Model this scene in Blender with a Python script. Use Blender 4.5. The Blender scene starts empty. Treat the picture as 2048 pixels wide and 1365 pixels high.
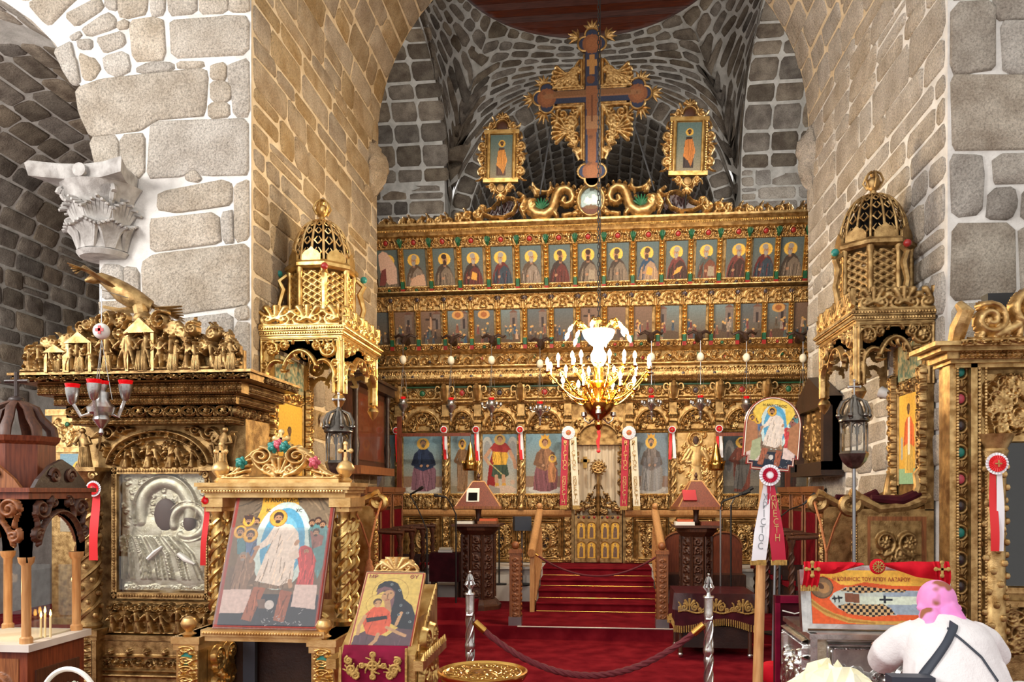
import bpy, bmesh, math, random
import numpy as np
from mathutils import Vector, Matrix
R = math.radians
PI = math.pi
rnd = random.Random(7)
SC = bpy.context.scene
COL = SC.collection

# ------------------------------------------------------------------ camera
F, CX, HY, EYE = 1600.0,1024.0,985.0,1.7       # focal length in pixels, centre column, eye level row, eye height
PSI = math.atan(171 / 1600)
CS, SN = math.cos(PSI), math.sin(PSI)
cam = bpy.data.cameras.new('camera')
cam.sensor_width = 36.0
cam.lens = F / 2048 * 36.0
cam.shift_y = (HY - 682.5) / 2048
cam.clip_start = 0.05
cam.clip_end = 200
camo = bpy.data.objects.new('camera', cam)
camo.location = (0,0, EYE)
camo.rotation_euler = (PI / 2,0, PSI)
COL.objects.link(camo)
SC.camera = camo

# ------------------------------------------------------------------ light
world = bpy.data.worlds.new('world')
SC.world = world
world.use_nodes = True
bg = world.node_tree.nodes['Background']
bg.inputs[0].default_value = (1.0,0.97,0.93,1)
bg.inputs[1].default_value = 0.68

def light(name, kind, loc, aim, power, color, size=1.0, sy=None, spot=60, blend=0.6):
 l = bpy.data.lights.new(name, kind)
 l.energy = power
 l.color = color
 if kind == 'AREA':
  l.size = size
  if sy:
   l.shape = 'RECTANGLE'
   l.size_y = sy
 else:
  l.shadow_soft_size = size
 if kind == 'SPOT':
  l.spot_size = R(spot)
  l.spot_blend = blend
 o = bpy.data.objects.new(name, l)
 o.location = loc
 d = Vector(aim) - Vector(loc)
 o.rotation_euler = d.to_track_quat('-Z', 'Y').to_euler()
 COL.objects.link(o)
 return o

WHITE, WARM = (1.0,0.97,0.94),(1.0,0.74,0.42)
# tall windows of the west end and the south aisle behind the camera
light('west_window_light', 'AREA', (-1.5,-5.0,6.0),(-1.0,8.0,3.2),230, WHITE, 4.0,3.0)
light('south_window_light', 'AREA', (-7.0,1.2,5.2),(3.0,8.6,3.6),420, WHITE, 2.0,2.6)
# fill lights added out of view in the side arms to brighten the domed bay
light('arm_fill_light', 'AREA', (-4.4,13.2,7.0),(0.5,13.8,8.2),80, WHITE, 1.4,2.0)
light('arm_fill_light', 'AREA', (4.2,13.2,7.0),(-0.5,13.8,8.2),105, WHITE, 1.4,2.0)
light('aisle_fill_light', 'AREA', (-7.4,5.6,2.6),(-7.4,13.0,5.2),110, WHITE, 1.2,2.0)  # unseen fill light added to lift the dim aisle vault
# warm spotlights of the church
light('pier_spotlight', 'SPOT', (1.9,6.6,2.9),(-3.1,8.6,4.2),430,(1.0,0.8,0.54),0.06, spot=75, blend=0.9)
light('screen_spotlight', 'SPOT', (-2.2,8.0,6.6),(0.6,12.3,3.6),560,(1.0,0.92,0.8),0.1, spot=85, blend=0.9)
light('screen_spotlight', 'SPOT', (2.0,8.0,6.6),(-0.4,12.3,3.4),560,(1.0,0.92,0.8),0.1, spot=85, blend=0.9)

SC.view_settings.view_transform = 'Standard'
SC.view_settings.look = 'None'
SC.view_settings.gamma = 1.0
SC.view_settings.use_curve_mapping = False
SC.view_settings.exposure = 0.45

# ------------------------------------------------------------------ measuring the photograph
def _dirs(px):
 u = (px - CX) / F
 return u * CS - SN, u * SN + CS            # X and Y travelled per unit of depth
def at(px, py, Y):                             # the point of the plane Y = const seen at a pixel
 ax, ay = _dirs(px)
 d = Y / ay
 return Vector((ax * d, Y, EYE + (HY - py) * d / F))
def atX(px, py, X):
 ax, ay = _dirs(px)
 d = X / ax
 return Vector((X, ay * d, EYE + (HY - py) * d / F))
def atd(px, py, d):
 ax, ay = _dirs(px)
 return Vector((ax * d, ay * d, EYE + (HY - py) * d / F))

# ------------------------------------------------------------------ materials
def lin(c):
 return tuple(((v / 12.92) if v <= 0.04045 else ((v + 0.055) / 1.055) ** 2.4) for v in c[:3])
def rgb(r, g, b):
 return lin((r / 255, g / 255, b / 255))
M = {}
def mat(name, col, rough=0.5, metal=0.0, col2=None, nscale=8.0, bump=0.0, bscale=30.0, spec=0.5, trans=0.0,
  emit=None, estr=0.0, rand=0.0, speck=0.0, alpha=1.0, sheen=0.0, stretch=None, detail=4.0, coat=0.0, bdist=0.02):
 m = bpy.data.materials.new(name)
 m.use_nodes = True
 nt = m.node_tree
 b = nt.nodes['Principled BSDF']
 N, L = nt.nodes, nt.links
 b.inputs['Roughness'].default_value = rough
 b.inputs['Metallic'].default_value = metal
 b.inputs['Specular IOR Level'].default_value = spec
 b.inputs['Transmission Weight'].default_value = trans
 b.inputs['Alpha'].default_value = alpha
 b.inputs['Coat Weight'].default_value = coat
 if sheen:
  b.inputs['Sheen Weight'].default_value = sheen
  b.inputs['Sheen Roughness'].default_value = 0.4
  b.inputs['Sheen Tint'].default_value = (*col, 1)
 tc = N.new('ShaderNodeTexCoord')
 vec = tc.outputs['Object']
 if stretch:
  mp = N.new('ShaderNodeMapping')
  mp.inputs['Scale'].default_value = stretch
  L.new(vec, mp.inputs[0])
  vec = mp.outputs[0]
 if rand:
  oi0 = N.new('ShaderNodeObjectInfo')
  ml = N.new('ShaderNodeMath'); ml.operation = 'MULTIPLY'; ml.inputs[1].default_value = 37.0
  L.new(oi0.outputs['Random'], ml.inputs[0])
  va = N.new('ShaderNodeVectorMath'); va.operation = 'ADD'
  L.new(vec, va.inputs[0]); L.new(ml.outputs[0], va.inputs[1])
  vec = va.outputs[0]
 src = None
 if col2 is not None:
  n = N.new('ShaderNodeTexNoise')
  n.inputs['Scale'].default_value = nscale
  n.inputs['Detail'].default_value = detail
  L.new(vec, n.inputs['Vector'])
  cr = N.new('ShaderNodeValToRGB')
  cr.color_ramp.elements[0].position = 0.35
  cr.color_ramp.elements[1].position = 0.65
  cr.color_ramp.elements[0].color = (*col, 1)
  cr.color_ramp.elements[1].color = (*col2,1)
  L.new(n.outputs[0], cr.inputs[0])
  src = cr.outputs[0]
 if rand:
  oi = N.new('ShaderNodeObjectInfo')
  hs = N.new('ShaderNodeHueSaturation')
  if src is None:
   hs.inputs['Color'].default_value = (*col, 1)
  else:
   L.new(src, hs.inputs['Color'])
  mr = N.new('ShaderNodeMapRange')
  mr.inputs[3].default_value = 1 - rand
  mr.inputs[4].default_value = 1 + rand * 0.7
  L.new(oi.outputs['Random'], mr.inputs[0])
  L.new(mr.outputs[0], hs.inputs['Value'])
  m2 = N.new('ShaderNodeMath'); m2.operation = 'MULTIPLY'; m2.inputs[1].default_value = 7.13
  L.new(oi.outputs['Random'], m2.inputs[0])
  fr = N.new('ShaderNodeMath'); fr.operation = 'FRACT'
  L.new(m2.outputs[0], fr.inputs[0])
  mr2 = N.new('ShaderNodeMapRange')
  mr2.inputs[3].default_value = 0.7
  mr2.inputs[4].default_value = 1.2
  L.new(fr.outputs[0], mr2.inputs[0])
  L.new(mr2.outputs[0], hs.inputs['Saturation'])
  src = hs.outputs[0]
 if speck:                                # dark pits of weathered stone
  sp = N.new('ShaderNodeTexNoise')
  sp.inputs['Scale'].default_value = 60.0
  sp.inputs['Detail'].default_value = 6.0
  sp.inputs['Roughness'].default_value = 0.75
  L.new(vec, sp.inputs['Vector'])
  sr = N.new('ShaderNodeMapRange')
  sr.inputs[1].default_value, sr.inputs[2].default_value, sr.inputs[3].default_value, sr.inputs[4].default_value = 0.3,0.58,1 - speck, 1.08
  L.new(sp.outputs[0], sr.inputs[0])
  sm = N.new('ShaderNodeVectorMath'); sm.operation = 'SCALE'
  L.new(src, sm.inputs[0]); L.new(sr.outputs[0], sm.inputs['Scale'])
  src = sm.outputs[0]
 if src is not None:
  L.new(src, b.inputs['Base Color'])
 else:
  b.inputs['Base Color'].default_value = (*col, 1)
 if bump:
  bp = N.new('ShaderNodeBump')
  bp.inputs['Strength'].default_value = bump
  bp.inputs['Distance'].default_value = bdist
  t = N.new('ShaderNodeTexNoise')
  t.inputs['Scale'].default_value = bscale
  t.inputs['Detail'].default_value = 6.0
  t.inputs['Roughness'].default_value = 0.7
  L.new(vec, t.inputs['Vector'])
  L.new(t.outputs[0], bp.inputs['Height'])
  L.new(bp.outputs[0], b.inputs['Normal'])
 if emit is not None:
  b.inputs['Emission Color'].default_value = (*emit, 1)
  b.inputs['Emission Strength'].default_value = estr
 M[name] = m
 return m

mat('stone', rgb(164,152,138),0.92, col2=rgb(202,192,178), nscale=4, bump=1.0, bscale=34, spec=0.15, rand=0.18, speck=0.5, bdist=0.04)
mat('stone_warm_lit', rgb(180,154,120),0.92, col2=rgb(208,186,154), nscale=4, bump=1.0, bscale=30, spec=0.15, rand=0.14, speck=0.5, bdist=0.04)  # yellow of the warm light mixed into the stone's base colour
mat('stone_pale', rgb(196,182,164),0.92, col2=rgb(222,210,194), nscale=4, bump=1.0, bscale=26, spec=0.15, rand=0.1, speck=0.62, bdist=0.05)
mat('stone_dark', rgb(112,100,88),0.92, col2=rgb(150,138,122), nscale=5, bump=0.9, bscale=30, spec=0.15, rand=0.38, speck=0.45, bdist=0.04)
mat('mortar', rgb(204,200,194),0.95, col2=rgb(228,224,218), nscale=7, bump=0.6, bscale=40, spec=0.1)
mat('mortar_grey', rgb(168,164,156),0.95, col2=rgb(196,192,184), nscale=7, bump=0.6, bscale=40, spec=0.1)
mat('mortar_warm_lit', rgb(206,184,150),0.95, col2=rgb(226,208,178), nscale=7, bump=0.6, bscale=40, spec=0.1)  # mortar tinted with the same warm light
mat('marble', rgb(190,180,168),0.45, col2=rgb(214,206,196), nscale=3)
mat('capital_stone', rgb(142,137,132),0.8, col2=rgb(184,180,175), nscale=9, bump=0.5, bscale=50, spec=0.2)
mat('gold', rgb(214,180,122),0.32,0.82, col2=rgb(150,114,66), nscale=16, bump=0.25, bscale=90)
mat('gold_dark', rgb(190,157,104),0.34,0.82, col2=rgb(122,92,54), nscale=14, bump=0.3, bscale=80)
mat('gold_bright', rgb(226,192,124),0.28,0.85, col2=rgb(178,136,72), nscale=12, bump=0.15, bscale=80)
mat('gold_pale', rgb(226,192,132),0.36,0.7, col2=rgb(190,148,88), nscale=10, bump=0.15, bscale=80)
mat('gold_cloth', rgb(196,160,88),0.6,0.3, col2=rgb(150,116,58), nscale=60)
mat('silver', rgb(216,214,210),0.24,0.95, col2=rgb(176,174,172), nscale=14, bump=0.12, bscale=70)
mat('silver_warm', rgb(212,204,182),0.34,0.7, col2=rgb(174,162,134), nscale=16, bump=0.25, bscale=90)
mat('silver_dark', rgb(140,134,126),0.28,0.9, col2=rgb(90,84,78), nscale=14)
mat('brass', rgb(206,160,84),0.22,1.0)
mat('wood', rgb(150,92,50),0.45, col2=rgb(112,64,32), nscale=5, stretch=(14,14,1.5), bump=0.1, bscale=40)
mat('wood_light', rgb(206,156,100),0.45, col2=rgb(184,130,78), nscale=5, stretch=(12,12,1.5))
mat('wood_dark', rgb(88,50,30),0.42, col2=rgb(60,32,20), nscale=5, stretch=(14,14,1.5), bump=0.2, bscale=40)
mat('wood_red', rgb(128,62,34),0.4, col2=rgb(96,42,22), nscale=5, stretch=(14,14,1.5), bump=0.15, bscale=40)
mat('wood_black', rgb(52,32,24),0.4, col2=rgb(34,20,16), nscale=6, bump=0.2, bscale=40)
mat('ceiling_wood', rgb(104,46,26),0.3, col2=rgb(66,26,16), nscale=3, stretch=(1.2,16,16), rand=0.25)
mat('carpet', rgb(136,30,40),0.95, col2=rgb(104,14,26), nscale=5, bump=0.6, bscale=240, spec=0.05)
mat('velvet_red', rgb(112,12,26),0.8, col2=rgb(84,6,16), nscale=9, spec=0.1, sheen=0.4)
mat('velvet_bright', rgb(206,22,40),0.75, col2=rgb(180,12,30), nscale=9, spec=0.15, sheen=0.3)
mat('velvet_dark', rgb(72,20,28),0.75, col2=rgb(52,12,20), nscale=9, spec=0.15, sheen=0.2)
mat('crimson', rgb(128,12,50),0.7, col2=rgb(104,6,38), nscale=9, spec=0.15, sheen=0.3)
mat('ribbon_red', rgb(222,40,44),0.5)
mat('ribbon_deep', rgb(184,24,56),0.5, sheen=0.2)
mat('ribbon_white', rgb(236,234,238),0.5)
mat('ribbon_cream', rgb(236,226,200),0.6)
mat('rope', rgb(96,24,32),0.8, sheen=0.3)
mat('rope_gold', rgb(196,130,80),0.8, col2=rgb(150,84,50), nscale=120)
mat('white_enamel', rgb(238,236,230),0.35, col2=rgb(222,218,208), nscale=10)
mat('egg', rgb(232,222,196),0.5, col2=rgb(214,200,170), nscale=10)
mat('black', rgb(26,25,26),0.5)
mat('speaker_grey', rgb(44,50,62),0.55, bump=0.2, bscale=200)
mat('grey_metal', rgb(150,152,156),0.3,0.8)
mat('green_paint', rgb(34,96,62),0.4, col2=rgb(24,76,50), nscale=20)
mat('teal', rgb(28,122,112),0.4)
mat('red_paint', rgb(150,36,34),0.35)
mat('pink_paint', rgb(188,76,92),0.4)
mat('gem_dark', rgb(60,48,50),0.2)
mat('lattice_dark', rgb(62,36,34),0.3)
mat('red_glass', rgb(200,14,26),0.1, trans=0.5, emit=rgb(220,20,24), estr=0.25)
mat('void', rgb(16,12,11),0.9, spec=0.1)
mat('candle_wax', rgb(240,214,158),0.5)
mat('flame', rgb(255,190,90),0.5, emit=rgb(255,176,70), estr=14)
mat('bulb', rgb(255,240,210),0.3, emit=rgb(255,222,164), estr=26)
mat('bulb_tube', rgb(250,240,220),0.5, emit=rgb(255,224,176), estr=0.8)
mat('opal', rgb(255,246,226),0.3, emit=rgb(255,232,190), estr=5.5)
mat('paper', rgb(232,228,218),0.8)
mat('book_red', rgb(176,32,40),0.5)
mat('book_orange', rgb(206,96,52),0.5)
mat('leather', rgb(52,58,70),0.5)
mat('cloth_white', rgb(236,232,232),0.85, col2=rgb(226,221,222), nscale=3, bump=0.7, bscale=7, sheen=0.2)
mat('skin', rgb(206,160,134),0.6)
mat('hair', rgb(70,46,34),0.7)
mat('bag_cream', rgb(244,236,196),0.6, col2=rgb(250,246,216), nscale=4)
mat('wicker', rgb(238,232,220),0.6)
mat('baby_breath', rgb(226,232,206),0.8)
mat('stem_green', rgb(86,112,58),0.8)
mat('icon_gold', rgb(222,176,82),0.4,0.4)
mat('icon_brown', rgb(90,62,50),0.6, col2=rgb(66,44,38), nscale=20)
mat('curtain', rgb(222,206,180),0.85, col2=rgb(206,188,160), nscale=3, stretch=(12,12,1))
mat('brocade', rgb(98,126,108),0.8, col2=rgb(202,186,140), nscale=26, detail=1)
mat('sand', rgb(210,196,168),0.9, bump=0.4, bscale=90)

def glass(name, tint=(1,1,1), fac=0.82, rough=0.02):
 m = bpy.data.materials.new(name)
 m.use_nodes = True
 nt = m.node_tree
 N, L = nt.nodes, nt.links
 N.remove(N['Principled BSDF'])
 t = N.new('ShaderNodeBsdfTransparent'); t.inputs[0].default_value = (*tint, 1)
 g = N.new('ShaderNodeBsdfGlossy'); g.inputs['Roughness'].default_value = rough
 mx = N.new('ShaderNodeMixShader'); mx.inputs[0].default_value = 1 - fac
 L.new(t.outputs[0], mx.inputs[1]); L.new(g.outputs[0], mx.inputs[2])
 L.new(mx.outputs[0], N['Material Output'].inputs[0])
 M[name] = m
glass('glass', (0.95,0.96,0.96),0.95)
glass('plastic_film', (0.93,0.92,0.92),0.9,0.12)

# paintings: colours of the paint layer are held by the mesh
def paint_mat():
 m = bpy.data.materials.new('painting')
 m.use_nodes = True
 nt = m.node_tree
 b = nt.nodes['Principled BSDF']
 a = nt.nodes.new('ShaderNodeAttribute'); a.attribute_name = 'paint'
 n = nt.nodes.new('ShaderNodeTexNoise'); n.inputs['Scale'].default_value = 45; n.inputs['Detail'].default_value = 5
 tc = nt.nodes.new('ShaderNodeTexCoord')
 nt.links.new(tc.outputs['Object'], n.inputs['Vector'])
 mr = nt.nodes.new('ShaderNodeMapRange'); mr.inputs[1].default_value = 0.3; mr.inputs[2].default_value = 0.7
 mr.inputs[3].default_value = 0.82; mr.inputs[4].default_value = 1.14
 nt.links.new(n.outputs[0], mr.inputs[0])
 hs = nt.nodes.new('ShaderNodeHueSaturation')
 nt.links.new(a.outputs['Color'], hs.inputs['Color']); nt.links.new(mr.outputs[0], hs.inputs['Value'])
 nt.links.new(hs.outputs[0], b.inputs['Base Color'])
 b.inputs['Roughness'].default_value = 0.5
 b.inputs['Specular IOR Level'].default_value = 0.25
 M['painting'] = m
paint_mat()

# ------------------------------------------------------------------ mesh building
class MB:
 def __init__(s):
  s.v, s.f = [],[]
 def add(s, vs, fs, mx=None):
  o = len(s.v)
  if mx is not None:
   vs = [mx @ Vector(v) for v in vs]
  s.v += [tuple(v) for v in vs]
  s.f += [tuple(i + o for i in f) for f in fs]
  return s
 def box(s, c, d, mx=None, taper=1.0):
  x, y, z = d[0] / 2, d[1] / 2, d[2] / 2
  t = taper
  vs = [(c[0] + a * x * (t if k > 0 else 1), c[1] + b * y * (t if k > 0 else 1), c[2] + k * z) for k in (-1,1) for b in (-1,1) for a in (-1,1)]
  return s.add(vs, [(0,2,3,1),(4,5,7,6),(0,1,5,4),(2,6,7,3),(0,4,6,2),(1,3,7,5)], mx)
 def bbox(s, lo, hi, mx=None):
  return s.box([(a + b) / 2 for a, b in zip(lo, hi)],[b - a for a, b in zip(lo, hi)], mx)
 def lathe(s, prof, n=16, c=(0,0,0), mx=None, a0=0.0, cap=True):
  vs = []
  for r, z in prof:
   for i in range(n):
    a = a0 + 2 * PI * i / n
    vs.append((c[0] + r * math.cos(a), c[1] + r * math.sin(a), c[2] + z))
  fs = []
  for k in range(len(prof) - 1):
   for i in range(n):
    j = (i + 1) % n
    fs.append((k * n + i, k * n + j, (k + 1) * n + j, (k + 1) * n + i))
  if cap:
   if prof[0][0] > 1e-4: fs.append(tuple(range(n))[::-1])
   if prof[-1][0] > 1e-4: fs.append(tuple(range((len(prof) - 1) * n, len(prof) * n)))
  return s.add(vs, fs, mx)
 def tube(s, pts, r, n=6, mx=None, closed=False, flat=1.0):
  pts = [Vector(p) for p in pts]
  m = len(pts)
  rr = r if isinstance(r, (list, tuple)) else [r] * m
  vs, up = [], None
  for i, p in enumerate(pts):
   t = (pts[(i + 1) % m] - pts[i - 1]) if closed else (pts[min(i + 1, m - 1)] - pts[max(i - 1,0)])
   if t.length < 1e-9: t = Vector((0,0,1))
   t.normalize()
   if up is None:
    up = Vector((0,0,1)) if abs(t.z) < 0.9 else Vector((0,1,0))
   sd = t.cross(up)
   if sd.length < 1e-6: sd = t.cross(Vector((1,0,0)))
   sd.normalize()
   up = sd.cross(t).normalized()
   for k in range(n):
    a = 2 * PI * k / n
    vs.append(p + sd * (math.cos(a) * rr[i]) + up * (math.sin(a) * rr[i] * flat))
  fs = []
  for i in range(m if closed else m - 1):
   j = (i + 1) % m
   for k in range(n):
    l = (k + 1) % n
    fs.append((i * n + k, i * n + l, j * n + l, j * n + k))
  if not closed:
   fs.append(tuple(range(n))[::-1])
   fs.append(tuple(range((m - 1) * n, m * n)))
  return s.add(vs, fs, mx)
 def prism(s, poly, y0, y1, mx=None):            # outline in x,z extruded along y
  n = len(poly)
  vs = [(p[0], y0, p[1]) for p in poly] + [(p[0], y1, p[1]) for p in poly]
  fs = [tuple(range(n)), tuple(range(n, 2 * n))[::-1]]
  fs += [(i, i + n, (i + 1) % n + n, (i + 1) % n) for i in range(n)]
  return s.add(vs, fs, mx)
 def ball(s, c, r, n=10, m=6, sc=(1,1,1), mx=None):
  prof = [(max(1e-5, r * math.sin(PI * k / m)),-r * math.cos(PI * k / m)) for k in range(m + 1)]
  b = MB().lathe(prof, n, cap=False)
  return s.add([(c[0] + v[0] * sc[0], c[1] + v[1] * sc[1], c[2] + v[2] * sc[2]) for v in b.v], b.f, mx)
 def mesh(s, name, smooth=40):
  me = bpy.data.meshes.new(name)
  me.from_pydata(s.v, [], s.f)
  me.validate()
  if smooth:
   me.polygons.foreach_set('use_smooth', [True] * len(me.polygons))
   me.set_sharp_from_angle(angle=R(smooth))
  me.update()
  return me
 def build(s, name, m, parent=None, loc=(0,0,0), rot=(0,0,0), smooth=40, fix=False):
  me = s.mesh(name, smooth)
  if fix:
   bm = bmesh.new(); bm.from_mesh(me)
   bmesh.ops.recalc_face_normals(bm, faces=bm.faces)
   bm.to_mesh(me); bm.free()
  return put(name, me, m, parent, loc, rot)

def put(name, me, m, parent=None, loc=(0,0,0), rot=(0,0,0), scale=(1,1,1)):
 if m is not None:
  mm = M[m] if isinstance(m, str) else m
  if not me.materials:
   me.materials.append(mm)
 o = bpy.data.objects.new(name, me)
 COL.objects.link(o)
 if m is not None and me.materials[0] != mm:
  o.material_slots[0].link = 'OBJECT'
  o.material_slots[0].material = mm
 o.location, o.rotation_euler, o.scale = loc, rot, scale
 if parent is not None:
  o.parent = parent
 return o
def tag(o, label, cat, group=None, kind=None):
 o['label'] = label
 o['category'] = cat
 if group: o['group'] = group
 if kind: o['kind'] = kind
 return o
def thing(name, label, cat, loc=(0,0,0), rz=0.0, group=None):
 o = bpy.data.objects.new(name, None)
 o.empty_display_size = 0.1
 COL.objects.link(o)
 o.location = loc
 o.rotation_euler = (0,0, rz)
 return tag(o, label, cat, group)
def struct(o, label=None):
 o['kind'] = 'structure'
 if label: o['label'] = label
 return o
def sub(name, parent, loc=(0,0,0), rot=(0,0,0)):      # an Empty that gathers the sub-parts of one part
 o = bpy.data.objects.new(name, None)
 o.empty_display_size = 0.05
 COL.objects.link(o)
 o.location, o.rotation_euler, o.parent = loc, rot, parent
 return o
def copy_tree(o, parent=None):
 c = o.copy()
 COL.objects.link(c)
 c.parent = parent
 for ch in list(o.children):
  copy_tree(ch, c)
 return c

# ------------------------------------------------------------------ carved relief: height field of strokes, cut out where nothing is carved
def spiral(cx, cy, r, turns=1.6, a0=0.0, d=1, n=26, r1=0.12):
 t = np.linspace(0,1, n)
 rr = r * (1 - (1 - r1) * t)
 a = a0 + d * turns * 2 * PI * t
 return np.stack([cx + rr * np.cos(a), cy + rr * np.sin(a)],1)
def arc(cx, cy, r, a0, a1, n=20, ry=None):
 a = np.linspace(R(a0), R(a1), n)
 return np.stack([cx + r * np.cos(a), cy + (ry or r) * np.sin(a)],1)
def seg(*p):
 return np.array(p, float)
def bez(p0, p1, p2, n=10):
 t = np.linspace(0,1, n)[:, None]
 p0, p1, p2 = map(np.array, (p0, p1, p2))
 return (1 - t) ** 2 * p0 + 2 * t * (1 - t) * p1 + t * t * p2
def S(pts, w0, w1=None, h=1.0):
 return (np.asarray(pts, float), w0, w0 if w1 is None else w1, h)
def rosette(cx, cy, r, n=6, a0=0.3, h=1.0):
 out = [S(seg((cx, cy),(cx + 1e-4, cy)), r * 0.26, h=h * 1.25)]
 for k in range(n):
  a = a0 + 2 * PI * k / n
  out.append(S(seg((cx + r * .42 * math.cos(a), cy + r * .42 * math.sin(a)),(cx + r * .72 * math.cos(a), cy + r * .72 * math.sin(a))), r * .3, r * .24, h))
 return out
def leaf(x, y, a, l, w, curl=0.5, h=0.9):
 p1 = (x + l * .5 * math.cos(a), y + l * .5 * math.sin(a))
 p2 = (x + l * math.cos(a + curl), y + l * math.sin(a + curl))
 return [S(bez((x, y), p1, p2), w, w * .25, h)]
def fan(cx, cy, r, n=7, a0=20, a1=160, w=None, h=1.0, r0=0.15):
 out = []
 for k in range(n):
  a = R(a0 + (a1 - a0) * k / max(1, n - 1))
  ww = w or r * 1.2 / n
  c, s_ = math.cos(a), math.sin(a)
  out.append(S(seg((cx + r * r0 * c, cy + r * r0 * s_),(cx + r * .62 * c, cy + r * .62 * s_),(cx + r * c, cy + r * s_)), ww * .5, ww, h))
 return out
def beadrow(x0, x1, y, n, r, h=1.0, vert=False):
 out = []
 for k in range(n):
  x = x0 + (x1 - x0) * (k + .5) / n
  p = (y, x) if vert else (x, y)
  out.append(S(seg(p, (p[0] + 1e-4, p[1])), r, h=h))
 return out
def rinceau(W, Hh, n, lw=None, ros=True, off=0):
 lw = lw or Hh * .06
 p = W / n
 x = np.linspace(-W / 2, W / 2,14 * n)
 out = [S(np.stack([x, Hh * .3 * np.sin((x + W / 2) / p * PI + off)],1), lw, h=.8)]
 for k in range(n):
  cx = -W / 2 + p * (k + .5)
  d = 1 if (k % 2 == 0) else -1
  cy = -d * Hh * .08
  r = min(p * .52, Hh * .42)
  out.append(S(spiral(cx, cy, r, 1.25,-d * PI / 2 - d * .9,-d), lw, lw * .8))
  if ros: out += rosette(cx, cy, r * .5,5, k)
  for q in (-1,1):
   out += leaf(cx + q * p * .42, d * Hh * .1 * q, d * q * 1.1 + (0 if q > 0 else PI), Hh * .34, lw * 1.5, d * .8)
   out += leaf(cx + q * p * .3,-d * Hh * .3,-d * 1.2 if q > 0 else PI + d * 1.2, Hh * .22, lw * 1.3,-d * .6)
 return out
def figure(x, y, hh, lean=0.0, arm=0.7, skirt=True, h=1.2):
 u = hh
 q = lambda a, b: (x + a * u + lean * b * u, y + b * u)
 o = [S(seg(q(0,.9), q(.005,.9)), u * .085, h=h * 1.1)]
 o += [S(seg(q(0,.78), q(0,.5)), u * .12, u * .1, h)]
 if skirt:
  o += [S(seg(q(0,.5), q(-.07,.04)), u * .1, u * .08, h * .9), S(seg(q(0,.5), q(.07,.04)), u * .1, u * .08, h * .9), S(seg(q(0,.5), q(.0,.04)), u * .1, u * .1, h * .8)]
 else:
  o += [S(seg(q(-.03,.48), q(-.09,.25), q(-.07,.02)), u * .075, u * .05, h), S(seg(q(.03,.48), q(.08,.26), q(.12,.02)), u * .075, u * .05, h)]
 o += [S(seg(q(-.12,.74), q(-.2 - .1 * arm, .55), q(-.18 + .1 * arm, .45 + .3 * arm)), u * .05, u * .04, h), S(seg(q(.12,.74), q(.22,.58), q(.12 + .2 * arm, .5)), u * .05, u * .04, h)]
 return o
def hfield(W, Hh, nx, ny, strokes, depth=0.03, base=0.0):
 xs = np.linspace(-W / 2, W / 2, nx)
 zs = np.linspace(-Hh / 2, Hh / 2, ny)
 X, Z = np.meshgrid(xs, zs)
 Hm = np.full(X.shape, base, float)
 for pts, w0, w1, h in strokes:
  n = len(pts)
  for i in range(n - 1):
   ax, az = pts[i]; bx, bz = pts[i + 1]
   wa = w0 + (w1 - w0) * i / max(1, n - 1); wb = w0 + (w1 - w0) * (i + 1) / max(1, n - 1)
   w = max(wa, wb)
   i0 = np.searchsorted(xs, min(ax, bx) - w); i1 = np.searchsorted(xs, max(ax, bx) + w)
   j0 = np.searchsorted(zs, min(az, bz) - w); j1 = np.searchsorted(zs, max(az, bz) + w)
   if i0 >= i1 or j0 >= j1: continue
   sx, sz = X[j0:j1, i0:i1], Z[j0:j1, i0:i1]
   dx, dz = bx - ax, bz - az
   L2 = dx * dx + dz * dz + 1e-12
   t = np.clip(((sx - ax) * dx + (sz - az) * dz) / L2,0,1)
   d2 = (sx - ax - t * dx) ** 2 + (sz - az - t * dz) ** 2
   ww = wa + (wb - wa) * t
   v = h * np.sqrt(np.clip(1 - d2 / (ww * ww),0,1))
   np.maximum(Hm[j0:j1, i0:i1], v, out=Hm[j0:j1, i0:i1])
 return X, Z, Hm * depth
_RM = {}
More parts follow.
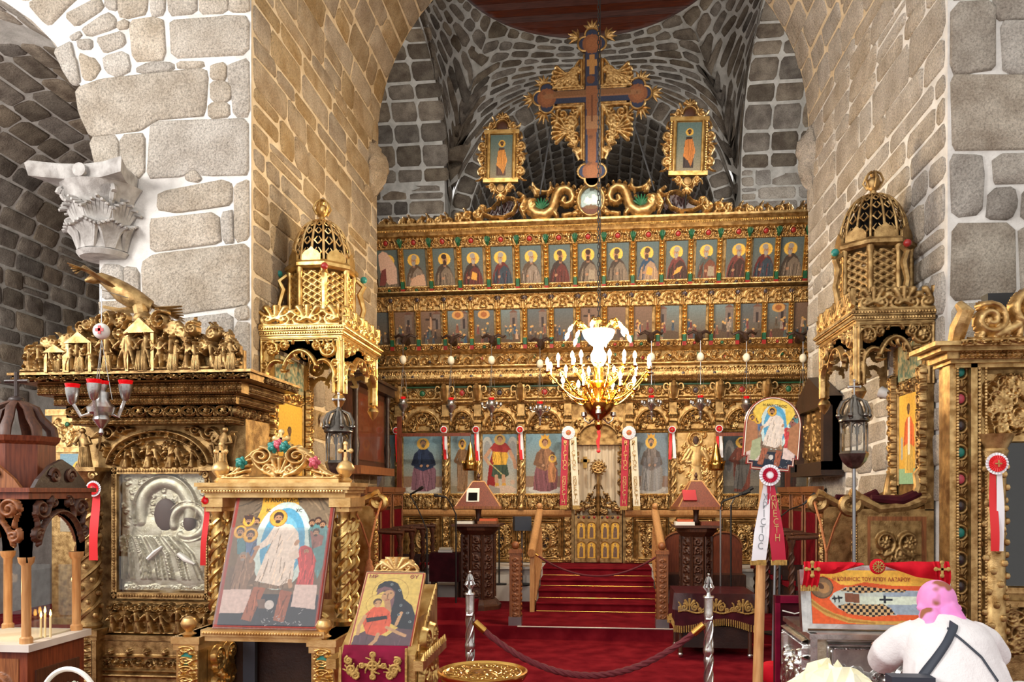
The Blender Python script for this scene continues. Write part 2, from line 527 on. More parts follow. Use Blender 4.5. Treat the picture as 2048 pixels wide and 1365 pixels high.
def relief(key, W, Hh, strokes, depth=0.03, res=0.009, cut=False, mask=None, thick=0.0, base=0.0):
 """strokes carved on a W x Hh panel in x,z, standing out towards -y; cut: pierced where nothing is carved"""
 if key in _RM: return _RM[key]
 nx, ny = max(4, int(W / res) + 1), max(4, int(Hh / res) + 1)
 X, Z, Hm = hfield(W, Hh, nx, ny, strokes() if callable(strokes) else strokes, depth, base)
 keep = np.ones((ny - 1, nx - 1), bool)
 if cut:
  q = np.maximum.reduce([Hm[:-1, :-1], Hm[1:, :-1], Hm[:-1,1:], Hm[1:, 1:]])
  keep &= q > depth * 0.02
 if mask is not None:
  mk = mask(X, Z)
  keep &= (mk[:-1, :-1] & mk[1:, :-1] & mk[:-1,1:] & mk[1:, 1:])
 V = np.stack([X, -Hm, Z],-1).reshape(-1,3)
 jj, ii = np.nonzero(keep)
 a = jj * nx + ii
 Fq = np.stack([a, a + 1, a + nx + 1, a + nx],1)
 if cut or thick:
  n0 = len(V)
  Vb = V.copy(); Vb[:, 1] = thick if thick else 0.004
  V = np.concatenate([V, Vb])
  Fb = Fq[:, ::-1] + n0
  K = np.pad(keep, 1)
  sides = []
  for (dj, di, e0, e1) in ((-1,0,0,1),(1,0, nx + 1, nx),(0,-1, nx, 0),(0,1,1, nx + 1)):
   bd = keep & ~K[1 + dj:ny + dj, 1 + di:nx + di]
   j2, i2 = np.nonzero(bd)
   b = j2 * nx + i2
   sides.append(np.stack([b + e1, b + e0, b + e0 + n0, b + e1 + n0],1))
  Fq = np.concatenate([Fq, Fb] + sides)
 used = np.unique(Fq)
 mp = np.zeros(len(V), np.int64); mp[used] = np.arange(len(used))
 V = V[used]; Fq = mp[Fq]
 me = npmesh(key, V, Fq)
 _RM[key] = me
 return me
def npmesh(name, V, Fq, smooth=True, angle=70):
 me = bpy.data.meshes.new(name)
 me.vertices.add(len(V)); me.vertices.foreach_set('co', np.asarray(V, np.float32).ravel())
 k = Fq.shape[1]
 me.loops.add(Fq.size); me.loops.foreach_set('vertex_index', np.asarray(Fq, np.int32).ravel())
 me.polygons.add(len(Fq)); me.polygons.foreach_set('loop_start', np.arange(0, Fq.size, k, dtype=np.int32))
 me.update(calc_edges=True)
 me.validate()
 if smooth:
  me.polygons.foreach_set('use_smooth', [True] * len(me.polygons))
  me.set_sharp_from_angle(angle=R(angle))
 return me

# ------------------------------------------------------------------ paintings: paint colours laid on a fine flat mesh
def inpoly(X, Y, poly):
 c = np.zeros(X.shape, bool)
 n = len(poly)
 j = n - 1
 for i in range(n):
  xi, yi = poly[i]; xj, yj = poly[j]
  if yi != yj:
   m = ((yi > Y) != (yj > Y)) & (X < (xj - xi) * (Y - yi) / (yj - yi) + xi)
   c ^= m
  j = i
 return c
class Pic:
 """a picture in the unit square, x to the right and y up"""
 def __init__(s, nx, ny, asp, bgc):
  s.nx, s.ny, s.asp = nx, ny, 1.0 / asp
  x = np.linspace(0,1, nx); y = np.linspace(0,1, ny)
  s.X, s.Y = np.meshgrid(x, y)
  s.C = np.empty((ny, nx, 3)); s.C[:] = bgc
 def fill(s, m, c, a=1.0):
  s.C[m] = s.C[m] * (1 - a) + np.array(c) * a
  return s
 def poly(s, pts, c, a=1.0):
  return s.fill(inpoly(s.X, s.Y, pts), c, a)
 def ell(s, x, y, rx, ry, c, a=1.0, rot=0.0):
  dx, dy = s.X - x, (s.Y - y)
  if rot:
   ca, sa = math.cos(rot), math.sin(rot)
   dyy = dy / s.asp
   dx, dy = dx * ca + dyy * sa, (-dx * sa + dyy * ca) * s.asp
  return s.fill((dx / rx) ** 2 + (dy / ry) ** 2 < 1, c, a)
 def circ(s, x, y, r, c, a=1.0):
  return s.ell(x, y, r, r * s.asp, c, a)
 def line(s, pts, w, c, a=1.0):
  m = np.zeros(s.X.shape, bool)
  for (x0, y0),(x1, y1) in zip(pts[:-1], pts[1:]):
   ys, yy0, yy1 = s.Y / s.asp, y0 / s.asp, y1 / s.asp
   dx, dy = x1 - x0, yy1 - yy0
   L2 = dx * dx + dy * dy + 1e-12
   t = np.clip(((s.X - x0) * dx + (ys - yy0) * dy) / L2,0,1)
   m |= (s.X - x0 - t * dx) ** 2 + (ys - yy0 - t * dy) ** 2 < w * w
  return s.fill(m, c, a)
 def rect(s, x0, y0, x1, y1, c, a=1.0):
  return s.fill((s.X >= x0) & (s.X <= x1) & (s.Y >= y0) & (s.Y <= y1), c, a)
 def grade(s, c0, c1, y0=0.0, y1=1.0):
  t = np.clip((s.Y - y0) / (y1 - y0),0,1)[..., None]
  s.C = np.array(c0) * (1 - t) + np.array(c1) * t
  return s
 def mesh(s, name, W, Hh, mask=None, fn=None):
  nx, ny = s.nx, s.ny
  V = np.stack([(s.X - .5) * W, np.zeros_like(s.X),(s.Y - .5) * Hh],-1).reshape(-1,3)
  keep = np.ones((ny - 1, nx - 1), bool)
  if mask is not None:
   mk = mask(s.X, s.Y)
   keep &= (mk[:-1, :-1] & mk[1:, :-1] & mk[:-1,1:] & mk[1:, 1:])
  jj, ii = np.nonzero(keep)
  a = jj * nx + ii
  Fq = np.stack([a, a + 1, a + nx + 1, a + nx],1)
  c = s.C.reshape(-1,3)
  used = np.unique(Fq); mp = np.zeros(len(V), np.int64); mp[used] = np.arange(len(used))
  me = npmesh(name, V[used], mp[Fq], smooth=False)
  at_ = me.color_attributes.new('paint', 'FLOAT_COLOR', 'POINT')
  cl = np.ones((len(used),4), np.float32)
  cc = np.clip(c[used],0,1)
  cl[:, :3] = np.where(cc <= 0.04045, cc / 12.92,((cc + 0.055) / 1.055) ** 2.4)
  at_.data.foreach_set('color', cl.ravel())
  me.materials.append(M['painting'])
  return me
def c8(r, g, b):
 return np.array((r, g, b)) / 255.0

# ------------------------------------------------------------------ lettering
_GL = {}
def _glyphs(strings):                 # outlines of every string made once, while the scene is still empty
 os_ = []
 for t in strings:
  cu = bpy.data.curves.new('lettering', 'FONT')
  cu.body, cu.size, cu.extrude, cu.align_x, cu.align_y, cu.resolution_u = t, 1.0,0.012, 'CENTER', 'CENTER', 2
  o = bpy.data.objects.new('lettering', cu)
  COL.objects.link(o)
  os_.append((t, o, cu))
 dg = bpy.context.evaluated_depsgraph_get()
 for t, o, cu in os_:
  me = bpy.data.meshes.new_from_object(o.evaluated_get(dg))
  me.transform(Matrix.Rotation(PI / 2,4, 'X'))
  _GL[t] = me
 for t, o, cu in os_:
  bpy.data.objects.remove(o)
  bpy.data.curves.remove(cu)
_glyphs(list('ΧΡΙCΤΌΟαΝΕΗ') + ['Η ΑΝΑCΤΑCΙC', 'ΙC', 'ΧC', 'ΜΡ', 'ΘΥ', 'Η ΚΟΙΜΗCΙC ΤΟΥ ΑΓΙΟΥ ΛΑΖΑΡΟΥ'])
def text_mesh(txt, size, depth=0.002, sx=1.0):
 me = _GL[txt].copy()
 me.transform(Matrix.Diagonal((size * sx, depth / 0.012, size, 1)))
 me.name = 'lettering'
 return me
# ================================================================== the building
XL, XR, YF, YB = -3.05,2.75,6.8,10.85           # faces of the two piers, their front and back
XC, RA, ZA = -0.15,2.9,6.5                       # the arch between the piers
def poly_ring(pts, jit, rng):
 """round a stone's outline: cut corners, wobble"""
 n = len(pts)
 out = []
 for i in range(n):
  p0, p, p1 = Vector(pts[i - 1]), Vector(pts[i]), Vector(pts[(i + 1) % n])
  a, b = p0 - p, p1 - p
  ca = min(0.2,0.09 / max(a.length, 1e-3) * rng.uniform(.2,.8))
  cb = min(0.2,0.09 / max(b.length, 1e-3) * rng.uniform(.2,.8))
  for q in (p + a * ca, p + b * cb):
   out.append((q.x + rng.uniform(-jit, jit), q.y + rng.uniform(-jit, jit)))
 return out
def stone(parent, pts, fmap, h, m, rng, jit=0.006, name='stone'):
 ring = poly_ring(pts, jit, rng)
 n = len(ring)
 cx = sum(p[0] for p in ring) / n; cy = sum(p[1] for p in ring) / n
 c0 = fmap(cx, cy, 0)
 vs = []
 w = min(max(p[0] for p in ring) - min(p[0] for p in ring), max(p[1] for p in ring) - min(p[1] for p in ring))
 e = min(0.25,0.014 / max(w * .5,.03))
 for k, hh in ((1.0,-0.012),(1 - e * .35, h * .7),(1 - e * 1.3, h)):
  for p in ring:
   vs.append(fmap(cx + (p[0] - cx) * k, cy + (p[1] - cy) * k, hh + (rng.uniform(-.25,.25) * h if hh > 0 else 0)) - c0)
 vs.append(fmap(cx, cy, h * rng.uniform(.9,1.5)) - c0)
 fs = []
 for r in range(2):
  for i in range(n):
   j = (i + 1) % n
   fs.append((r * n + i, r * n + j, (r + 1) * n + j, (r + 1) * n + i))
 fs += [(2 * n + i, 2 * n + (i + 1) % n, 3 * n) for i in range(n)]
 me = bpy.data.meshes.new(name)
 me.from_pydata([tuple(v) for v in vs],[], fs)
 me.polygons.foreach_set('use_smooth', [True] * len(me.polygons))
 o = put(name, me, m, parent, c0)
 return o
def lay(parent, fmap, s0, s1, t0, t1, hm, lm, m, seed, gap=0.014, h=0.02, split=0.12, vis=None, limit=300, jit=0.007, wob=0.02):
 rng = random.Random(seed)
 n = 0
 t = t0
 while t < t1 - 0.03:
  ch = rng.uniform(*hm)
  if t + ch > t1 - hm[0] * .5: ch = t1 - t
  s = s0
  first = True
  while s < s1 - 0.03:
   l = rng.uniform(*lm)
   if first: l *= rng.uniform(.4,1); first = False
   if s + l > s1 - lm[0] * .5: l = s1 - s
   pieces = [(s, t, s + l, t + ch)]
   if rng.random() < split and ch > .2:
    q = rng.uniform(.4,.6)
    pieces = [(s, t, s + l, t + ch * q),(s, t + ch * q, s + l, t + ch)]
   for (a, b, c, d) in pieces:
    if n >= limit: return n
    if vis is not None and not vis((a + c) / 2,(b + d) / 2): continue
    w = lambda: rng.uniform(-wob, wob) * .5
    stone(parent, [(a + gap + w(), b + gap + w()),(c - gap + w(), b + gap + w()),(c - gap + w(), d - gap + w()),(a + gap + w(), d - gap + w())], fmap, h * rng.uniform(.6,1.5), m, rng, jit)
    n += 1
   s += l
  t += ch
 return n
def surf(name, fmap, s0, s1, t0, t1, ns, nt, m, parent=None):
 V, Fq = [],[]
 for j in range(nt + 1):
  for i in range(ns + 1):
   V.append(fmap(s0 + (s1 - s0) * i / ns, t0 + (t1 - t0) * j / nt, 0))
 for j in range(nt):
  for i in range(ns):
   a = j * (ns + 1) + i
   Fq.append((a, a + 1, a + ns + 2, a + ns + 1))
 b = MB(); b.add(V, Fq)
 return b.build(name, m, parent)

# --- floor, carpeted platform and stair -------------------------------------------------
floor = struct(MB().bbox((-9.5,-1.0,-0.2),(6.5,22,0)).build('floor', 'carpet', smooth=0), 'deep red carpet covering the church floor')
plat = struct(MB().bbox((-2.95,9.2,0),(2.7,12.7,0.15)).build('floor_platform', 'carpet', smooth=0), 'low red carpeted platform before the stair')
MB().tube([(-.92,9.195,0.148),(.9,9.195,0.148)],0.008,5).build('nosing', 'marble', plat)
MB().bbox((-2.4,9.55,0.15),(-1.55,10.5,0.3)).build('raised_block', 'carpet', plat, smooth=0)
XS0, XS1 = -0.79,0.77
stair = struct(thing('floor_stair', 'red carpeted stair rising to the royal doors', 'stair'))
del stair['category']
ys, zs = [10.37,10.76,11.15,11.6],[0.15,0.273,0.39,0.49,0.61]
for k in range(4):
 MB().bbox((XS0, ys[k],0),(XS1,12.6, zs[k + 1] - 0.02 * (k % 1))).build('step', 'carpet', stair, smooth=0)
 MB().tube([(XS0, ys[k], zs[k + 1] - 0.016),(XS1, ys[k], zs[k + 1] - 0.016)],0.017,8).build('step_nose', 'carpet', stair)
 MB().tube([(XS0, ys[k] - .012, zs[k] + 0.008),(XS1, ys[k] - .012, zs[k] + 0.008)],0.006,6).build('stair_rod', 'brass', stair)
for sx, x0, x1 in ((0,-2.95, XS0 - .0),(1, XS1 + .0,2.7)):
 sol = struct(MB().bbox((x0,11.55,0),(x1,12.6,0.61)).build('floor_solea' , 'marble', smooth=0), 'pale marble ledge below the screen, ' + ('left' if not sx else 'right') + ' of the stair')
 MB().bbox((x0,11.3,0.15),(x1,11.55,0.37)).build('marble_step', 'marble', sol, smooth=0)
 MB().bbox((x0,11.5,0.585),(x1,11.6,0.62)).build('marble_edge', 'marble', sol, smooth=0)

# --- left pier ---------------------------------------------------------------------------
fmF = lambda s, t, h: Vector((s, YF - h, t))
fmL = lambda s, t, h: (Vector((XL + h, s, t)) if t < ZA else Vector((XC - (RA - h) * math.cos((t - ZA) / RA), s, ZA + (RA - h) * math.sin((t - ZA) / RA))))
fmR = lambda s, t, h: (Vector((XR - h, s, t)) if t < ZA else Vector((XC + (RA - h) * math.cos((t - ZA) / RA), s, ZA + (RA - h) * math.sin((t - ZA) / RA))))
AX, AR, AZ, AY1 = -6.33,1.85,4.6,7.35            # arch of the left aisle
wl = MB()
wl.bbox((-4.48, YF, 0),(XL, YB, ZA))
# wall over the aisle arch
arcp = [(AX + AR * math.cos(R(a)), AZ + AR * math.sin(R(a))) for a in range(0,181,10)]
n = len(arcp)
vs = [(x, YF, z) for x, z in arcp] + [(min(max(x, -8.18),-4.48) if i not in (0, n - 1) else x, YF, 7.6) for i, (x, z) in enumerate(arcp)]
vs += [(x, AY1, z) for x, z in arcp]
wl.add(vs, [(i, i + 1, n + i + 1, n + i) for i in range(n - 1)] + [(i, i + 1,2 * n + i + 1,2 * n + i) for i in range(n - 1)])
wl.bbox((-4.48, YF, ZA),(-3.0, YF + .4,7.6))
wall_left = struct(wl.build('wall_left_pier', 'mortar', smooth=0), 'massive left stone pier with pale mortar joints')
# front stones as laid in the photograph
FS = [[(236,-12),(296,-12),(294,28),(262,37),(238,34)],[(213,-12),(234,-12),(233,21),(214,19)],[(301,-12),(330,-12),(330,30),(303,33)],[(337,-12),(394,-12),(395,28),(338,31)],
[(400,-12),(454,-12),(455,25),(401,28)],[(460,-12),(514,-12),(514,22),(460,25)],[(133,32),(200,-4),(209,19),(151,56)],[(166,59),(215,28),(232,36),(231,58),(176,74)],
[(238,45),(256,43),(257,56),(238,58)],[(258,42),(312,36),(329,44),(331,118),(268,122)],[(341,44),(440,34),(514,32),(514,106),(345,117)],[(140,76),(160,63),(163,75),(147,83)],
[(156,81),(183,80),(185,99),(160,100)],[(192,78),(248,64),(253,90),(210,108)],[(110,103),(145,85),(152,118),(161,164),(148,172),(124,136)],[(158,108),(186,116),(203,132),(188,160),(166,159)],
[(208,116),(254,102),(262,140),(240,154),(211,146)],[(270,136),(300,126),(350,126),(350,140),(276,146)],[(355,126),(408,124),(408,135),(356,138)],
[(150,178),(205,160),(398,139),(418,146),(412,231),(310,240),(283,262),(180,273),(161,230)],[(422,131),(453,128),(453,160),(423,161)],[(421,165),(452,163),(463,180),(460,201),(422,203)],
[(418,208),(458,207),(460,233),(420,236)],[(458,129),(514,112),(514,232),(468,236),(466,190),(456,162)],[(182,277),(236,272),(238,357),(196,352)],[(243,270),(288,267),(287,354),(244,357)],
[(300,252),(320,246),(514,240),(514,350),(408,353),(388,338),(366,354),(294,357)],[(372,352),(388,341),(403,356),(400,364),(374,362)],[(318,384),(455,362),(464,372),(464,409),(352,424),(314,420)],
[(471,368),(514,357),(514,480),(472,486)],[(300,440),(438,428),(443,488),(304,503)],[(446,424),(467,421),(467,485),(448,487)],[(284,528),(312,509),(514,489),(514,608),(420,620),(352,632),(286,602)],
[(204,532),(246,530),(248,596),(204,600)],[(252,534),(278,536),(280,596),(252,598)],[(200,604),(278,603),(284,640),(204,648)],[(360,641),(464,628),(466,718),(352,722)],[(471,618),(514,613),(514,638),(472,641)],
[(470,645),(514,642),(514,780),(472,786)],[(290,612),(350,640),(346,716),(292,720)],[(206,654),(284,646),(286,722),(206,726)],
[(206,734),(330,728),(332,830),(206,834)],[(338,728),(462,726),(464,800),(340,806)],[(470,792),(514,788),(514,900),(472,902)],[(340,812),(464,806),(464,900),(342,904)],[(206,842),(332,838),(334,930),(206,934)],
[(206,942),(300,938),(302,1060),(206,1064)],[(308,938),(514,910),(514,1030),(310,1058)],[(206,1072),(400,1064),(402,1200),(206,1204)],[(408,1040),(514,1038),(514,1200),(410,1204)],
[(206,1212),(320,1210),(320,1400),(206,1400)],[(328,1210),(514,1208),(514,1400),(330,1400)],
[(60,10),(128,-30),(190,-34),(128,26),(100,52),(84,40)],[(20,-20),(80,-40),(110,-40),(52,4)]]
rng = random.Random(3)
def grow(p, e=5):                    # stones measured at their faces, grown to the joint
 cx, cy = sum(q[0] for q in p) / len(p), sum(q[1] for q in p) / len(p)
 w, h = max(q[0] for q in p) - min(q[0] for q in p), max(q[1] for q in p) - min(q[1] for q in p)
 return [(cx + (x - cx) * (1 + e / w), cy + (y - cy) * (1 + e / h)) for x, y in p]
front = [[(lambda v: (v.x, v.z))(at(x, y, YF)) for x, y in grow(p)] for p in FS]
for p in front:
 stone(wall_left, [(min(x, XL - .012), z) for x, z in p], fmF, rng.uniform(.016,.034), 'stone_pale', rng, .008)
rn = random.Random(17)
for a in range(0,100,11):       # voussoirs of the aisle arch: undersides
 a0, a1 = R(a + .6), R(a + 10.4)
 for y0, y1 in ((YF + .01, YF + .3),(YF + .31, AY1 - .01)):
  fv = lambda s, t, h: Vector((AX + (AR - h) * math.cos(t), s, AZ + (AR - h) * math.sin(t)))
  stone(wall_left, [(y0, a0),(y1, a0),(y1, a1),(y0, a1)], fv, .02, 'stone', rn, .004)
lay(wall_left, fmL, YF + .02, YB, 1.6, ZA + 3.6,(.17,.36),(.35,1.05), 'stone_warm_lit', 21, h=.016, split=.12, gap=.011, jit=.008, wob=.03, limit=230)
wall_arch = struct(surf('wall_arch_soffit', fmL, YF, YB, ZA, ZA + PI * RA, 2,28, 'mortar_warm_lit'), 'stone barrel arch spanning the two piers')
surf('reveal_mortar', lambda s, t, h: Vector((XL + .002, s, t)), YF + .001, YB, 0, ZA, 1,1, 'mortar_warm_lit', wall_left)
# eroded corbels at the far edges of the piers
def rough_lump(parent, c, d, m, seed):
 r2 = random.Random(seed)
 b = MB().ball((0,0,0),1,14,12)
 b.v = [(v[0] * d[0] * r2.uniform(.6,1.25) * (1.15 - .5 * v[2] * v[2]), v[1] * d[1] * r2.uniform(.6,1.2), v[2] * d[2] * r2.uniform(.9,1.08)) for v in b.v]
 return b.build('corbel', m, parent, c, smooth=35)
rough_lump(wall_left, (XL + .0, YB - .2,6.1),(.17,.24,.4), 'stone_warm_lit', 4)

# --- right pier -----------------------------------------------------------------------------
YFR = 6.65
wall_right = struct(MB().bbox((XR, YFR, 0),(6.2, YB, 8.5)).build('wall_right_pier', 'mortar', smooth=0), 'massive right stone pier, pale in the window light')
fmFR = lambda s, t, h: Vector((s, YFR - h, t))
FR = [[(1901,8),(1988,4),(1990,140),(1940,148),(1902,147)],[(2002,44),(2140,40),(2140,148),(2004,149)],[(1984,-40),(2140,-44),(2140,34),(1990,40)],[(1901,-40),(1978,-40),(1980,-4),(1902,0)],
[(1901,153),(2140,152),(2140,297),(1903,302)],[(1901,310),(1960,308),(1968,340),(1964,430),(1904,438)],[(1982,310),(2140,306),(2140,366),(1986,368)],[(1978,378),(2024,376),(2036,410),(2020,440),(1972,440)],
[(2044,376),(2140,372),(2140,450),(2040,446)],[(1903,448),(2030,446),(2032,592),(1903,600)],[(2038,456),(2140,456),(2140,596),(2040,596)],[(1903,608),(1966,604),(1968,690),(1904,692)],
[(1974,604),(2140,602),(2140,694),(1976,694)],[(1903,700),(2140,700),(2140,850),(1903,850)],[(1903,858),(2140,858),(2140,1010),(1903,1010)],[(1903,1018),(2140,1018),(2140,1400),(1903,1400)]]
for p in FR:
 q = [(lambda v: (max(v.x, XR + .012), v.z))(at(x, y, YFR)) for x, y in grow(p, 4)]
 stone(wall_right, q, fmFR, rng.uniform(.018,.03), 'stone', rng, .008)
lay(wall_right, fmR, YFR + .02, YB, 1.6, ZA + 3.6,(.18,.38),(.35,1.1), 'stone_pale', 33, h=.018, split=.12, gap=.016, jit=.008, wob=.035, limit=230)
rough_lump(wall_right, (XR + .0, YB - .2,6.0),(.17,.24,.42), 'stone_pale', 9)

# --- left aisle: vault and outer wall behind the arch -----------------------------------------
VR, VX = 1.95, AX
fmV = lambda s, t, h: (Vector((VX - VR + h, s, t)) if t < AZ else Vector((VX - (VR - h) * math.cos((t - AZ) / VR), s, AZ + (VR - h) * math.sin((t - AZ) / VR))))
aisle = struct(surf('wall_aisle_vault', fmV, AY1 - .05,16,0, AZ + PI * VR, 2,40, 'mortar_grey'), 'grey barrel vault of the left aisle with small stones')
def seen_aisle(s, t):
 p = fmV(s, t, 0)
 d = -p.x * SN + p.y * CS
 px = CX + F * (p.x * CS + p.y * SN) / d
 py = HY - F * (p.z - EYE) / d
 return -60 < px < 245 and -60 < py < 800
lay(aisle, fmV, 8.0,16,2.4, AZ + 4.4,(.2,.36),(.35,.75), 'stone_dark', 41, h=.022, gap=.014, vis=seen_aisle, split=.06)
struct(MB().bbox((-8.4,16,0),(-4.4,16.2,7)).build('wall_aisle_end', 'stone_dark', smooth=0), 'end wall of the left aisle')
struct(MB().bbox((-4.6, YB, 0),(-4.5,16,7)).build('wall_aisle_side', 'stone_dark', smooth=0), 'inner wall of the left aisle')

# --- domed bay beyond the piers ------------------------------------------------------------------
BY0, BY1, BYC, DZ0 = YB, 16.2,13.5,7.0
RC, RY, RZ, RR = XC, 13.7,10.83,2.45               # ring of the flat wooden ceiling
def bay_edge(phi):                                   # where a direction meets the square, at the height of the arches
 c, s_ = math.cos(phi), math.sin(phi)
 hx, hy = 2.9,(BY1 - BY0) / 2
 k = min(hx / max(abs(c),1e-6), hy / max(abs(s_),1e-6))
 x, y = c * k, s_ * k
 if abs(abs(y) - hy) < 1e-6:
  z = DZ0 + math.sqrt(max(0,2.9 ** 2 - x * x))
 else:
  z = DZ0 + 2.9 * math.sqrt(max(0,1 - (y / hy) ** 2))
 return Vector((XC + x, BY0 + hy + y, z))
def fmP(s, t, h):                                    # s: angle, t: 0 at the arches .. 1 at the ring
 e = bay_edge(s)
 r = Vector((RC + RR * math.cos(s), RY + RR * math.sin(s), RZ))
 p = e.lerp(r, t)
 o = Vector((RC, RY, 0)) - Vector((p.x, p.y, 0))
 b = .35 * math.sin(PI * t)
 n = o.normalized()
 return p - n * b + n * h + Vector((0,0,-h * .5))
pend = struct(surf('wall_pendentives', fmP, 0,2 * PI, 0,1,96,8, 'mortar_grey'), 'curved rubble stone pendentives under the wooden ceiling')
rg = random.Random(55)
for r in range(12):
 t0, t1 = r / 12,(r + 1) / 12
 a = R(8) + rg.uniform(0,.08)
 while a < R(172):
  e = bay_edge(a)
  size = (RZ - e.z) / 12
  da = rg.uniform(.1,.2)
  if size > .03 and len(pend.children) < 298:
   g = .012 / max(size, .05) * .09
   w = lambda: rg.uniform(-.012,.012)
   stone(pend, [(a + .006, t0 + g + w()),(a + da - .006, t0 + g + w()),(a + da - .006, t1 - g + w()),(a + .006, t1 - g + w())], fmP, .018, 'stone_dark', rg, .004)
  a += da
# east arch: ring of voussoirs and the vault of the sanctuary
RI, EZ = 2.5,7.0
eb = MB()
oa = [(XC + 2.9 * math.cos(R(a)), EZ + 2.9 * math.sin(R(a))) for a in range(0,181,6)]
ia = [(XC + RI * math.cos(R(a)), EZ + RI * math.sin(R(a))) for a in range(0,181,6)]
n = len(oa)
eb.add([(x, BY1, z) for x, z in oa] + [(x, BY1, z) for x, z in ia],[(i, i + 1, n + i + 1, n + i) for i in range(n - 1)])
eb.bbox((-4.6,15.85,0),(XC - 2.9, BY1 + .5,11)); eb.bbox((XC + 2.9,15.85,0),(4.4, BY1 + .5,11))
eb.bbox((-3.05, BY1,0),(XC - RI, BY1 + .4, EZ)); eb.bbox((XC + RI, BY1,0),(2.75, BY1 + .4, EZ))
east = struct(eb.build('wall_east', 'mortar_grey', smooth=0), 'east wall of the domed bay with its stone arch')
fmE = lambda s, t, h: Vector((XC + t * math.cos(s), BY1 - h, EZ + t * math.sin(s)))
a = 4
while a < 172:
 da = rg.uniform(5,8)
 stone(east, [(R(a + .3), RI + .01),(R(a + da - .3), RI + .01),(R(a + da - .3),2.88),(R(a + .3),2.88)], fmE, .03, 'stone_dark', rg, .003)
 a += da
for sgn, x0, x1 in ((-1,-4.55, XL),(1, XR, 4.35)):
 fj = lambda s, t, h: Vector((s, 15.85 - h, t))
 lay(east, fj, x0, x1,5.2,10.6,(.2,.36),(.3,.85), 'stone_dark' if sgn < 0 else 'stone', 61 + sgn, h=.02, gap=.016, split=.15, limit=110)
 fk = lambda s, t, h: Vector((XL + h if sgn < 0 else XR - h, s, t))
 lay(east, fk, 15.86,16.19,5.2,7.0,(.22,.4),(.3,.4), 'stone_dark', 71, h=.015, limit=12)
fmB = lambda s, t, h: Vector((XC + (RI - h) * math.cos(t), s, EZ + (RI - h) * math.sin(t)))
sanct = struct(surf('wall_sanctuary_vault', fmB, BY1,21,0, PI, 2,36, 'mortar_grey'), 'barrel vault of small stones behind the crucifix')
a = R(12)
while a < R(168):
 da = rg.uniform(.085,.13)
 y = BY1 + .02
 while y < 20.3 and len(sanct.children) < 298:
  l = rg.uniform(.24,.5) * (1 + (y - 16.2) * .05)
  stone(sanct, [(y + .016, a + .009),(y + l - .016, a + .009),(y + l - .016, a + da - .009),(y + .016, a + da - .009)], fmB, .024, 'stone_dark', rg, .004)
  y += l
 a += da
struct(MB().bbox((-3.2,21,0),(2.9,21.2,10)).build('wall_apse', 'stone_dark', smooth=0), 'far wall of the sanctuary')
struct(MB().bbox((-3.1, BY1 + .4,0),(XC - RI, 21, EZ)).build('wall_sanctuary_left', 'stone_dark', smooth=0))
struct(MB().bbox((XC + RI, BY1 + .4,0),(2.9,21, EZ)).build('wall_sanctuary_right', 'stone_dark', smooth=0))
# side arms
for sgn, xi, xo, nm in ((-1, XL, -4.55, 'left'),(1, XR, 4.35, 'right')):
 hy = (15.85 - YB) / 2
 cy = YB + hy
 fS = lambda s, t, h: Vector((s, cy - (hy - h) * math.cos(t),7.55 + (hy - h) * math.sin(t)))
 arm = struct(surf('wall_arm_' + nm, fS, xi, xo, 0, PI, 1,24, 'mortar_grey'), nm + ' side arm of the domed bay')
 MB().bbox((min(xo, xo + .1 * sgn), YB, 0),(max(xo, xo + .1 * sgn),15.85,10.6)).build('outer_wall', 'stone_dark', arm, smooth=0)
 V, Fq = [],[]
 for i in range(25):
  t = PI * i / 24
  V.append((xi, cy - hy * math.cos(t),7.55 + hy * math.sin(t)))
  y = cy - hy * math.cos(t)
  yy = (y - (BY0 + (BY1 - BY0) / 2)) / ((BY1 - BY0) / 2)
  V.append((xi, y, max(7.55 + hy * math.sin(t), DZ0 + 2.9 * math.sqrt(max(0,1 - yy * yy)))))
 arm_face = MB(); arm_face.add(V, [(2 * i, 2 * i + 2,2 * i + 3,2 * i + 1) for i in range(24)])
 arm_face.build('arch_face', 'stone_dark', arm)
 t = .15
 while t < PI * .8:
  dt = rg.uniform(.1,.2)
  x = min(xi, xo)
  for q in range(3):
   l = 1.6 / 3
   stone(arm, [(x + .01, PI - t - dt + .008),(x + l - .01, PI - t - dt + .008),(x + l - .01, PI - t - .008),(x + .01, PI - t - .008)], fS, .02, 'stone_dark', rg, .004)
   x += l
  t += dt
struct(surf('wall_west_lunette', lambda s, t, h: Vector((XC + 2.9 * math.cos(s), YB, ZA + t * .5 + 2.9 * math.sin(s))),0, PI, 0,1,24,1, 'stone_dark'))
# wooden ceiling over the ring
ceil = struct(MB().lathe([(RR + .25,.06),(RR + .25,.12)],48,(RC, RY, RZ)).build('ceiling', 'ceiling_wood', smooth=0), 'dark varnished plank ceiling closing the dome')
k = 0
y = RY - RR - .1
while y < RY + RR + .1:
 hw = math.sqrt(max(.01,(RR + .2) ** 2 - (y + .11 - RY) ** 2))
 MB().bbox((RC - hw, y + .004, RZ + .035),(RC + hw, y + .216, RZ + .062)).build('plank', 'ceiling_wood', ceil, smooth=0)
 y += .22
# ================================================================== the gilded screen (iconostasis)
IY = 12.35
def zi(py, f=0.0): return EYE + (HY - py) * (12.28 - f) / F
def xi(px, f=0.0): return at(px, 900, IY - f).x
ico = thing('iconostasis', 'tall gilded carved icon screen across the end of the nave', 'iconostasis', (0, IY, 0))
X0, X1 = -3.62,3.2
def ip(name, me, m, x, y, z, rx=0.0, sx=1.0, sz=1.0, parent=None):
 return put(name, me, m, parent or ico, (x, y, z),(rx, 0,0),(sx, 1.5, sz))
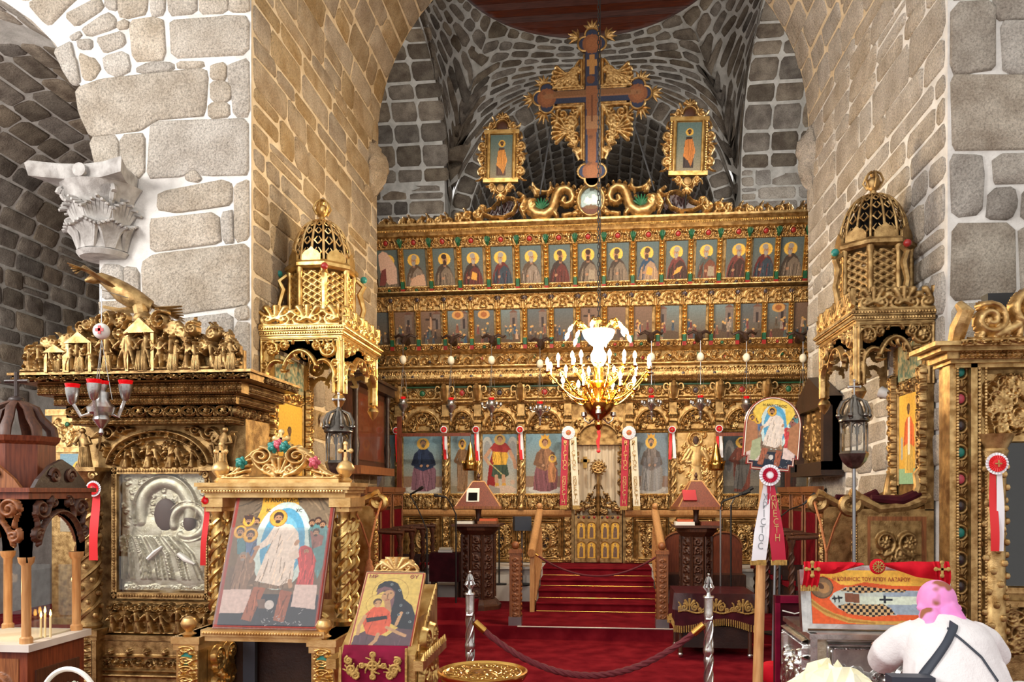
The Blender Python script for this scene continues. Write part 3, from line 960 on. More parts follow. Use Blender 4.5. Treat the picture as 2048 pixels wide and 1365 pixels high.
# backing boards
MB().bbox((X0,.02,.61),(xi(1148),.14,4.7)).build('backing', 'gold_dark', ico, smooth=0)
MB().bbox((xi(1246),.02,.61),(X1,.14,4.7)).build('backing', 'gold_dark', ico, smooth=0)
MB().bbox((xi(1148),.02, zi(890)),(xi(1246),.14,4.7)).build('backing', 'gold_dark', ico, smooth=0)

# ---- tiers that lean forward: (bottom row, top row, bottom forward, top forward)
class Tier:
 def __init__(s, pb, pt, fb, ft):
  s.pb, s.pt, s.fb, s.ft = pb, pt, fb, ft
  s.zb, s.zt = zi(pb, fb), zi(pt, ft)
  s.L = math.hypot(s.zt - s.zb, ft - fb)
  s.a = math.asin((ft - fb) / s.L)
 def k(s, py): return (s.pb - py) / (s.pb - s.pt)
 def pos(s, py, out=0.0):
  k = s.k(py)
  return (-(s.fb + (s.ft - s.fb) * k) - out * math.cos(s.a), s.zb + (s.zt - s.zb) * k - out * math.sin(s.a))
 def h(s, p0, p1): return abs(p1 - p0) / (s.pb - s.pt) * s.L
 def x(s, px): return xi(px, (s.fb + s.ft) / 2)
TA, TB = Tier(580,447,.06,.37), Tier(697,583,.05,.2)
for T in (TA, TB):
 me = MB().box((0,.035,0),(X1 - X0,.05, T.L)).mesh('tier_board', 0)
 y, z = T.pos((T.pb + T.pt) / 2)
 ip('tier_board', me, 'gold_dark', (X0 + X1) / 2, y, z, T.a)

def robe_cols(r):
 return r.choice([(c8(96,46,42), c8(58,66,74)),(c8(70,58,50), c8(120,104,88)),(c8(52,72,92), c8(156,126,100)),(c8(110,60,54), c8(70,52,46)),
      (c8(86,70,56), c8(132,116,102)),(c8(60,50,46), c8(96,52,46)),(c8(78,82,76), c8(112,70,54))])
def bust(i):
 r = random.Random(100 + i)
 P = Pic(44,72,.545 / .31, c8(92,104,102))
 P.grade(c8(104,98,88), c8(84,98,98))
 c1, c2 = robe_cols(r)
 fx = r.choice((-1,1)) * .05 if i != 7 else 0
 hx, hy = .5 + fx, .70
 P.circ(hx, hy, .29, c8(206,160,66)); P.circ(hx, hy, .27, c8(222,178,80)); P.circ(hx, hy, .2, c8(214,166,70))
 P.poly([(.04,0),(.1,.3),(.26,.5),(.42,.58),(.62,.58),(.78,.48),(.92,.28),(.97,0)], c1)
 P.poly([(.3,0),(.36,.34),(.6,.5),(.8,.42),(.95,.2),(.97,0)], c2)
 P.poly([(.08,.05),(.2,.3),(.34,.44),(.3,.2),(.24,0)], c2 * .8)
 for k in range(5):
  x = .15 + .15 * k
  P.line([(x, .02),(x + r.uniform(-.04,.1),.3)],.012,(c1 if k % 2 else c2) * .62)
  P.line([(x + .05,.04),(x + r.uniform(0,.14),.34)],.01, np.clip((c1 if k % 2 else c2) * 1.35,0,1))
 P.rect(hx - .06,.5, hx + .06,.62, c8(146,106,80))
 P.ell(hx + fx * .3, hy - .02,.11,.125, c8(168,124,92))
 hair = r.choice([c8(64,44,36), c8(150,140,130), c8(84,62,50)])
 P.ell(hx - fx * .4, hy + .07,.12,.07, hair)
 P.ell(hx + fx * .2, hy - .09,.08,.07, hair)
 for q in (-.04,.05): P.ell(hx + q + fx * .4, hy, .018,.008, c8(50,34,28))
 P.line([(hx + .005 + fx * .4, hy),(hx + .01 + fx * .4, hy - .04)],.01, c8(120,84,62))
 P.ell(.3 + r.random() * .2,.2,.07,.035, c8(166,122,92), rot=.6)
 if i in (3,9,10):
  P.poly([(.42,.16),(.68,.12),(.72,.3),(.5,.36)] if i != 10 else [(.3,.1),(.62,.2),(.74,.34),(.5,.3)], c8(210,150,70))
 elif i in (7,11):
  P.poly([(.52,.06),(.82,.06),(.8,.3),(.55,.32)], c8(150,134,112))
 if i == 0:
  P.poly([(.1,.86),(.3,.96),(.5,.92),(.75,.7),(.92,.5),(.9,.1),(.5,.06),(.2,.3),(.12,.5)], c8(206,170,150))
  P.poly([(.05,.05),(.2,.45),(.4,.5),(.42,.2),(.3,.05)], c8(120,66,62))
 if i == 1:
  P.poly([(.2,.02),(.3,.2),(.6,.3),(.9,.32),(.95,.02)], c8(196,156,128))
 return P
PXA = [775,830,887,944,1003,1060,1118,1176,1235,1296,1355,1415,1475,1529,1583]
PXB = [758,810,862,916,968,1020,1073,1126,1178,1230,1283,1337,1390,1445,1501,1556,1608]
def scene_pic(i):
 r = random.Random(500 + i)
 P = Pic(42,66,.54 / .3, c8(80,70,60))
 P.grade(c8(96,76,58), r.choice([c8(104,116,116), c8(86,92,94), c8(116,90,74)]))
 if r.random() < .7:
  x = r.choice((.05,.5,.62))
  P.rect(x, .45, x + .36,.9, c8(112,96,86)); P.rect(x + .12,.45, x + .24,.75, c8(58,48,46)); P.poly([(x - .04,.9),(x + .4,.9),(x + .18,.99)], c8(104,70,56))
 if i in (2,8):
  P.rect(.46,.3,.54,.95, c8(60,44,36)); P.rect(.22,.72,.78,.78, c8(60,44,36)); P.ell(.5,.62,.06,.2, c8(170,130,100))
 if i in (3,4,15):
  P.ell(.5,.86,.3,.13, c8(190,140,80)); P.ell(.5,.86,.16,.08, c8(150,90,50))
 P.ell(.5,.05,.7,.22, c8(84,66,50))
 for k in range(9):
  x, y = r.uniform(.1,.9), r.uniform(.12,.5)
  c1, c2 = robe_cols(r)
  c = np.clip(c2 * 1.15,0,1) if r.random() < .5 else c1 * 1.1
  P.poly([(x - .07, y - .16),(x - .04, y + .06),(x + .04, y + .06),(x + .08, y - .16)], c)
  P.line([(x, y - .1),(x + .03, y + .04)],.012, c * .6)
  if r.random() < .5: P.circ(x, y + .1,.055, c8(200,154,74))
  P.circ(x, y + .095,.034, c8(176,134,100))
 return P
# ---- relief patterns of the screen
def gem_frieze():
 W, Hh = .446,.15
 o = [S(arc(0,0,.05,0,360,28),.012, h=.9)]
 for q in (-1,1):
  o.append(S(spiral(q * .11,-.01,.045,1.2, PI / 2,-q),.011,.009))
  for k in range(4):
   o += leaf(q * (.06 + .03 * k),-.05 if k % 2 else .05,(1.0 if k % 2 else -1.0) * 1 if q > 0 else PI + (-1.0 if k % 2 else 1.0),.06,.013,.5)
  o += leaf(q * .15,0,.7 if q > 0 else PI - .7,.06,.016,.3) + leaf(q * .15,0,-.7 if q > 0 else PI + .7,.06,.016,-.3)
 o.append(S(seg((-W / 2, Hh / 2 - .008),(W / 2, Hh / 2 - .008)),.008, h=.6)); o.append(S(seg((-W / 2,-Hh / 2 + .008),(W / 2,-Hh / 2 + .008)),.008, h=.6))
 return o
def low_band():
 W, Hh = .446,.09
 o = [S(arc(0,0,.036,0,360,24),.01, h=.9)]
 for q in (-1,1):
  for k in range(3):
   o += leaf(q * (.05 + .045 * k),-.025 + .02 * (k % 2),(.5 if q > 0 else PI - .5),.06,.013,.6 * q) + leaf(q * (.05 + .045 * k),.02,(-.5 if q > 0 else PI + .5),.05,.011,-.6 * q)
 return o
def tref_arch():
 o = [S(arc(0,-.02,.085,20,160,16),.012), S(arc(-.115,-.075,.05,60,200,12),.012), S(arc(.115,-.075,.05,-20,120,12),.012)]
 o += beadrow(-.08,.08,.0,1,.02) + rosette(0,0,.045,6)
 o += fan(0,-.085,.05,5,20,160)
 for q in (-1,1):
  o += [S(arc(q * .2,.045,.035,0,360,22),.009)]
  o += leaf(q * .12,.06,.3 if q > 0 else PI - .3,.05,.014,.5 * q) + leaf(q * .16,-.01, PI / 2,.06,.014,-q * .5) + leaf(q * .07,.085,0 if q > 0 else PI, .06,.012,.3 * q)
  o += [S(seg((q * .17,-.1),(q * .17,-.02)),.014)]
 o += beadrow(-.205,.205,.095,22,.008,.8)
 return o
R_gem = relief('gem_frieze', .446,.15, gem_frieze, .028,.008)
R_low = relief('low_band', .446,.09, low_band, .024,.008)
R_tref = relief('trefoil_arch', .411,.2, tref_arch, .03,.0075)
R_scroll = relief('scroll_frieze', .9,.2, lambda: rinceau(.9,.2,5) + beadrow(-.45,.45,.094,40,.007,.5) + beadrow(-.45,.45,-.094,40,.007,.5),.032,.009)
def palm():
 o = []
 for k in range(5):
  x = -.3 + .12 * k + .06
  o += fan(x, -.07,.1,7,25,155, h=.9)
  o += [S(spiral(x + .06,.02,.028,1.2,0,1),.008)]
  o += leaf(x + .06,-.06, PI / 2,.06,.014,.2)
 return o
R_palm = relief('palmette_frieze', .6,.15, palm, .03,.008)
R_bead = relief('bead_moulding', .9,.035, lambda: beadrow(-.45,.45,0,34,.012) + [S(seg((-.45,.014),(.45,.014)),.004, h=.5)],.014,.0065)
def bracket_frieze():
 o = []
 for q in (-1,1):
  o += [S(spiral(q * .14,0,.06,1.4, PI, q),.012), S(spiral(q * .27,.01,.045,1.3,0,-q),.011)]
  o += leaf(q * .08,-.05,1.2 if q > 0 else PI - 1.2,.07,.013) + leaf(q * .2,.05,-.6 if q > 0 else PI + .6,.07,.013) + leaf(q * .22,-.05,.4 if q > 0 else PI - .4,.07,.012)
  o += rosette(q * .14,0,.03,5) + rosette(q * .27,.01,.024,5)
 o.append(S(arc(0,0,.055,0,360,26),.013))
 return o
R_brk = relief('leaf_frieze', .66,.17, bracket_frieze, .028,.0085)
def spandrel(seed):
 def f():
  r = random.Random(seed)
  o = [S(arc(0,-.2,.27,0,180,36, ry=.30),.016, h=1.2), S(arc(0,-.2,.21,0,180,30, ry=.235),.01, h=1.0)]
  o += [S(arc(0,.0 - .02,.085,0,360,32),.014, h=1.2)]
  for a in range(15,170,15):
   x, z = .24 * math.cos(R(a)),-.2 + .268 * math.sin(R(a))
   o += beadrow(x - .01, x + .01, z, 1,.013)
  for k in range(26):
   a, rr = r.uniform(0, PI), r.uniform(.11,.19)
   o.append(S(spiral(rr * math.cos(a),-.2 + rr * 1.12 * math.sin(a),.034,1.3, r.uniform(0,6), r.choice((-1,1)),14),.008))
  for q in (-1,1):
   o += [S(spiral(q * .29,.14,.062,1.5, PI, q),.012), S(spiral(q * .2,.185,.035,1.3,0,-q),.01), S(spiral(q * .31,.02,.04,1.3,1, q),.01)]
   o += rosette(q * .29,.14,.034,6) + leaf(q * .22,.1, PI / 2,.08,.014, q * .6) + leaf(q * .3,.06, PI / 2,.08,.014,-q * .6) + leaf(q * .12,.17,0 if q > 0 else PI, .08,.014,.4)
   o += leaf(q * .33,-.05, PI / 2,.1,.016,.2 * q) + leaf(q * .3,-.13, PI / 2,.1,.014,-.3 * q)
   o += [S(seg((q * .34,-.21),(q * .34,.21)),.008, h=.6)]
  o += [S(seg((-.35,.205),(.35,.205)),.012, h=.8), S(seg((-.35,-.205),(.35,-.205)),.012, h=.8)]
  return o
 return f
R_span = [relief('arch_spandrel_%d' % k, .7,.43, spandrel(9 + k),.04,.0085) for k in range(2)]
def dense(W, Hh, seed, n=20, rr=.05):
 def f():
  r = random.Random(seed)
  o = []
  for k in range(n):
   x, z = r.uniform(-W / 2 + rr, W / 2 - rr), r.uniform(-Hh / 2 + rr * .8, Hh / 2 - rr * .8)
   d = r.choice((-1,1))
   o.append(S(spiral(x, z, rr * r.uniform(.7,1.2),1.4, r.uniform(0,6.2), d, 18), rr * .2, rr * .16))
   for q in range(3): o += leaf(x, z, r.uniform(0,6.2), rr * 1.4, rr * .26,.6 * d)
   if k % 3 == 0: o += rosette(x, z, rr * .6,6)
  return o
 return f
R_panel = relief('carved_panel', .6,.22, lambda: dense(.6,.22,3,26,.05)() + [S(seg((-.3,.1),(.3,.1)),.01, h=.7), S(seg((-.3,-.1),(.3,-.1)),.01, h=.7)],.03,.0085)
def oval_panel():
 o = dense(.46,.56,5,34,.055)()
 o = [s for s in o if True]
 o += [S(arc(0,0,.1,0,360,40, ry=.15),.022, h=1.4)]
 for q in (-1,1):
  for w in (.24,.275,.31):
   o += [S(seg((q * w, -.36),(q * w, .36)),.012, h=.9), S(seg((-w, q * (w + .05)),(w, q * (w + .05))),.012, h=.9)]
  o += beadrow(-.34,.34, q * .258,34,.008,.8, True) + beadrow(-.29,.29, q * .31,28,.008,.8)
 return o
R_oval = relief('oval_panel', .66,.74, oval_panel, .035,.0095)
def pilaster():
 o = []
 for k in range(6):
  z = -.3 + .1 * k + .03
  q = 1 if k % 2 else -1
  o.append(S(spiral(q * .008, z, .034,1.2,-PI / 2, q, 18),.01))
  o += leaf(-q * .02, z - .03, PI / 2,.07,.014, q * .5) + leaf(q * .03, z + .03, PI / 2,.05,.011,-q * .5)
 return o
R_pil = relief('carved_pilaster', .1,.62, pilaster, .026,.008)
def stile():
 o = [S(seg((-.026,-.3),(-.026,.3)),.006, h=.7), S(seg((.026,-.3),(.026,.3)),.006, h=.7)]
 for k in range(10):
  z = -.28 + .06 * k
  o += leaf(0, z, PI / 2 + .5,.055,.012,-.5) + leaf(0, z, PI / 2 - .5,.055,.012,.5)
 return o
R_stile = relief('leaf_stile', .07,.62, stile, .026,.0065)
LEAF = MB()
for k in range(5):
 a = -.9 + .45 * k
 LEAF.tube([(0,0,-.05),(.02 * math.sin(a),-.03,.0),(.05 * math.sin(a),-.034,.05 * math.cos(a) + .01)],[.008,.016,.006],6)
LEAF = LEAF.mesh('painted_leaf')
GEM = MB().ball((0,0,0),1,12,8,(1,.55,1)).mesh('gem')
R_ring = relief('gem_ring', .13,.13, lambda: [S(arc(0,0,.048,0,360,30),.013)],.02,.006, cut=True)
def gem(x, y, z, r, m, rx=0.0, parent=None):
 return put('gem', GEM, m, parent or ico, (x, y, z),(rx, 0,0),(r, r, r))

def tile_row(me, W, name, m, y, z, x0=X0, x1=X1, rx=0.0, want=None):
 n = max(1, round((x1 - x0) / (want or W)))
 w = (x1 - x0) / n
 for k in range(n):
  ip(name, me, m, x0 + (k + .5) * w, y, z, rx, w / W)
def cornice(prof, name='cornice', m='gold', x0=X0, x1=X1):
 """moulding: profile of (forward, z) points from bottom to top"""
 n = len(prof)
 vs = [(x0,-f, z) for f, z in prof] + [(x1,-f, z) for f, z in prof]
 vs += [(x0,.03, prof[0][1]),(x0,.03, prof[-1][1]),(x1,.03, prof[0][1]),(x1,.03, prof[-1][1])]
 fs = [(i, i + n, i + n + 1, i + 1) for i in range(n - 1)]
 fs += [(2 * n, 2 * n + 2, n, 0),(n - 1,2 * n - 1,2 * n + 3,2 * n + 1)]
 return MB().add(vs, fs).build(name, m, ico, smooth=25)

# ---- upper tier: fifteen half-length saints
hA = TA.h(485,563)
PA = (PXA[-1] - PXA[0]) / 14
SAINTS = ['bare flaked icon with a pale patch', 'flaked icon of a grey haired saint', 'icon of a saint in blue and cream', 'icon of a saint in red with an open book', 'icon of an old saint in white folds', 'icon of a bearded saint in dark robes',
    'icon of a veiled woman with bowed head', 'icon of the enthroned bearded figure at the centre', 'icon of a bare shouldered saint', 'icon of a saint holding a yellow book and a sword', 'icon of a white bearded saint with a tilted orange book',
    'icon of a dark bearded saint with a scroll', 'icon of an old saint looking left', 'icon of a saint in blue and white', 'icon of a young saint in red at the far right']
for i, px in enumerate(PXA):
 x = TA.x(px)
 y, z = TA.pos(524,.012)
 o = put('icon', bust(i).mesh('icon', .335, hA), None, ico, (x, y, z),(TA.a, 0,0)); o['label'] = SAINTS[i] + ', upper row of the screen'
 y, z = TA.pos(472.5,.01)
 ip('frieze_panel', R_gem, 'gold', x, y, z, TA.a, .98,1.0)
 gem(x, y - .012, z - .004,.036, 'red_paint', TA.a)
 y, z = TA.pos(571,.01)
 ip('lower_band', R_low, 'gold', x, y, z, TA.a, .98,1.05)
 gem(x, y - .01, z, .026, 'gem_dark' if i not in (0,1) else 'green_paint', TA.a)
for k in range(16):
 px = PXA[0] + PA * (k - .5)
 x = TA.x(px)
 y, z = TA.pos(524,.03)
 ip('stile', R_stile, 'gold_bright', x, y, z, TA.a, 1.25, hA / .6)
 y, z = TA.pos(474,.03)
 ip('leaf', LEAF, 'green_paint', x, y, z, TA.a, 1.1,1.3)
 y, z = TA.pos(560,.06)
 put('bracket_foot', MB().box((0,0,0),(.05,.03,.11)).mesh('bracket_foot', 0), 'green_paint', ico, (x, y, z),(TA.a, 0,0))
 y, z = TA.pos(573,.06)
 put('bracket_base', MB().box((0,0,0),(.06,.04,.08)).mesh('bracket_base', 0), 'red_paint', ico, (x, y, z),(TA.a, 0,0))
for py in (483.5,564.5):
 y, z = TA.pos(py, .02)
 tile_row(R_bead, .9, 'bead_moulding', 'gold', y, z, rx=TA.a)
cornice([(TA.ft - .05, TA.zt - .12),(TA.ft + .02, TA.zt - .1),(TA.ft + .05, TA.zt - .04),(TA.ft + .12, TA.zt),(TA.ft + .14, TA.zt + .02),(TA.ft + .14, TA.zt + .05),(TA.ft - .1, TA.zt + .05)])
tile_row(R_bead, .9, 'bead_moulding', 'gold_bright', -(TA.ft + .1), TA.zt - .05)
cornice([(.06, zi(587)),(.2, zi(585.5)),(.24, zi(583)),(.24, zi(581)),(.06, zi(580))])
# ---- second tier: seventeen feast scenes
hB = TB.h(614,683)
for i, px in enumerate(PXB):
 x = TB.x(px)
 y, z = TB.pos(648.5,.012)
 o = put('icon', scene_pic(i).mesh('icon', .31, hB), None, ico, (x, y, z),(TB.a, 0,0)); o['label'] = 'small crowded feast scene in the second row of the screen'
 y, z = TB.pos(598,.012)
 ip('arch_panel', R_tref, 'gold', x, y, z, TB.a, 1.0,1.05)
 y, z = TB.pos(690,.012)
 ip('lower_band', R_low, 'gold', x, y, z, TB.a, .92,1.0)
 gem(x, y - .01, z, .022,('red_paint', 'green_paint', 'gem_dark')[i % 3], TB.a)
for k in range(18):
 px = 758 + 53.1 * (k - .5)
 x = TB.x(px)
 y, z = TB.pos(648.5,.03)
 ip('stile', R_stile, 'gold_bright', x, y, z, TB.a, 1.2, hB / .6)
 y, z = TB.pos(592,.03)
 gem(x, y, z, .04, 'gem_dark', TB.a)
 y, z = TB.pos(679,.055)
 put('bracket_foot', MB().box((0,0,0),(.05,.03,.1)).mesh('bracket_foot', 0), 'green_paint', ico, (x, y, z),(TB.a, 0,0))
 y, z = TB.pos(691,.055)
 put('bracket_base', MB().box((0,0,0),(.055,.035,.07)).mesh('bracket_base', 0), 'red_paint', ico, (x, y, z),(TB.a, 0,0))
for py in (612.5,684):
 y, z = TB.pos(py, .02)
 tile_row(R_bead, .9, 'bead_moulding', 'gold', y, z, rx=TB.a)
# ---- friezes of the entablature
cornice([(.02, zi(706)),(.1, zi(704)),(.13, zi(701)),(.15, zi(698)),(.04, zi(697))])
tile_row(R_scroll, .9, 'scroll_frieze', 'gold', -.05, zi(718), want=.86)
MB().bbox((X0,-.05, zi(731)),(X1,.05, zi(705))).build('frieze_board', 'gold_dark', ico, smooth=0)
for k in range(17):
 gem(X0 + .2 + .41 * k, -.075, zi(716) + .03 * math.sin(k * 2.3),.026,('green_paint', 'red_paint', 'gem_dark')[k % 3])
cornice([(.05, zi(736)),(.14, zi(733.5)),(.17, zi(732)),(.17, zi(730)),(.05, zi(729))])
MB().bbox((X0,-.09, zi(757)),(X1,.05, zi(735))).build('frieze_board', 'gold_dark', ico, smooth=0)
tile_row(R_palm, .6, 'palmette_frieze', 'gold', -.1, zi(746))
for k in range(15):
 gem(X0 + .3 + .46 * k, -.13, zi(752),.03, 'gem_dark')
cornice([(.05, zi(771)),(.09, zi(769)),(.15, zi(766)),(.2, zi(762)),(.22, zi(758)),(.24, zi(756)),(.05, zi(755.5))])
tile_row(R_bead, .9, 'bead_moulding', 'gold', -.17, zi(764))
tile_row(R_bead, .9, 'bead_moulding', 'gold', -.23, zi(757.5))
MB().bbox((X0,-.1, zi(773.5)),(X1,.05, zi(771))).build('painted_fillet', 'green_paint', ico, smooth=0)
COLS = [708,799,893,957,1043,1136,1258,1345,1437,1530,1622]
BAYS = [(COLS[k], COLS[k + 1]) for k in range(len(COLS) - 1)]
BR = MB()
BR.prism([(-.06,-.12),(.06,-.12),(.06,.12),(-.06,.12)],-.05,0.02)
for q in (-1,1):
 pts = [(q * .11 + .035 * math.cos(a) * q, -.06,.05 + .05 * math.sin(a)) for a in np.linspace(-2.6,2.6,14)]
 BR.tube([(q * .06,-.05,-.1)] + pts, .016,6)
BR.tube([(0,-.04,-.12),(0,-.1,-.05),(0,-.13,.05),(0,-.1,.12)],[.03,.045,.05,.03],8)
BR = BR.mesh('bracket')
for (a, b) in BAYS:
 xa, xb = xi(a), xi(b)
 w = xb - xa
 xm = (xa + xb) / 2
 ip('leaf_frieze', R_brk, 'gold', xm, -.02, zi(784),0,(w - .1) / .66,1.0)
 gem(xm, -.045, zi(784),.045,('red_paint', 'green_paint', 'red_paint', 'gem_dark')[BAYS.index((a, b)) % 4])
 q = BAYS.index((a, b))
 if q != 5:
  ip('arch_spandrel', R_span[q % 2], 'gold', xm, -.015, zi(834),0,(w - .06) / .7,1.0)
  put('lattice', MB().lathe([(.07,0),(.07,.01)],20, mx=Matrix.Rotation(PI / 2,4, 'X')).mesh('lattice'), 'lattice_dark', ico, (xm, -.012, zi(834) - .02))
for c in COLS:
 ip('bracket', BR, 'gold', xi(c),-.06, zi(785))
cornice([(.03, zi(808)),(.06, zi(806)),(.07, zi(802)),(.1, zi(799)),(.12, zi(797)),(.03, zi(796))])
tile_row(R_bead, .9, 'bead_moulding', 'gold', -.09, zi(803))
# ---- the row of large icons
def sky(nx, ny, asp, lo=c8(150,146,132), hi=c8(116,148,160)):
 return Pic(nx, ny, asp, hi).grade(lo, hi, .2,.9)
def folds(P, r, pts, c, n=8):
 xs = [p[0] for p in pts]; ys_ = [p[1] for p in pts]
 m = inpoly(P.X, P.Y, pts)
 P.fill(m, c)
 keep = P.C.copy()
 for k in range(n):
  x = r.uniform(min(xs), max(xs))
  P.line([(x, min(ys_)),(x + r.uniform(-.08,.08),(min(ys_) + max(ys_)) / 2),(x + r.uniform(-.1,.1), max(ys_))],.011, c * (.68 if k % 2 else 1.25),.7)
 P.C = np.where(m[..., None], P.C, keep)
def saint_face(P, x, y, r, halo=c8(222,176,78), hair=c8(84,66,56), beard=True, skin=c8(178,136,104)):
 P.circ(x, y, r * 2.1, halo)
 P.circ(x, y + r * .25, r * 1.12, hair)
 P.ell(x, y - r * .05, r * .86, r * P.asp * 1.05, skin)
 if beard: P.ell(x, y - r * P.asp * .75, r * .6, r * P.asp * .6, hair)
 for q in (-1,1): P.ell(x + q * r * .33, y + r * .12, r * .15, r * .11 * P.asp, c8(48,32,26))
 P.line([(x, y),(x + r * .08, y - r * .35 * P.asp)], r * .08, c8(130,92,70))
def seated(seed, c1, c2, beard=True, child=False, sk=None, crown=False, hair=c8(110,100,92)):
 r = random.Random(seed)
 P = sky(70,110,1.65) if sk is None else sk
 P.rect(0,0,1,.12, c8(168,160,148)); P.rect(0,.12,1,.3, c8(140,112,92))
 P.ell(.5,.08,.42,.07, c8(196,192,182))
 folds(P, r, [(.2,.08),(.24,.36),(.3,.5),(.7,.52),(.84,.4),(.82,.1),(.62,.05),(.4,.05)], c2,12)
 folds(P, r, [(.28,.44),(.3,.66),(.42,.76),(.6,.76),(.74,.66),(.76,.44),(.5,.38)], c1,8)
 P.line([(.34,.66),(.26,.5),(.46,.46)],.05, c1 * .8); P.line([(.7,.66),(.78,.5),(.6,.46)],.05, c1 * .8)
 P.circ(.46,.47,.035, c8(178,136,104)); P.circ(.62,.47,.035, c8(178,136,104))
 saint_face(P, .51,.83,.075, beard=beard, hair=hair)
 if crown: P.poly([(.42,.9),(.4,.97),(.46,.94),(.51,.98),(.56,.94),(.62,.97),(.6,.9)], c8(214,160,60))
 if child:
  folds(P, r, [(.6,.2),(.58,.42),(.64,.52),(.76,.52),(.8,.4),(.78,.2)], c8(170,116,76),5)
  saint_face(P, .7,.58,.05, beard=False)
 return P
def archangel():
 r = random.Random(12)
 P = sky(76,120,1.8, c8(176,166,148), c8(110,138,152))
 for q in (-1,1): P.ell(.5 + q * .36,.74,.16,.2, c8(170,168,160)); P.ell(.5 + q * .36,.72,.1,.15, c8(140,142,140))
 P.poly([(.12,.1),(.2,.5),(.34,.8),(.56,.82),(.5,.4),(.3,.05)], c8(138,36,34))
 folds(P, r, [(.26,.3),(.32,.5),(.7,.5),(.76,.32),(.6,.26),(.4,.26)], c8(58,74,58),7)
 folds(P, r, [(.32,.48),(.28,.62),(.32,.74),(.68,.74),(.74,.62),(.68,.48)], c8(206,156,56),9)
 P.poly([(.2,.74),(.34,.84),(.66,.84),(.84,.72),(.7,.68),(.3,.7)], c8(150,48,44))
 P.line([(.22,.72),(.08,.6),(.2,.5)],.05, c8(184,140,110)); P.line([(.78,.7),(.9,.56),(.94,.44)],.05, c8(184,140,110))
 P.line([(.16,.54),(.62,.3)],.012, c8(190,180,120))
 for x in (.4,.6): P.line([(x, .3),(x + .02,.12)],.05, c8(186,144,112)); P.line([(x + .02,.16),(x + .02,.08)],.06, c8(200,150,60))
 P.ell(.62,.08,.34,.07, c8(196,170,148)); P.circ(.86,.2,.07, c8(190,160,136)); P.poly([(.04,0),(.2,.16),(.5,.1),(.5,0)], c8(150,140,128))
 saint_face(P, .5,.89,.075, halo=c8(190,160,92), beard=False)
 return P
def standing(seed, c1, c2, wings=False, dark=False, hair=c8(84,62,48)):
 r = random.Random(seed)
 P = sky(70,120,1.85, c8(120,112,100) if dark else c8(170,160,140), c8(58,66,70) if dark else c8(118,146,156))
 P.rect(0,0,1,.14, c8(96,90,80) if dark else c8(150,140,118))
 if wings:
  for q in (-1,1): P.ell(.5 + q * .32,.6,.14,.26, c8(112,108,104)); P.ell(.5 + q * .33,.56,.08,.2, c8(86,84,82))
 folds(P, r, [(.3,.05),(.28,.5),(.36,.74),(.64,.74),(.74,.5),(.7,.05)], c1,10)
 folds(P, r, [(.28,.1),(.36,.5),(.6,.62),(.72,.46),(.6,.2),(.5,.08)], c2,8)
 P.line([(.36,.7),(.2,.55),(.4,.5)],.05, c1 * .85); P.line([(.66,.7),(.8,.56),(.62,.5)],.05, c1 * .85)
 saint_face(P, .5,.82,.075, hair=hair)
 return P
def church_pic():          # bishop half covered by a pale cloth
 P = seated(71, c8(120,110,104), c8(150,146,140), sk=sky(70,110,1.6, c8(140,146,150), c8(116,132,142)), crown=True, hair=c8(90,84,80))
 return P
BIG = {0: ('icon of a saint beside a column, partly hidden', standing(3, c8(150,130,110), c8(130,120,130))),
    1: ('icon of a seated evangelist in dark blue and mauve', seated(5, c8(44,56,82), c8(130,92,104))),
    2: ('icon of a standing woman saint in brown', standing(8, c8(140,104,70), c8(150,116,84))),
    3: ('icon of the armoured archangel in a gold cuirass', archangel()),
    4: ('icon of the crowned enthroned mother and child', seated(9, c8(146,104,74), c8(122,76,80), False, True, crown=True, hair=c8(120,70,50))),
    6: ('icon of an enthroned crowned bishop behind a pale cloth', church_pic()),
    8: ('dark icon of a winged standing saint in reddish brown', standing(21, c8(112,62,50), c8(96,92,88), True, True)),
    9: ('dark icon of a standing saint at the right end', standing(25, c8(70,50,46), c8(60,56,54), False, True))}  # painted in dull dark browns and greys
zt, zb = zi(865), zi(990)
for q, (a, b) in enumerate(BAYS):
 xa, xb = xi(a) + .06, xi(b) - .06
 w, xm = xb - xa, (xi(a) + xi(b)) / 2
 if q in BIG:
  o = put('icon', BIG[q][1].mesh('icon', w, zt - zb), None, ico, (xm, -.012,(zt + zb) / 2)); o['label'] = BIG[q][0]
 if q != 5:
  for s_ in (-1,1):
   MB().tube([(xm + s_ * (w / 2 + .005),-.02, zb),(xm + s_ * (w / 2 + .005),-.02, zt)],.014,6).build('icon_frame', 'gold', ico)
  for z in (zb, zt):
   ip('icon_frame', R_bead, 'gold_bright', xm, -.015, z, 0, w / .9)
  n = 2 if w > .5 else 1
  for k in range(n):
   ip('carved_panel', R_panel, 'gold', xm + (k - (n - 1) / 2) * w / n, -.015, zi(1005),0, w / n / .6,1.0)
  ip('oval_panel', R_oval, 'gold', xm, -.015, zi(1081),0, w / .66,.94)
  put('oval_medallion', GEM, 'gem_dark', ico, (xm, -.02, zi(1081)),(0,0,0),(.085 * w / .66,.02,.13))
MB().bbox((xi(1447),-.05, zi(1014)),(xi(1510),-.02, zi(995))).build('plaque', 'gold_dark', ico, smooth=0)
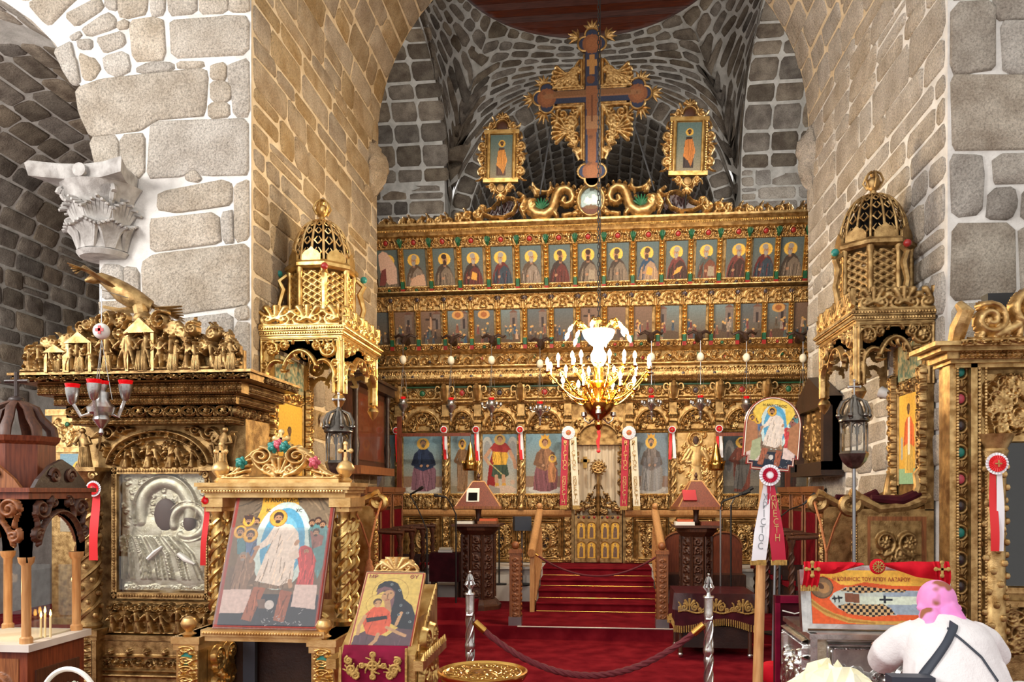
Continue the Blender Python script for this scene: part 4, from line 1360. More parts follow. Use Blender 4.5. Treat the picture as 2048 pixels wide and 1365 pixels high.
# the silver clad icon
cov = relief('silver_icon', .62,.96, lambda: figure(0,-.44,.86,0,.5) + figure(0.02,-.42,.8,.02,.3) + dense(.6,.94,77,60,.045)() + [S(arc(0,.36,.1,0,360,30),.02, h=1.3)],.035,.0085)
o = put('icon', cov, 'gold_pale', ico, ((xi(1345) + xi(1437)) / 2,-.012,(zt + zb) / 2),(0,0,0),((xi(1437) - xi(1345) - .12) / .62,1,(zt - zb) / .96)); o['label'] = 'icon sheathed in embossed silver gilt'
MB().ball((0,0,0),.06,12,8,(.8,.3,1.1)).build('face', 'icon_brown', o, (.0,-.04,.34))
# pale veil hanging over the lower half of the bishop icon
vl = MB()
n = 14
xa, xb = xi(1272), xi(1334)
vs = []
for j in range(7):
 for k in range(n + 1):
  vs.append((xa + (xb - xa) * k / n, -.05 - .012 * math.sin(k * 1.3 + j * .15), zi(916) + (zi(989) - zi(916)) * j / 6))
vl.add(vs, [(j * (n + 1) + k, j * (n + 1) + k + 1,(j + 1) * (n + 1) + k + 1,(j + 1) * (n + 1) + k) for j in range(6) for k in range(n)])
vlo = vl.build('icon_veil', 'plastic_film', ico)
# columns with twining vine
COLM = MB().lathe([(.055,0),(.06,.03),(.045,.05),(.042,.1),(.042,1.0),(.046,1.02),(.06,1.06),(.066,1.1)],12)
for k in range(3):
 COLM.tube([(.046 * math.cos(t * 2 * PI * 2.5 + k * 2.1),.046 * math.sin(t * 2 * PI * 2.5 + k * 2.1),.06 + .94 * t) for t in np.linspace(0,1,50)],.014,5)
for k in range(30):
 t = k / 30
 a = t * 2 * PI * 2.5 + 1 + (k % 2) * 3.1
 COLM.ball((.052 * math.cos(a),.052 * math.sin(a),.08 + .9 * t),.017,6,4)
COLM = COLM.mesh('column')
for c in COLS:
 put('column', COLM, 'gold', ico, (xi(c),-.07, zi(1020)),(0,0,0),(1,1,(zi(862) - zi(1020)) / 1.1))
 ip('carved_pilaster', R_pil, 'gold', xi(c),-.02, zi(1080),0,1.0,1.12)
 MB().bbox((xi(c) - .055,-.09, zi(862)),(xi(c) + .055,0, zi(808))).build('capital_block', 'gold_dark', ico, smooth=0)
 ip('capital_leaf', R_palm, 'gold', xi(c),-.095, zi(838),0,.2,1.0)
for (a, b) in ((X0, xi(1143)),(xi(1250), X1)):
 cornice([(.02, zi(1035)),(.05, zi(1032)),(.07, zi(1030)),(.09, zi(1024)),(.09, zi(1021)),(.02, zi(1020))], 'dado_rail', 'wood_light', a, b)
 cornice([(.04,.62),(.05,.66),(.03,.69),(.02,.70)], 'plinth', 'gold_dark', a, b)
# ---- royal doors
XD0, XD1 = xi(1148), xi(1245)
XDM = (XD0 + XD1) / 2
def lobed(X, Z):      # the lobed top of the doorway is open below
 return ~(((X / .28) ** 2 + ((Z + .13) / .22) ** 2 < 1) | ((np.abs(X) - .19) ** 2 / .1 ** 2 + ((Z + .17) / .13) ** 2 < 1) | ((np.abs(X) < .27) & (Z < -.13)))
ip('doorway_arch', relief('doorway_arch', .76,.4, lambda: dense(.76,.4,8,60,.05)() + [S(arc(0,-.13,.3,20,160,24, ry=.24),.018, h=1.3)],.04,.0085, mask=lobed), 'gold', XDM, -.03, zi(858) - .03)
for q in (-1,1):
 ip('jamb_scroll', relief('jamb_scroll', .12,.8, lambda: [S(spiral(.0,-.3 + .15 * k, .05,1.3,0,1 if k % 2 else -1,18),.012) for k in range(5)] + sum([leaf(0,-.36 + .1 * k, PI / 2,.1,.02,.6 * (-1) ** k) for k in range(8)],[]),.03,.0085, cut=True), 'gold', XDM + q * .35,-.03, zi(945),0,-q)
cur = MB()
n = 30
vs = []
for j in range(5):
 for k in range(n + 1):
  vs.append((XD0 + (XD1 - XD0) * k / n, .1 + .02 * math.sin(k * 1.7 + .3 * j),.62 + (zi(880) - .62) * j / 4))
cur.add(vs, [(j * (n + 1) + k, j * (n + 1) + k + 1,(j + 1) * (n + 1) + k + 1,(j + 1) * (n + 1) + k) for j in range(4) for k in range(n)])
curt = tag(cur.build('sanctuary_curtain', 'curtain', None, (0, IY, 0)), 'cream curtain hanging behind the royal doors', 'curtain')
MB().bbox((-.03,-.004,-.09),(.03,.004,.09)).bbox((-.07,-.004,.0),(.07,.004,.05)).build('embroidered_cross', 'gold_cloth', curt, (XDM - .2,.07, zi(925)))
def door_crest(X, Z):
 return Z < .5
for q in (-1,1):
 dr = put('royal_door', MB().bbox((-.36,0,0),(0,.05, zi(1032) - .62)).mesh('royal_door', 0), 'gold_dark', ico, (XDM if q < 0 else XDM + .36,-.05,.625))
 dx = -.18
 for j in range(2):
  for k in range(2):
   xx, zz = dx + (k - .5) * .155,.19 + j * .3
   P = Pic(26,50,1.9, c8(214,164,62)); folds(P, random.Random(k + 3 * j + q),[(.25,.05),(.3,.6),(.42,.74),(.6,.74),(.72,.6),(.76,.05)], c8(112,88,74),6); saint_face(P, .5,.83,.1, halo=c8(236,192,90))
   arched = lambda X, Y: (Y < .8) | (((X - .5) / .5) ** 2 + ((Y - .8) / .2) ** 2 < 1)
   put('door_icon', P.mesh('door_icon', .125,.25, arched), None, dr, (xx, -.006, zz))
   MB().tube([(xx - .065,-.008, zz - .12),(xx - .065,-.008, zz + .07)] + [(xx - .065 * math.cos(a),-.008, zz + .07 + .06 * math.sin(a)) for a in np.linspace(.2, PI - .2,9)] + [(xx + .065,-.008, zz + .07),(xx + .065,-.008, zz - .12)],.008,5).build('door_arch', 'gold', dr)
 for k in range(4): put('gem', GEM, ('red_paint', 'gem_dark')[k % 2], dr, (-.06 - .08 * k, -.01, zi(1032) - .62 - .03),(0,0,0),(.02,.02,.02))
 def crest():
  o = dense(.36,.5,31,30,.045)()
  o += [S(bez((-.17,-.22),(-.2,-.02),(-.1,.0)),.03,.02,1.3), S(spiral(-.1,-.1,.07,1.6,1.5,1),.018, h=1.3)]
  o += [S(seg((.165,-.25),(.165,.25)),.014, h=1.4)]
  return o
 me = relief('door_crest', .36,.5, crest, .04,.0085, cut=True, mask=lambda X, Z: Z < -.1 + .36 * np.clip((X + .17) / .34,0,1) ** 1.4 + .03 * np.sin(X * 60))
 put('door_crest', me, 'gold_dark', dr, (-.18,.0, zi(1032) - .62 + .25),(0,0,0 if q < 0 else 0),(-q * 1.0 if q > 0 else 1,1,1))
MB().lathe([(.02,0),(.03,.02),(.02,.1),(.02, zi(950) - .62)],8).build('door_post', 'gold', ico, (XDM, -.06,.625))
ip('door_medallion', relief('door_medallion', .26,.26, lambda: rosette(0,0,.09,8) + [S(arc(0,0,.085,0,360,30),.016)] + sum([leaf(.09 * math.cos(a),.09 * math.sin(a), a, .04,.016,.6) for a in np.linspace(0,6.1,14)],[]),.04,.008, cut=True), 'gold', XDM, -.07, zi(936))
# ---- carved cresting on top
def K(px, py): return ((px - 1182) / 131.0,(462 - py) / 131.0)
def crest_half():
 k = lambda *a: np.array([K(x, y) for x, y in a])
 o = [S(k((1062,422),(1066,434),(1074,442),(1093,445),(1105,436),(1111,422),(1114,408),(1122,398),(1133,396),(1143,402),(1147,414),(1143,424),(1133,428),(1126,422),(1130,415)),.085,.03,1.4)]
 o += [S(spiral(*K(1068,425),.07,1.5,1,1),.022, h=1.5)]
 for t in np.linspace(0,1,14): pass
 for q, p in enumerate([(1108,395),(1116,388),(1127,385),(1139,386),(1149,392),(1154,402),(1098,405),(1096,415)]):
  o += beadrow(K(*p)[0] - .01, K(*p)[0] + .01, K(*p)[1],1,.02)
 # cartouche
 o += [S(k((966,428),(972,440),(988,447),(1010,448),(1028,440),(1036,425),(1032,412),(1018,410),(1000,418),(988,430),(976,434)),.022, h=1.3)]
 o += [S(spiral(*K(968,430),.06,1.4,0,1),.018), S(k((1030,412),(1042,416),(1052,408),(1040,400)),.018), S(spiral(*K(1050,432),.06,1.5,2,-1),.018), S(k((1052,447),(1044,430),(1052,414)),.02)]
 o += leaf(*K(1085,400),-.2,.25,.03,.4) + leaf(*K(1080,398),2.6,.2,.03,-.5) + leaf(*K(1075,405),1.8,.16,.03,.5) + leaf(*K(1100,400),.9,.14,.03,.5)
 o += leaf(*K(1150,445),.6,.24,.04,.6) + leaf(*K(1130,448),.3,.24,.035,-.3) + leaf(*K(1115,448),2.0,.2,.035,.6)
 # side garlands
 for q in range(12):
  x = 958 - q * 19
  y = 440 + min(q, 3) * 3 + q * .6
  d = 1 if q % 2 else -1
  o.append(S(spiral(*K(x, y),.075 - .002 * q, 1.5, q, d),.022,.016))
  o += leaf(*K(x + 6, y + 8),2.4,.16,.03,.7 * d) + leaf(*K(x - 4, y - 2),1.2,.12,.026,.6 * d)
 o.append(S(k((735,458),(1180,458)),.04, h=.8))
 return o
me = relief('crest', 3.5,.62, lambda: [(p + np.array([1.72,-.3]), a, b, h) for p, a, b, h in crest_half()],.07,.012, cut=True, thick=.05)
yc, zc = -(TA.ft + .02), TA.zt + .05
for q in (-1,1):
 put('crest', me, 'gold', ico, (xi(1182,.37) + q * 1.72, yc, zc + .27),(0,0,0),(-q, 1,1))
 put('crest_lattice', MB().prism([(-.2,0),(-.1,-.07),(.12,-.08),(.26,.02),(.3,.18),(.2,.24),(.02,.14),(-.1,.04)],0,.04).mesh('crest_lattice', 0), 'lattice_dark', ico, (xi(1182,.37) + q * 1.36, yc + .02, zc + .14),(0,0,0),(-q if q > 0 else 1,1,1))
 for k in range(6):
  for s_ in (-1,1):
   MB().tube([(-.16 + .075 * k, -.012 - .006 * s_, -.03 + .02 * k),(-.16 + .075 * k + s_ * .05,-.012,.1 + .018 * k)],.012,5).build('lattice_bar', 'gem_dark', ico, (xi(1182,.37) + (1.36 * q if q < 0 else 1.36 - .1), yc, zc + .13))
 for k in range(7):
  a = R(30 + 20 * k)
  MB().tube([(0,0,0),(.08 * math.cos(a),-.03,.08 * math.sin(a)),(.15 * math.cos(a),-.01,.17 * math.sin(a))],[.01,.02,.008],6).build('painted_shell', 'green_paint', ico, (xi(1182,.37) + q * .74, yc - .01, zc + .18))
P = Pic(30,30,1.0, c8(150,168,166)); P.rect(0,0,1,.3, c8(96,60,44)); P.ell(.5,.5,.3,.12, c8(222,216,200)); P.ell(.68,.58,.1,.2, c8(232,228,214), rot=.6); P.circ(.34,.58,.08, c8(232,228,214)); P.ell(.5,.3,.3,.08, c8(110,84,60))
rnd_mask = lambda X, Y: (X - .5) ** 2 + (Y - .5) ** 2 < .25
o = put('medallion', P.mesh('medallion', .34,.42, rnd_mask), None, ico, (xi(1182,.37), yc - .05, zc + .26)); o['label'] = 'round painted medallion of a white bird'
ip('medallion_frame', relief('medallion_frame', .56,.66, lambda: [S(arc(0,0,.19,0,360,40, ry=.23),.03, h=1.3)] + sum([beadrow(.235 * math.cos(a) - .01,.235 * math.cos(a) + .01,.275 * math.sin(a),1,.022) for a in np.linspace(0,6.1,26)],[]) + sum([leaf(0,.27, a, .1,.03,0) for a in (.6,1.1,1.57,2.0,2.5)],[]),.05,.011, cut=True), 'gold', xi(1182,.37), yc - .03, zc + .26)
# ================================================================== above the screen: crucifix and two side icons
CY = 11.76
def rel(c, Y):                      # measuring helper around a centre pixel
 o = at(c[0], c[1], Y)
 return lambda px, py: (lambda v: (v.x - o.x, v.z - o.z))(at(px, py, Y))
cc = (1184,194)
co = at(*cc, CY)
crux = thing('crucifix', 'great painted crucifix with gilt foliage above the screen', 'crucifix', (co.x, CY, co.z), R(0))
q_ = rel(cc, CY)
W, Hh = .245 * 1.85 / .2245,2.4
W = 1.86
def cross_mask(X, Y):
 x, z = (X - .5) * W, (Y - .5) * 2.4
 z = z - .0
 m = (np.abs(x) < .105) & (z < .95) & (z > -1.32)
 m |= (np.abs(z - .0) < .1) & (np.abs(x) < .75)
 for (a, b) in ((-.66,0),(.66,0),(0,.76),(0,-1.1)):
  for (c, d) in ((-.1,0),(.1,0),(0,.12),(0,-.12)):
   m |= (x - a - c) ** 2 + (z - b - d) ** 2 < .105 ** 2
 return m
P = Pic(150,200,2.4 / W, c8(52,60,84))
r = random.Random(4)
for (a, b) in ((.5 - .66 / W, .5),(.5 + .66 / W, .5),(.5,.5 + .76 / 2.4),(.5,.5 - 1.1 / 2.4)):
 P.circ(a, b, .075, c8(136,88,60)); P.circ(a, b, .05, c8(150,98,66))
P.line([(.14,.51),(.86,.51)],.02, c8(148,106,74)); P.rect(.2,.505,.8,.54, c8(128,92,62))
P.poly([(.45,.56),(.55,.56),(.54,.36),(.53,.1),(.47,.1),(.46,.34)], c8(140,92,62)); P.poly([(.45,.38),(.55,.38),(.56,.3),(.45,.3)], c8(158,118,84))
P.line([(.5,.5),(.5,.35)],.01, c8(104,66,46)); P.circ(.49,.6,.032, c8(110,70,48)); P.rect(.46,.68,.54,.72, c8(176,130,76)); P.rect(.48,.63,.52,.75, c8(176,130,76))
for k in range(60): P.circ(r.random(), r.random(), r.uniform(.004,.016), c8(96,66,50),.6)
put('painted_cross', P.mesh('painted_cross', W, 2.4, cross_mask), None, crux, (0,-.035,0))
bk = MB().bbox((-.1,-.03,-1.3),(.1,.03,.95)).bbox((-.75,-.03,-.095),(.75,.03,.095))
for (a, b) in ((-.66,0),(.66,0),(0,.76),(0,-1.1)):
 for (c, d) in ((-.1,0),(.1,0),(0,.12),(0,-.12)):
  bk.lathe([(.1,-.03),(.1,.03)],18, mx=Matrix.Translation((a + c, 0, b + d)) @ Matrix.Rotation(PI / 2,4, 'X'))
bk.build('cross_board', 'wood_dark', crux)
ed = MB()
def beads_line(b, p, q, r=.013):
 n = max(2, int((Vector(q) - Vector(p)).length / (r * 1.9)))
 for k in range(n):
  v = Vector(p).lerp(Vector(q),(k + .5) / n)
  b.ball(v, r, 5,4)
for x in (-.115,.115):
 for z0, z1 in ((.11,.6),(-.95,-.11)):
  ed.tube([(x, -.04, z0),(x, -.04, z1)],.016,6); beads_line(ed, (x, -.055, z0),(x, -.055, z1),.011)
for z in (-.11,.11):
 for x0, x1 in ((-.5,-.115),(.115,.5)):
  ed.tube([(x0,-.04, z),(x1,-.04, z)],.016,6); beads_line(ed, (x0,-.055, z),(x1,-.055, z),.011)
for (a, b, skip) in ((-.66,0,0),(.66,0,180),(0,.76,270),(0,-1.1,90)):
 for (c, d, mid) in ((-.1,0,180),(.1,0,0),(0,.12,90),(0,-.12,270)):
  if mid == skip: continue
  ed.tube([(a + c + .105 * math.cos(R(mid + t)),-.04, b + d + .105 * math.sin(R(mid + t))) for t in range(-95,96,19)],.017,6)
ed.build('cross_frame', 'gold', crux)
def foliage(hh, seed):
 def f():
  r = random.Random(seed)
  o = [S(seg((-.2,-hh / 2),(-.2, hh / 2)),.025, h=1), S(seg((-.22, hh / 2 - .03),(.2, hh / 2 - .03)),.025, h=1)]
  o += [S(bez((-.2, hh / 2),(.02,.0),(-.17,-hh / 2),16),.03,.015)]
  for k in range(7):
   t = k / 6
   o += fan(-.16 + .1 * math.sin(t * 3), hh / 2 - .08 - t * (hh - .16),.1,5,-70 + 20 * k, 60 + 10 * k, w=.02)
  o += [S(spiral(-.06, hh * .18,.1,1.6,0,1),.022), S(spiral(-.1,-hh * .1,.08,1.6,2,-1),.02), S(spiral(.08, hh * .33,.09,1.5,1,-1),.02)]
  o += fan(.0, hh * .02,.22,6,-40,60, w=.03) + fan(.14, hh * .25,.12,5,-60,80, w=.024)
  return o
 return f
for sx in (-1,1):
 for sz, hh in ((1,.42),(-1,.82)):
  me = relief('cross_foliage_%d' % sz, .5, hh, foliage(hh, 5),.05,.01, cut=True)
  put('gilt_foliage', me, 'gold', crux, (sx * .35,-.01, sz * (.11 + hh / 2)),(0,0,0),(sx, 1,-sz))
ray = MB()
for k in range(5):
 a = R(30 + 30 * k)
 ray.tube([(0,0,0),(.1 * math.cos(a),-.02,.12 * math.sin(a)),(.2 * math.cos(a),0,.24 * math.sin(a))],[.02,.035,.004],6)
ray = ray.mesh('leaf_ray')
for (a, b, ry) in ((0,.97,0),(-.86,0,-90),(.86,0,90),(-.7,.2,-30),(.7,.2,30),(-.7,-.2,-150),(.7,-.2,150),(-.2,.86,-60),(.2,.86,60)):
 put('leaf_ray', ray, 'gold', crux, (a, 0, b),(0, R(ry),0),(.72,1,.72))
for (a, b) in (((1106,222),(1080,388)),((1270,250),(1309,380))):
 p, q2 = q_(*a), q_(*b)
 MB().tube([(p[0],.03, p[1]),(q2[0],.03, q2[1])],.012,6).build('support_rod', 'black', crux)

def side_icon(label, c, w, h, tilt, robe, robe2):
 o = at(*c, CY)
 t = thing('gilt_icon', label, 'icon', (o.x, CY, o.z))
 t.rotation_euler = (0, R(tilt),0)
 pw, ph = w * .56, h * .6
 P = Pic(46,80, ph / pw, c8(96,120,116)); P.grade(c8(140,128,104), c8(92,118,116))
 rr = random.Random(8)
 folds(P, rr, [(.3,.06),(.32,.5),(.4,.7),(.62,.7),(.72,.5),(.7,.06)], c8(*robe2),8)
 folds(P, rr, [(.3,.3),(.36,.64),(.64,.66),(.76,.4),(.6,.08),(.5,.2)], c8(*robe),8)
 saint_face(P, .52,.8,.07, hair=c8(50,34,28), skin=c8(110,76,56))
 put('painting', P.mesh('painting', pw, ph), None, t, (0,-.03,0))
 MB().bbox((-w * .36,-.02,-h * .36),(w * .36,.03, h * .36)).build('panel', 'gold_dark', t, smooth=0)
 fr = MB()
 for s_ in (-1,1):
  fr.tube([(s_ * pw * .54,-.04,-ph * .53),(s_ * pw * .54,-.04, ph * .53)],.026,8)
  beads_line(fr, (s_ * pw * .68,-.03,-ph * .54),(s_ * pw * .68,-.03, ph * .54),.018)
  fr.bbox((-w * .42,-.06, s_ * ph * .56 - .03),(w * .42,.0, s_ * ph * .56 + .03))
 fr.build('frame', 'gold_bright', t)
 def side():
  o = [S(spiral(.0, h * .16,.07,1.5, PI, 1),.02), S(spiral(.01,-h * .02,.06,1.4, PI, -1),.018), S(spiral(.0,-h * .2,.07,1.5, PI, -1),.02), S(seg((-.05,-h * .3),(-.05, h * .3)),.02)]
  o += leaf(0, h * .26,1.2,.1,.02) + leaf(0,-h * .1,.6,.1,.02) + leaf(0, h * .06,-.6,.1,.02) + leaf(0,-h * .28,-1.0,.1,.02)
  return o
 me = relief('icon_ear', .2, h * .7, side, .04,.0085, cut=True)
 for s_ in (-1,1): put('carved_ear', me, 'gold', t, (s_ * w * .46,0,0),(0,0,0),(s_, 1,1))
 def top():
  o = [S(arc(0,-.06,.1,0,180,18),.02, h=1.2)]
  for s_ in (-1,1): o += [S(spiral(s_ * .17,-.06,.06,1.4, PI / 2, s_),.018)] + leaf(s_ * .12,0, PI / 2 + .2 * s_, .1,.02) + leaf(s_ * .22,-.07,.4 if s_ > 0 else PI - .4,.08,.018)
  return o + fan(0,.05,.09,5,30,150, w=.02)
 me = relief('icon_crest', .56,.3, top, .04,.0085, cut=True)
 put('crest', me, 'gold', t, (0,0, ph * .56 + .15)); put('crest', me, 'gold', t, (0,0,-ph * .56 - .14),(0,0,0),(.8,1,-1))
 put('crest_disc', GEM, 'wood_dark', t, (0,-.01, ph * .56 + .09),(0,0,0),(.085,.03,.085)); put('crest_disc', GEM, 'gold_dark', t, (0,-.02,-ph * .56 - .1),(0,0,0),(.06,.03,.06))
 MB().tube([(0,.02,-h * .4),(0,.2,-h * .8)],.012,6).build('support_rod', 'black', t)
side_icon('gilt framed icon of a saint in ochre, left of the crucifix', (1003,315),.62,1.06,1.5,(206,140,70),(92,70,60))
side_icon('gilt framed icon of a dark haired saint, right of the crucifix', (1377,295),.66,1.16,2,(190,120,62),(60,50,48))

# ================================================================== chandelier
HD = 9.0
hc = atd(1197,745, HD)
chand = thing('chandelier', 'lit brass chandelier with many candle bulbs before the screen', 'chandelier', (hc.x, hc.y, 0))
def zh(py): return EYE + (HY - py) * HD / F
MB().lathe([(.005, zh(862)),(.03, zh(858)),(.05, zh(850)),(.035, zh(842)),(.05, zh(838)),(.13, zh(828)),(.17, zh(815)),(.18, zh(808)),(.1, zh(804)),(.055, zh(802)),(.05, zh(790)),(.065, zh(784)),(.07, zh(778)),(.09, zh(774)),(.13, zh(768)),(.125, zh(764)),(.06, zh(760)),(.05, zh(745)),(.07, zh(738)),(.05, zh(733))],24).build('stem', 'brass', chand)
MB().lathe([(.05, zh(733)),(.085, zh(722)),(.09, zh(710)),(.06, zh(700)),(.055, zh(694)),(.1, zh(688)),(.16, zh(676)),(.185, zh(664)),(.18, zh(662)),(.02, zh(668))],24).build('opal_bowl', 'opal', chand)
MB().tube([(0,0, zh(664)),(0,0, zh(640))],.012,8).lathe([(.01, zh(648)),(.05, zh(642)),(.03, zh(636))],10).build('crown_stem', 'brass', chand)
ch = MB()
for k in range(130):
 z = zh(636) + k * .05
 a = PI / 2 * (k % 2)
 ch.tube([(.012 * math.cos(a) * math.cos(t),.012 * math.sin(a) * math.cos(t), z + .032 * math.sin(t)) for t in np.linspace(0,2 * PI, 9)[:-1]],.005,4, closed=True)
ch.tube([(.02,0, zh(640)),(.02,0, zh(640) + 6.4)],.004,4)
ch.build('chain', 'black', chand)
BULB = MB().lathe([(.004,0),(.014,.01),(.018,.03),(.014,.05),(.005,.068),(.0005,.074)],12).mesh('bulb')
CAND = MB().lathe([(.012,0),(.012,.075)],10).mesh('candle_tube')
PAN = MB().lathe([(.005,-.03),(.012,-.025),(.008,-.015),(.035,-.004),(.042,.004),(.03,.003),(.005,.001)],14).mesh('drip_pan')
def arm_mesh(r0, z0, r1, z1, dip):
 b = MB()
 pts = [(r0 + (r1 - r0) * t, 0, z0 + (z1 - z0) * t - dip * math.sin(PI * min(1, t * 1.05)) * (1 - .3 * t)) for t in np.linspace(0,1,16)]
 b.tube(pts, [.012 - .004 * t for t in np.linspace(0,1,16)],6)
 m = pts[9]
 b.tube([(m[0] + .05 * (1 - t * .7) * math.cos(1 + t * 9),0, m[2] + .04 + .05 * (1 - t * .7) * math.sin(1 + t * 9)) for t in np.linspace(0,1,18)],.007,5)
 m = pts[4]
 b.tube([(m[0] + .045 * (1 - t * .7) * math.cos(2 - t * 9),0, m[2] + .05 + .045 * (1 - t * .7) * math.sin(2 - t * 9)) for t in np.linspace(0,1,16)],.007,5)
 m = pts[14]
 b.tube([(m[0] - .02 + .035 * (1 - t * .6) * math.cos(-1 + t * 8),0, m[2] - .03 + .035 * (1 - t * .6) * math.sin(-1 + t * 8)) for t in np.linspace(0,1,14)],.006,5)
 return b.mesh('arm')
AR1 = arm_mesh(.06, zh(795),.58, zh(747),.14)
AR2 = arm_mesh(.06, zh(776),.33, zh(736),.05)
AR3 = arm_mesh(.09, zh(812),.4, zh(782),.06)
for me, n, r1, z1, off in ((AR1,12,.58, zh(747),.2),(AR2,6,.33, zh(736),.5),(AR3,6,.4, zh(782),.1)):
 for k in range(n):
  a = off + 2 * PI * k / n
  ar = put('arm', me, 'brass', chand, (0,0,0),(0,0, a))
  put('drip_pan', PAN, 'brass', ar, (r1,0, z1 + .006))
  put('candle_tube', CAND, 'bulb_tube', ar, (r1,0, z1 + .008))
  put('bulb', BULB, 'bulb', ar, (r1,0, z1 + .083),(0,0,0),(1.25,1.25,1.2))
for k in range(6):
 a = .3 + 2 * PI * k / 6
 up = MB().tube([(.05,0, zh(668)),(.16,0, zh(652)),(.26,0, zh(644)),(.3,0, zh(652))],.012,6).ball((.22,0, zh(650)),.05,8,6,(1,1,.8))
 ar = up.build('crown_arm', 'brass', chand, rot=(0,0, a))
 put('bulb', BULB, 'bulb', ar, (.31,0, zh(655)),(0, R(150),0),(1.2,1.2,1.2))
 MB().tube([(.3,0, zh(652)),(.35,0, zh(668))],.012,8).build('candle_tube', 'bulb_tube', ar)
 put('bulb', BULB, 'bulb', ar, (.35,0, zh(668)),(0, R(160),0),(1.3,1.3,1.3))
for k in range(3):
 a = 2.6 + k * 2.1
 MB().tube([(.06,0, zh(838)),(.12,0, zh(846)),(.18,0, zh(840)),(.19,0, zh(832))],.01,6).lathe([(.01,0),(.035,.02),(.03,.06)],10,(.19,0, zh(834))).build('lamp_cup', 'silver', chand, rot=(0,0, a))
for nm, z, e in (('chandelier_light', zh(715),150),('chandelier_light', zh(760),60)):
 l = bpy.data.lights.new(nm, 'POINT'); l.energy = e; l.color = (1.0,.8,.52); l.shadow_soft_size = .25
 lo = bpy.data.objects.new(nm, l); lo.location = (.0,-.42, z); lo.parent = chand; COL.objects.link(lo)
# ribbon hanging from the chandelier
tag(MB().tube([(0,0,0),(.01,-.01,-.06),(-.008,.01,-.12),(.0,0,-.2)],[.022,.014,.02,.012],6, flat=.5).ball((0,0,-.23),.022,8,6).build('ribbon_bow', 'ribbon_red', None, (hc.x, hc.y, zh(862))), 'small red ribbon hanging under the chandelier', 'ribbon')

# ================================================================== hanging oil lamps along the screen
LY = 11.85
def oil_lamp(arms):
 t = thing('oil_lamp', 'silver oil lamp', 'lamp')
 # the origin is at the lamp bowl; +z upwards
 dr = MB().tube([(0,.3,.98),(0,.2,1.04),(0,.1,1.02),(0,.02,.96),(0,-.03,.93)],[.05,.055,.04,.045,.012],8)
 for s_ in (-1,1): dr.tube([(0,.14,1.03),(s_ * .09,.12,1.08),(s_ * .16,.16,1.05),(s_ * .19,.2,1.09)],[.03,.025,.018,.006],6)
 dr.build('dragon_bracket', 'wood_black', t)
 MB().tube([(0,0,.92),(0,0,.28)],.005,5).build('cord', 'grey_metal', t)
 MB().ball((0,0,.68),.052,14,10,(1,1,1.3)).build('ostrich_egg', 'egg', t)
 cn = MB().lathe([(.004,.54),(.016,.52),(.03,.5)],10)
 for k in range(3):
  a = 2 * PI * k / 3 + .3
  cn.tube([(.025 * math.cos(a),.025 * math.sin(a),.51),(.075 * math.cos(a),.075 * math.sin(a),.05)],.003,4)
 cn.build('chains', 'silver', t)
 MB().lathe([(.003,-.24),(.014,-.22),(.008,-.19),(.022,-.16),(.03,-.13),(.016,-.11),(.045,-.07),(.075,-.03),(.085,.0),(.06,.02),(.05,.05),(.062,.08),(.055,.085),(.04,.05),(.004,.03)],18).build('bowl', 'silver', t)
 MB().lathe([(.02,.05),(.038,.08),(.042,.12),(.036,.12),(.02,.06)],12).build('oil_glass', 'red_glass', t)
 if arms:
  for k in range(6):
   a = 2 * PI * k / 6 + .2
   MB().tube([(.06,0,-.02),(.11,0,-.035),(.14,0,.0)],.008,5).lathe([(.008,-.01),(.025,.01),(.022,.045),(.012,.02)],10,(.14,0,0)).build('lamp_arm', 'silver', t, rot=(0,0, a))
 return t
proto = {0: oil_lamp(False),1: oil_lamp(True)}
LW = [(806,810,0, 'leftmost plain silver oil lamp before the screen'),(902,812,0, 'plain silver oil lamp over the seated evangelist icon'),(983,812,1, 'many cupped silver oil lamp over the archangel icon'),
   (1080,820,1, 'many cupped silver oil lamp left of the chandelier'),(1303,808,1, 'many cupped silver oil lamp right of the chandelier'),(1401,808,1, 'many cupped silver oil lamp before the silver clad icon'),
   (1493,810,0, 'plain silver oil lamp beside the round topped processional icon'),(1606,812,0, 'rightmost plain silver oil lamp near the right pier')]
used = set()
for px, py, kind, lb in LW:
 t = proto[kind] if kind not in used else copy_tree(proto[kind])
 used.add(kind)
 t.location = at(px, py, LY)
 t['label'] = lb
 t['group'] = 'oil lamps hanging before the screen'

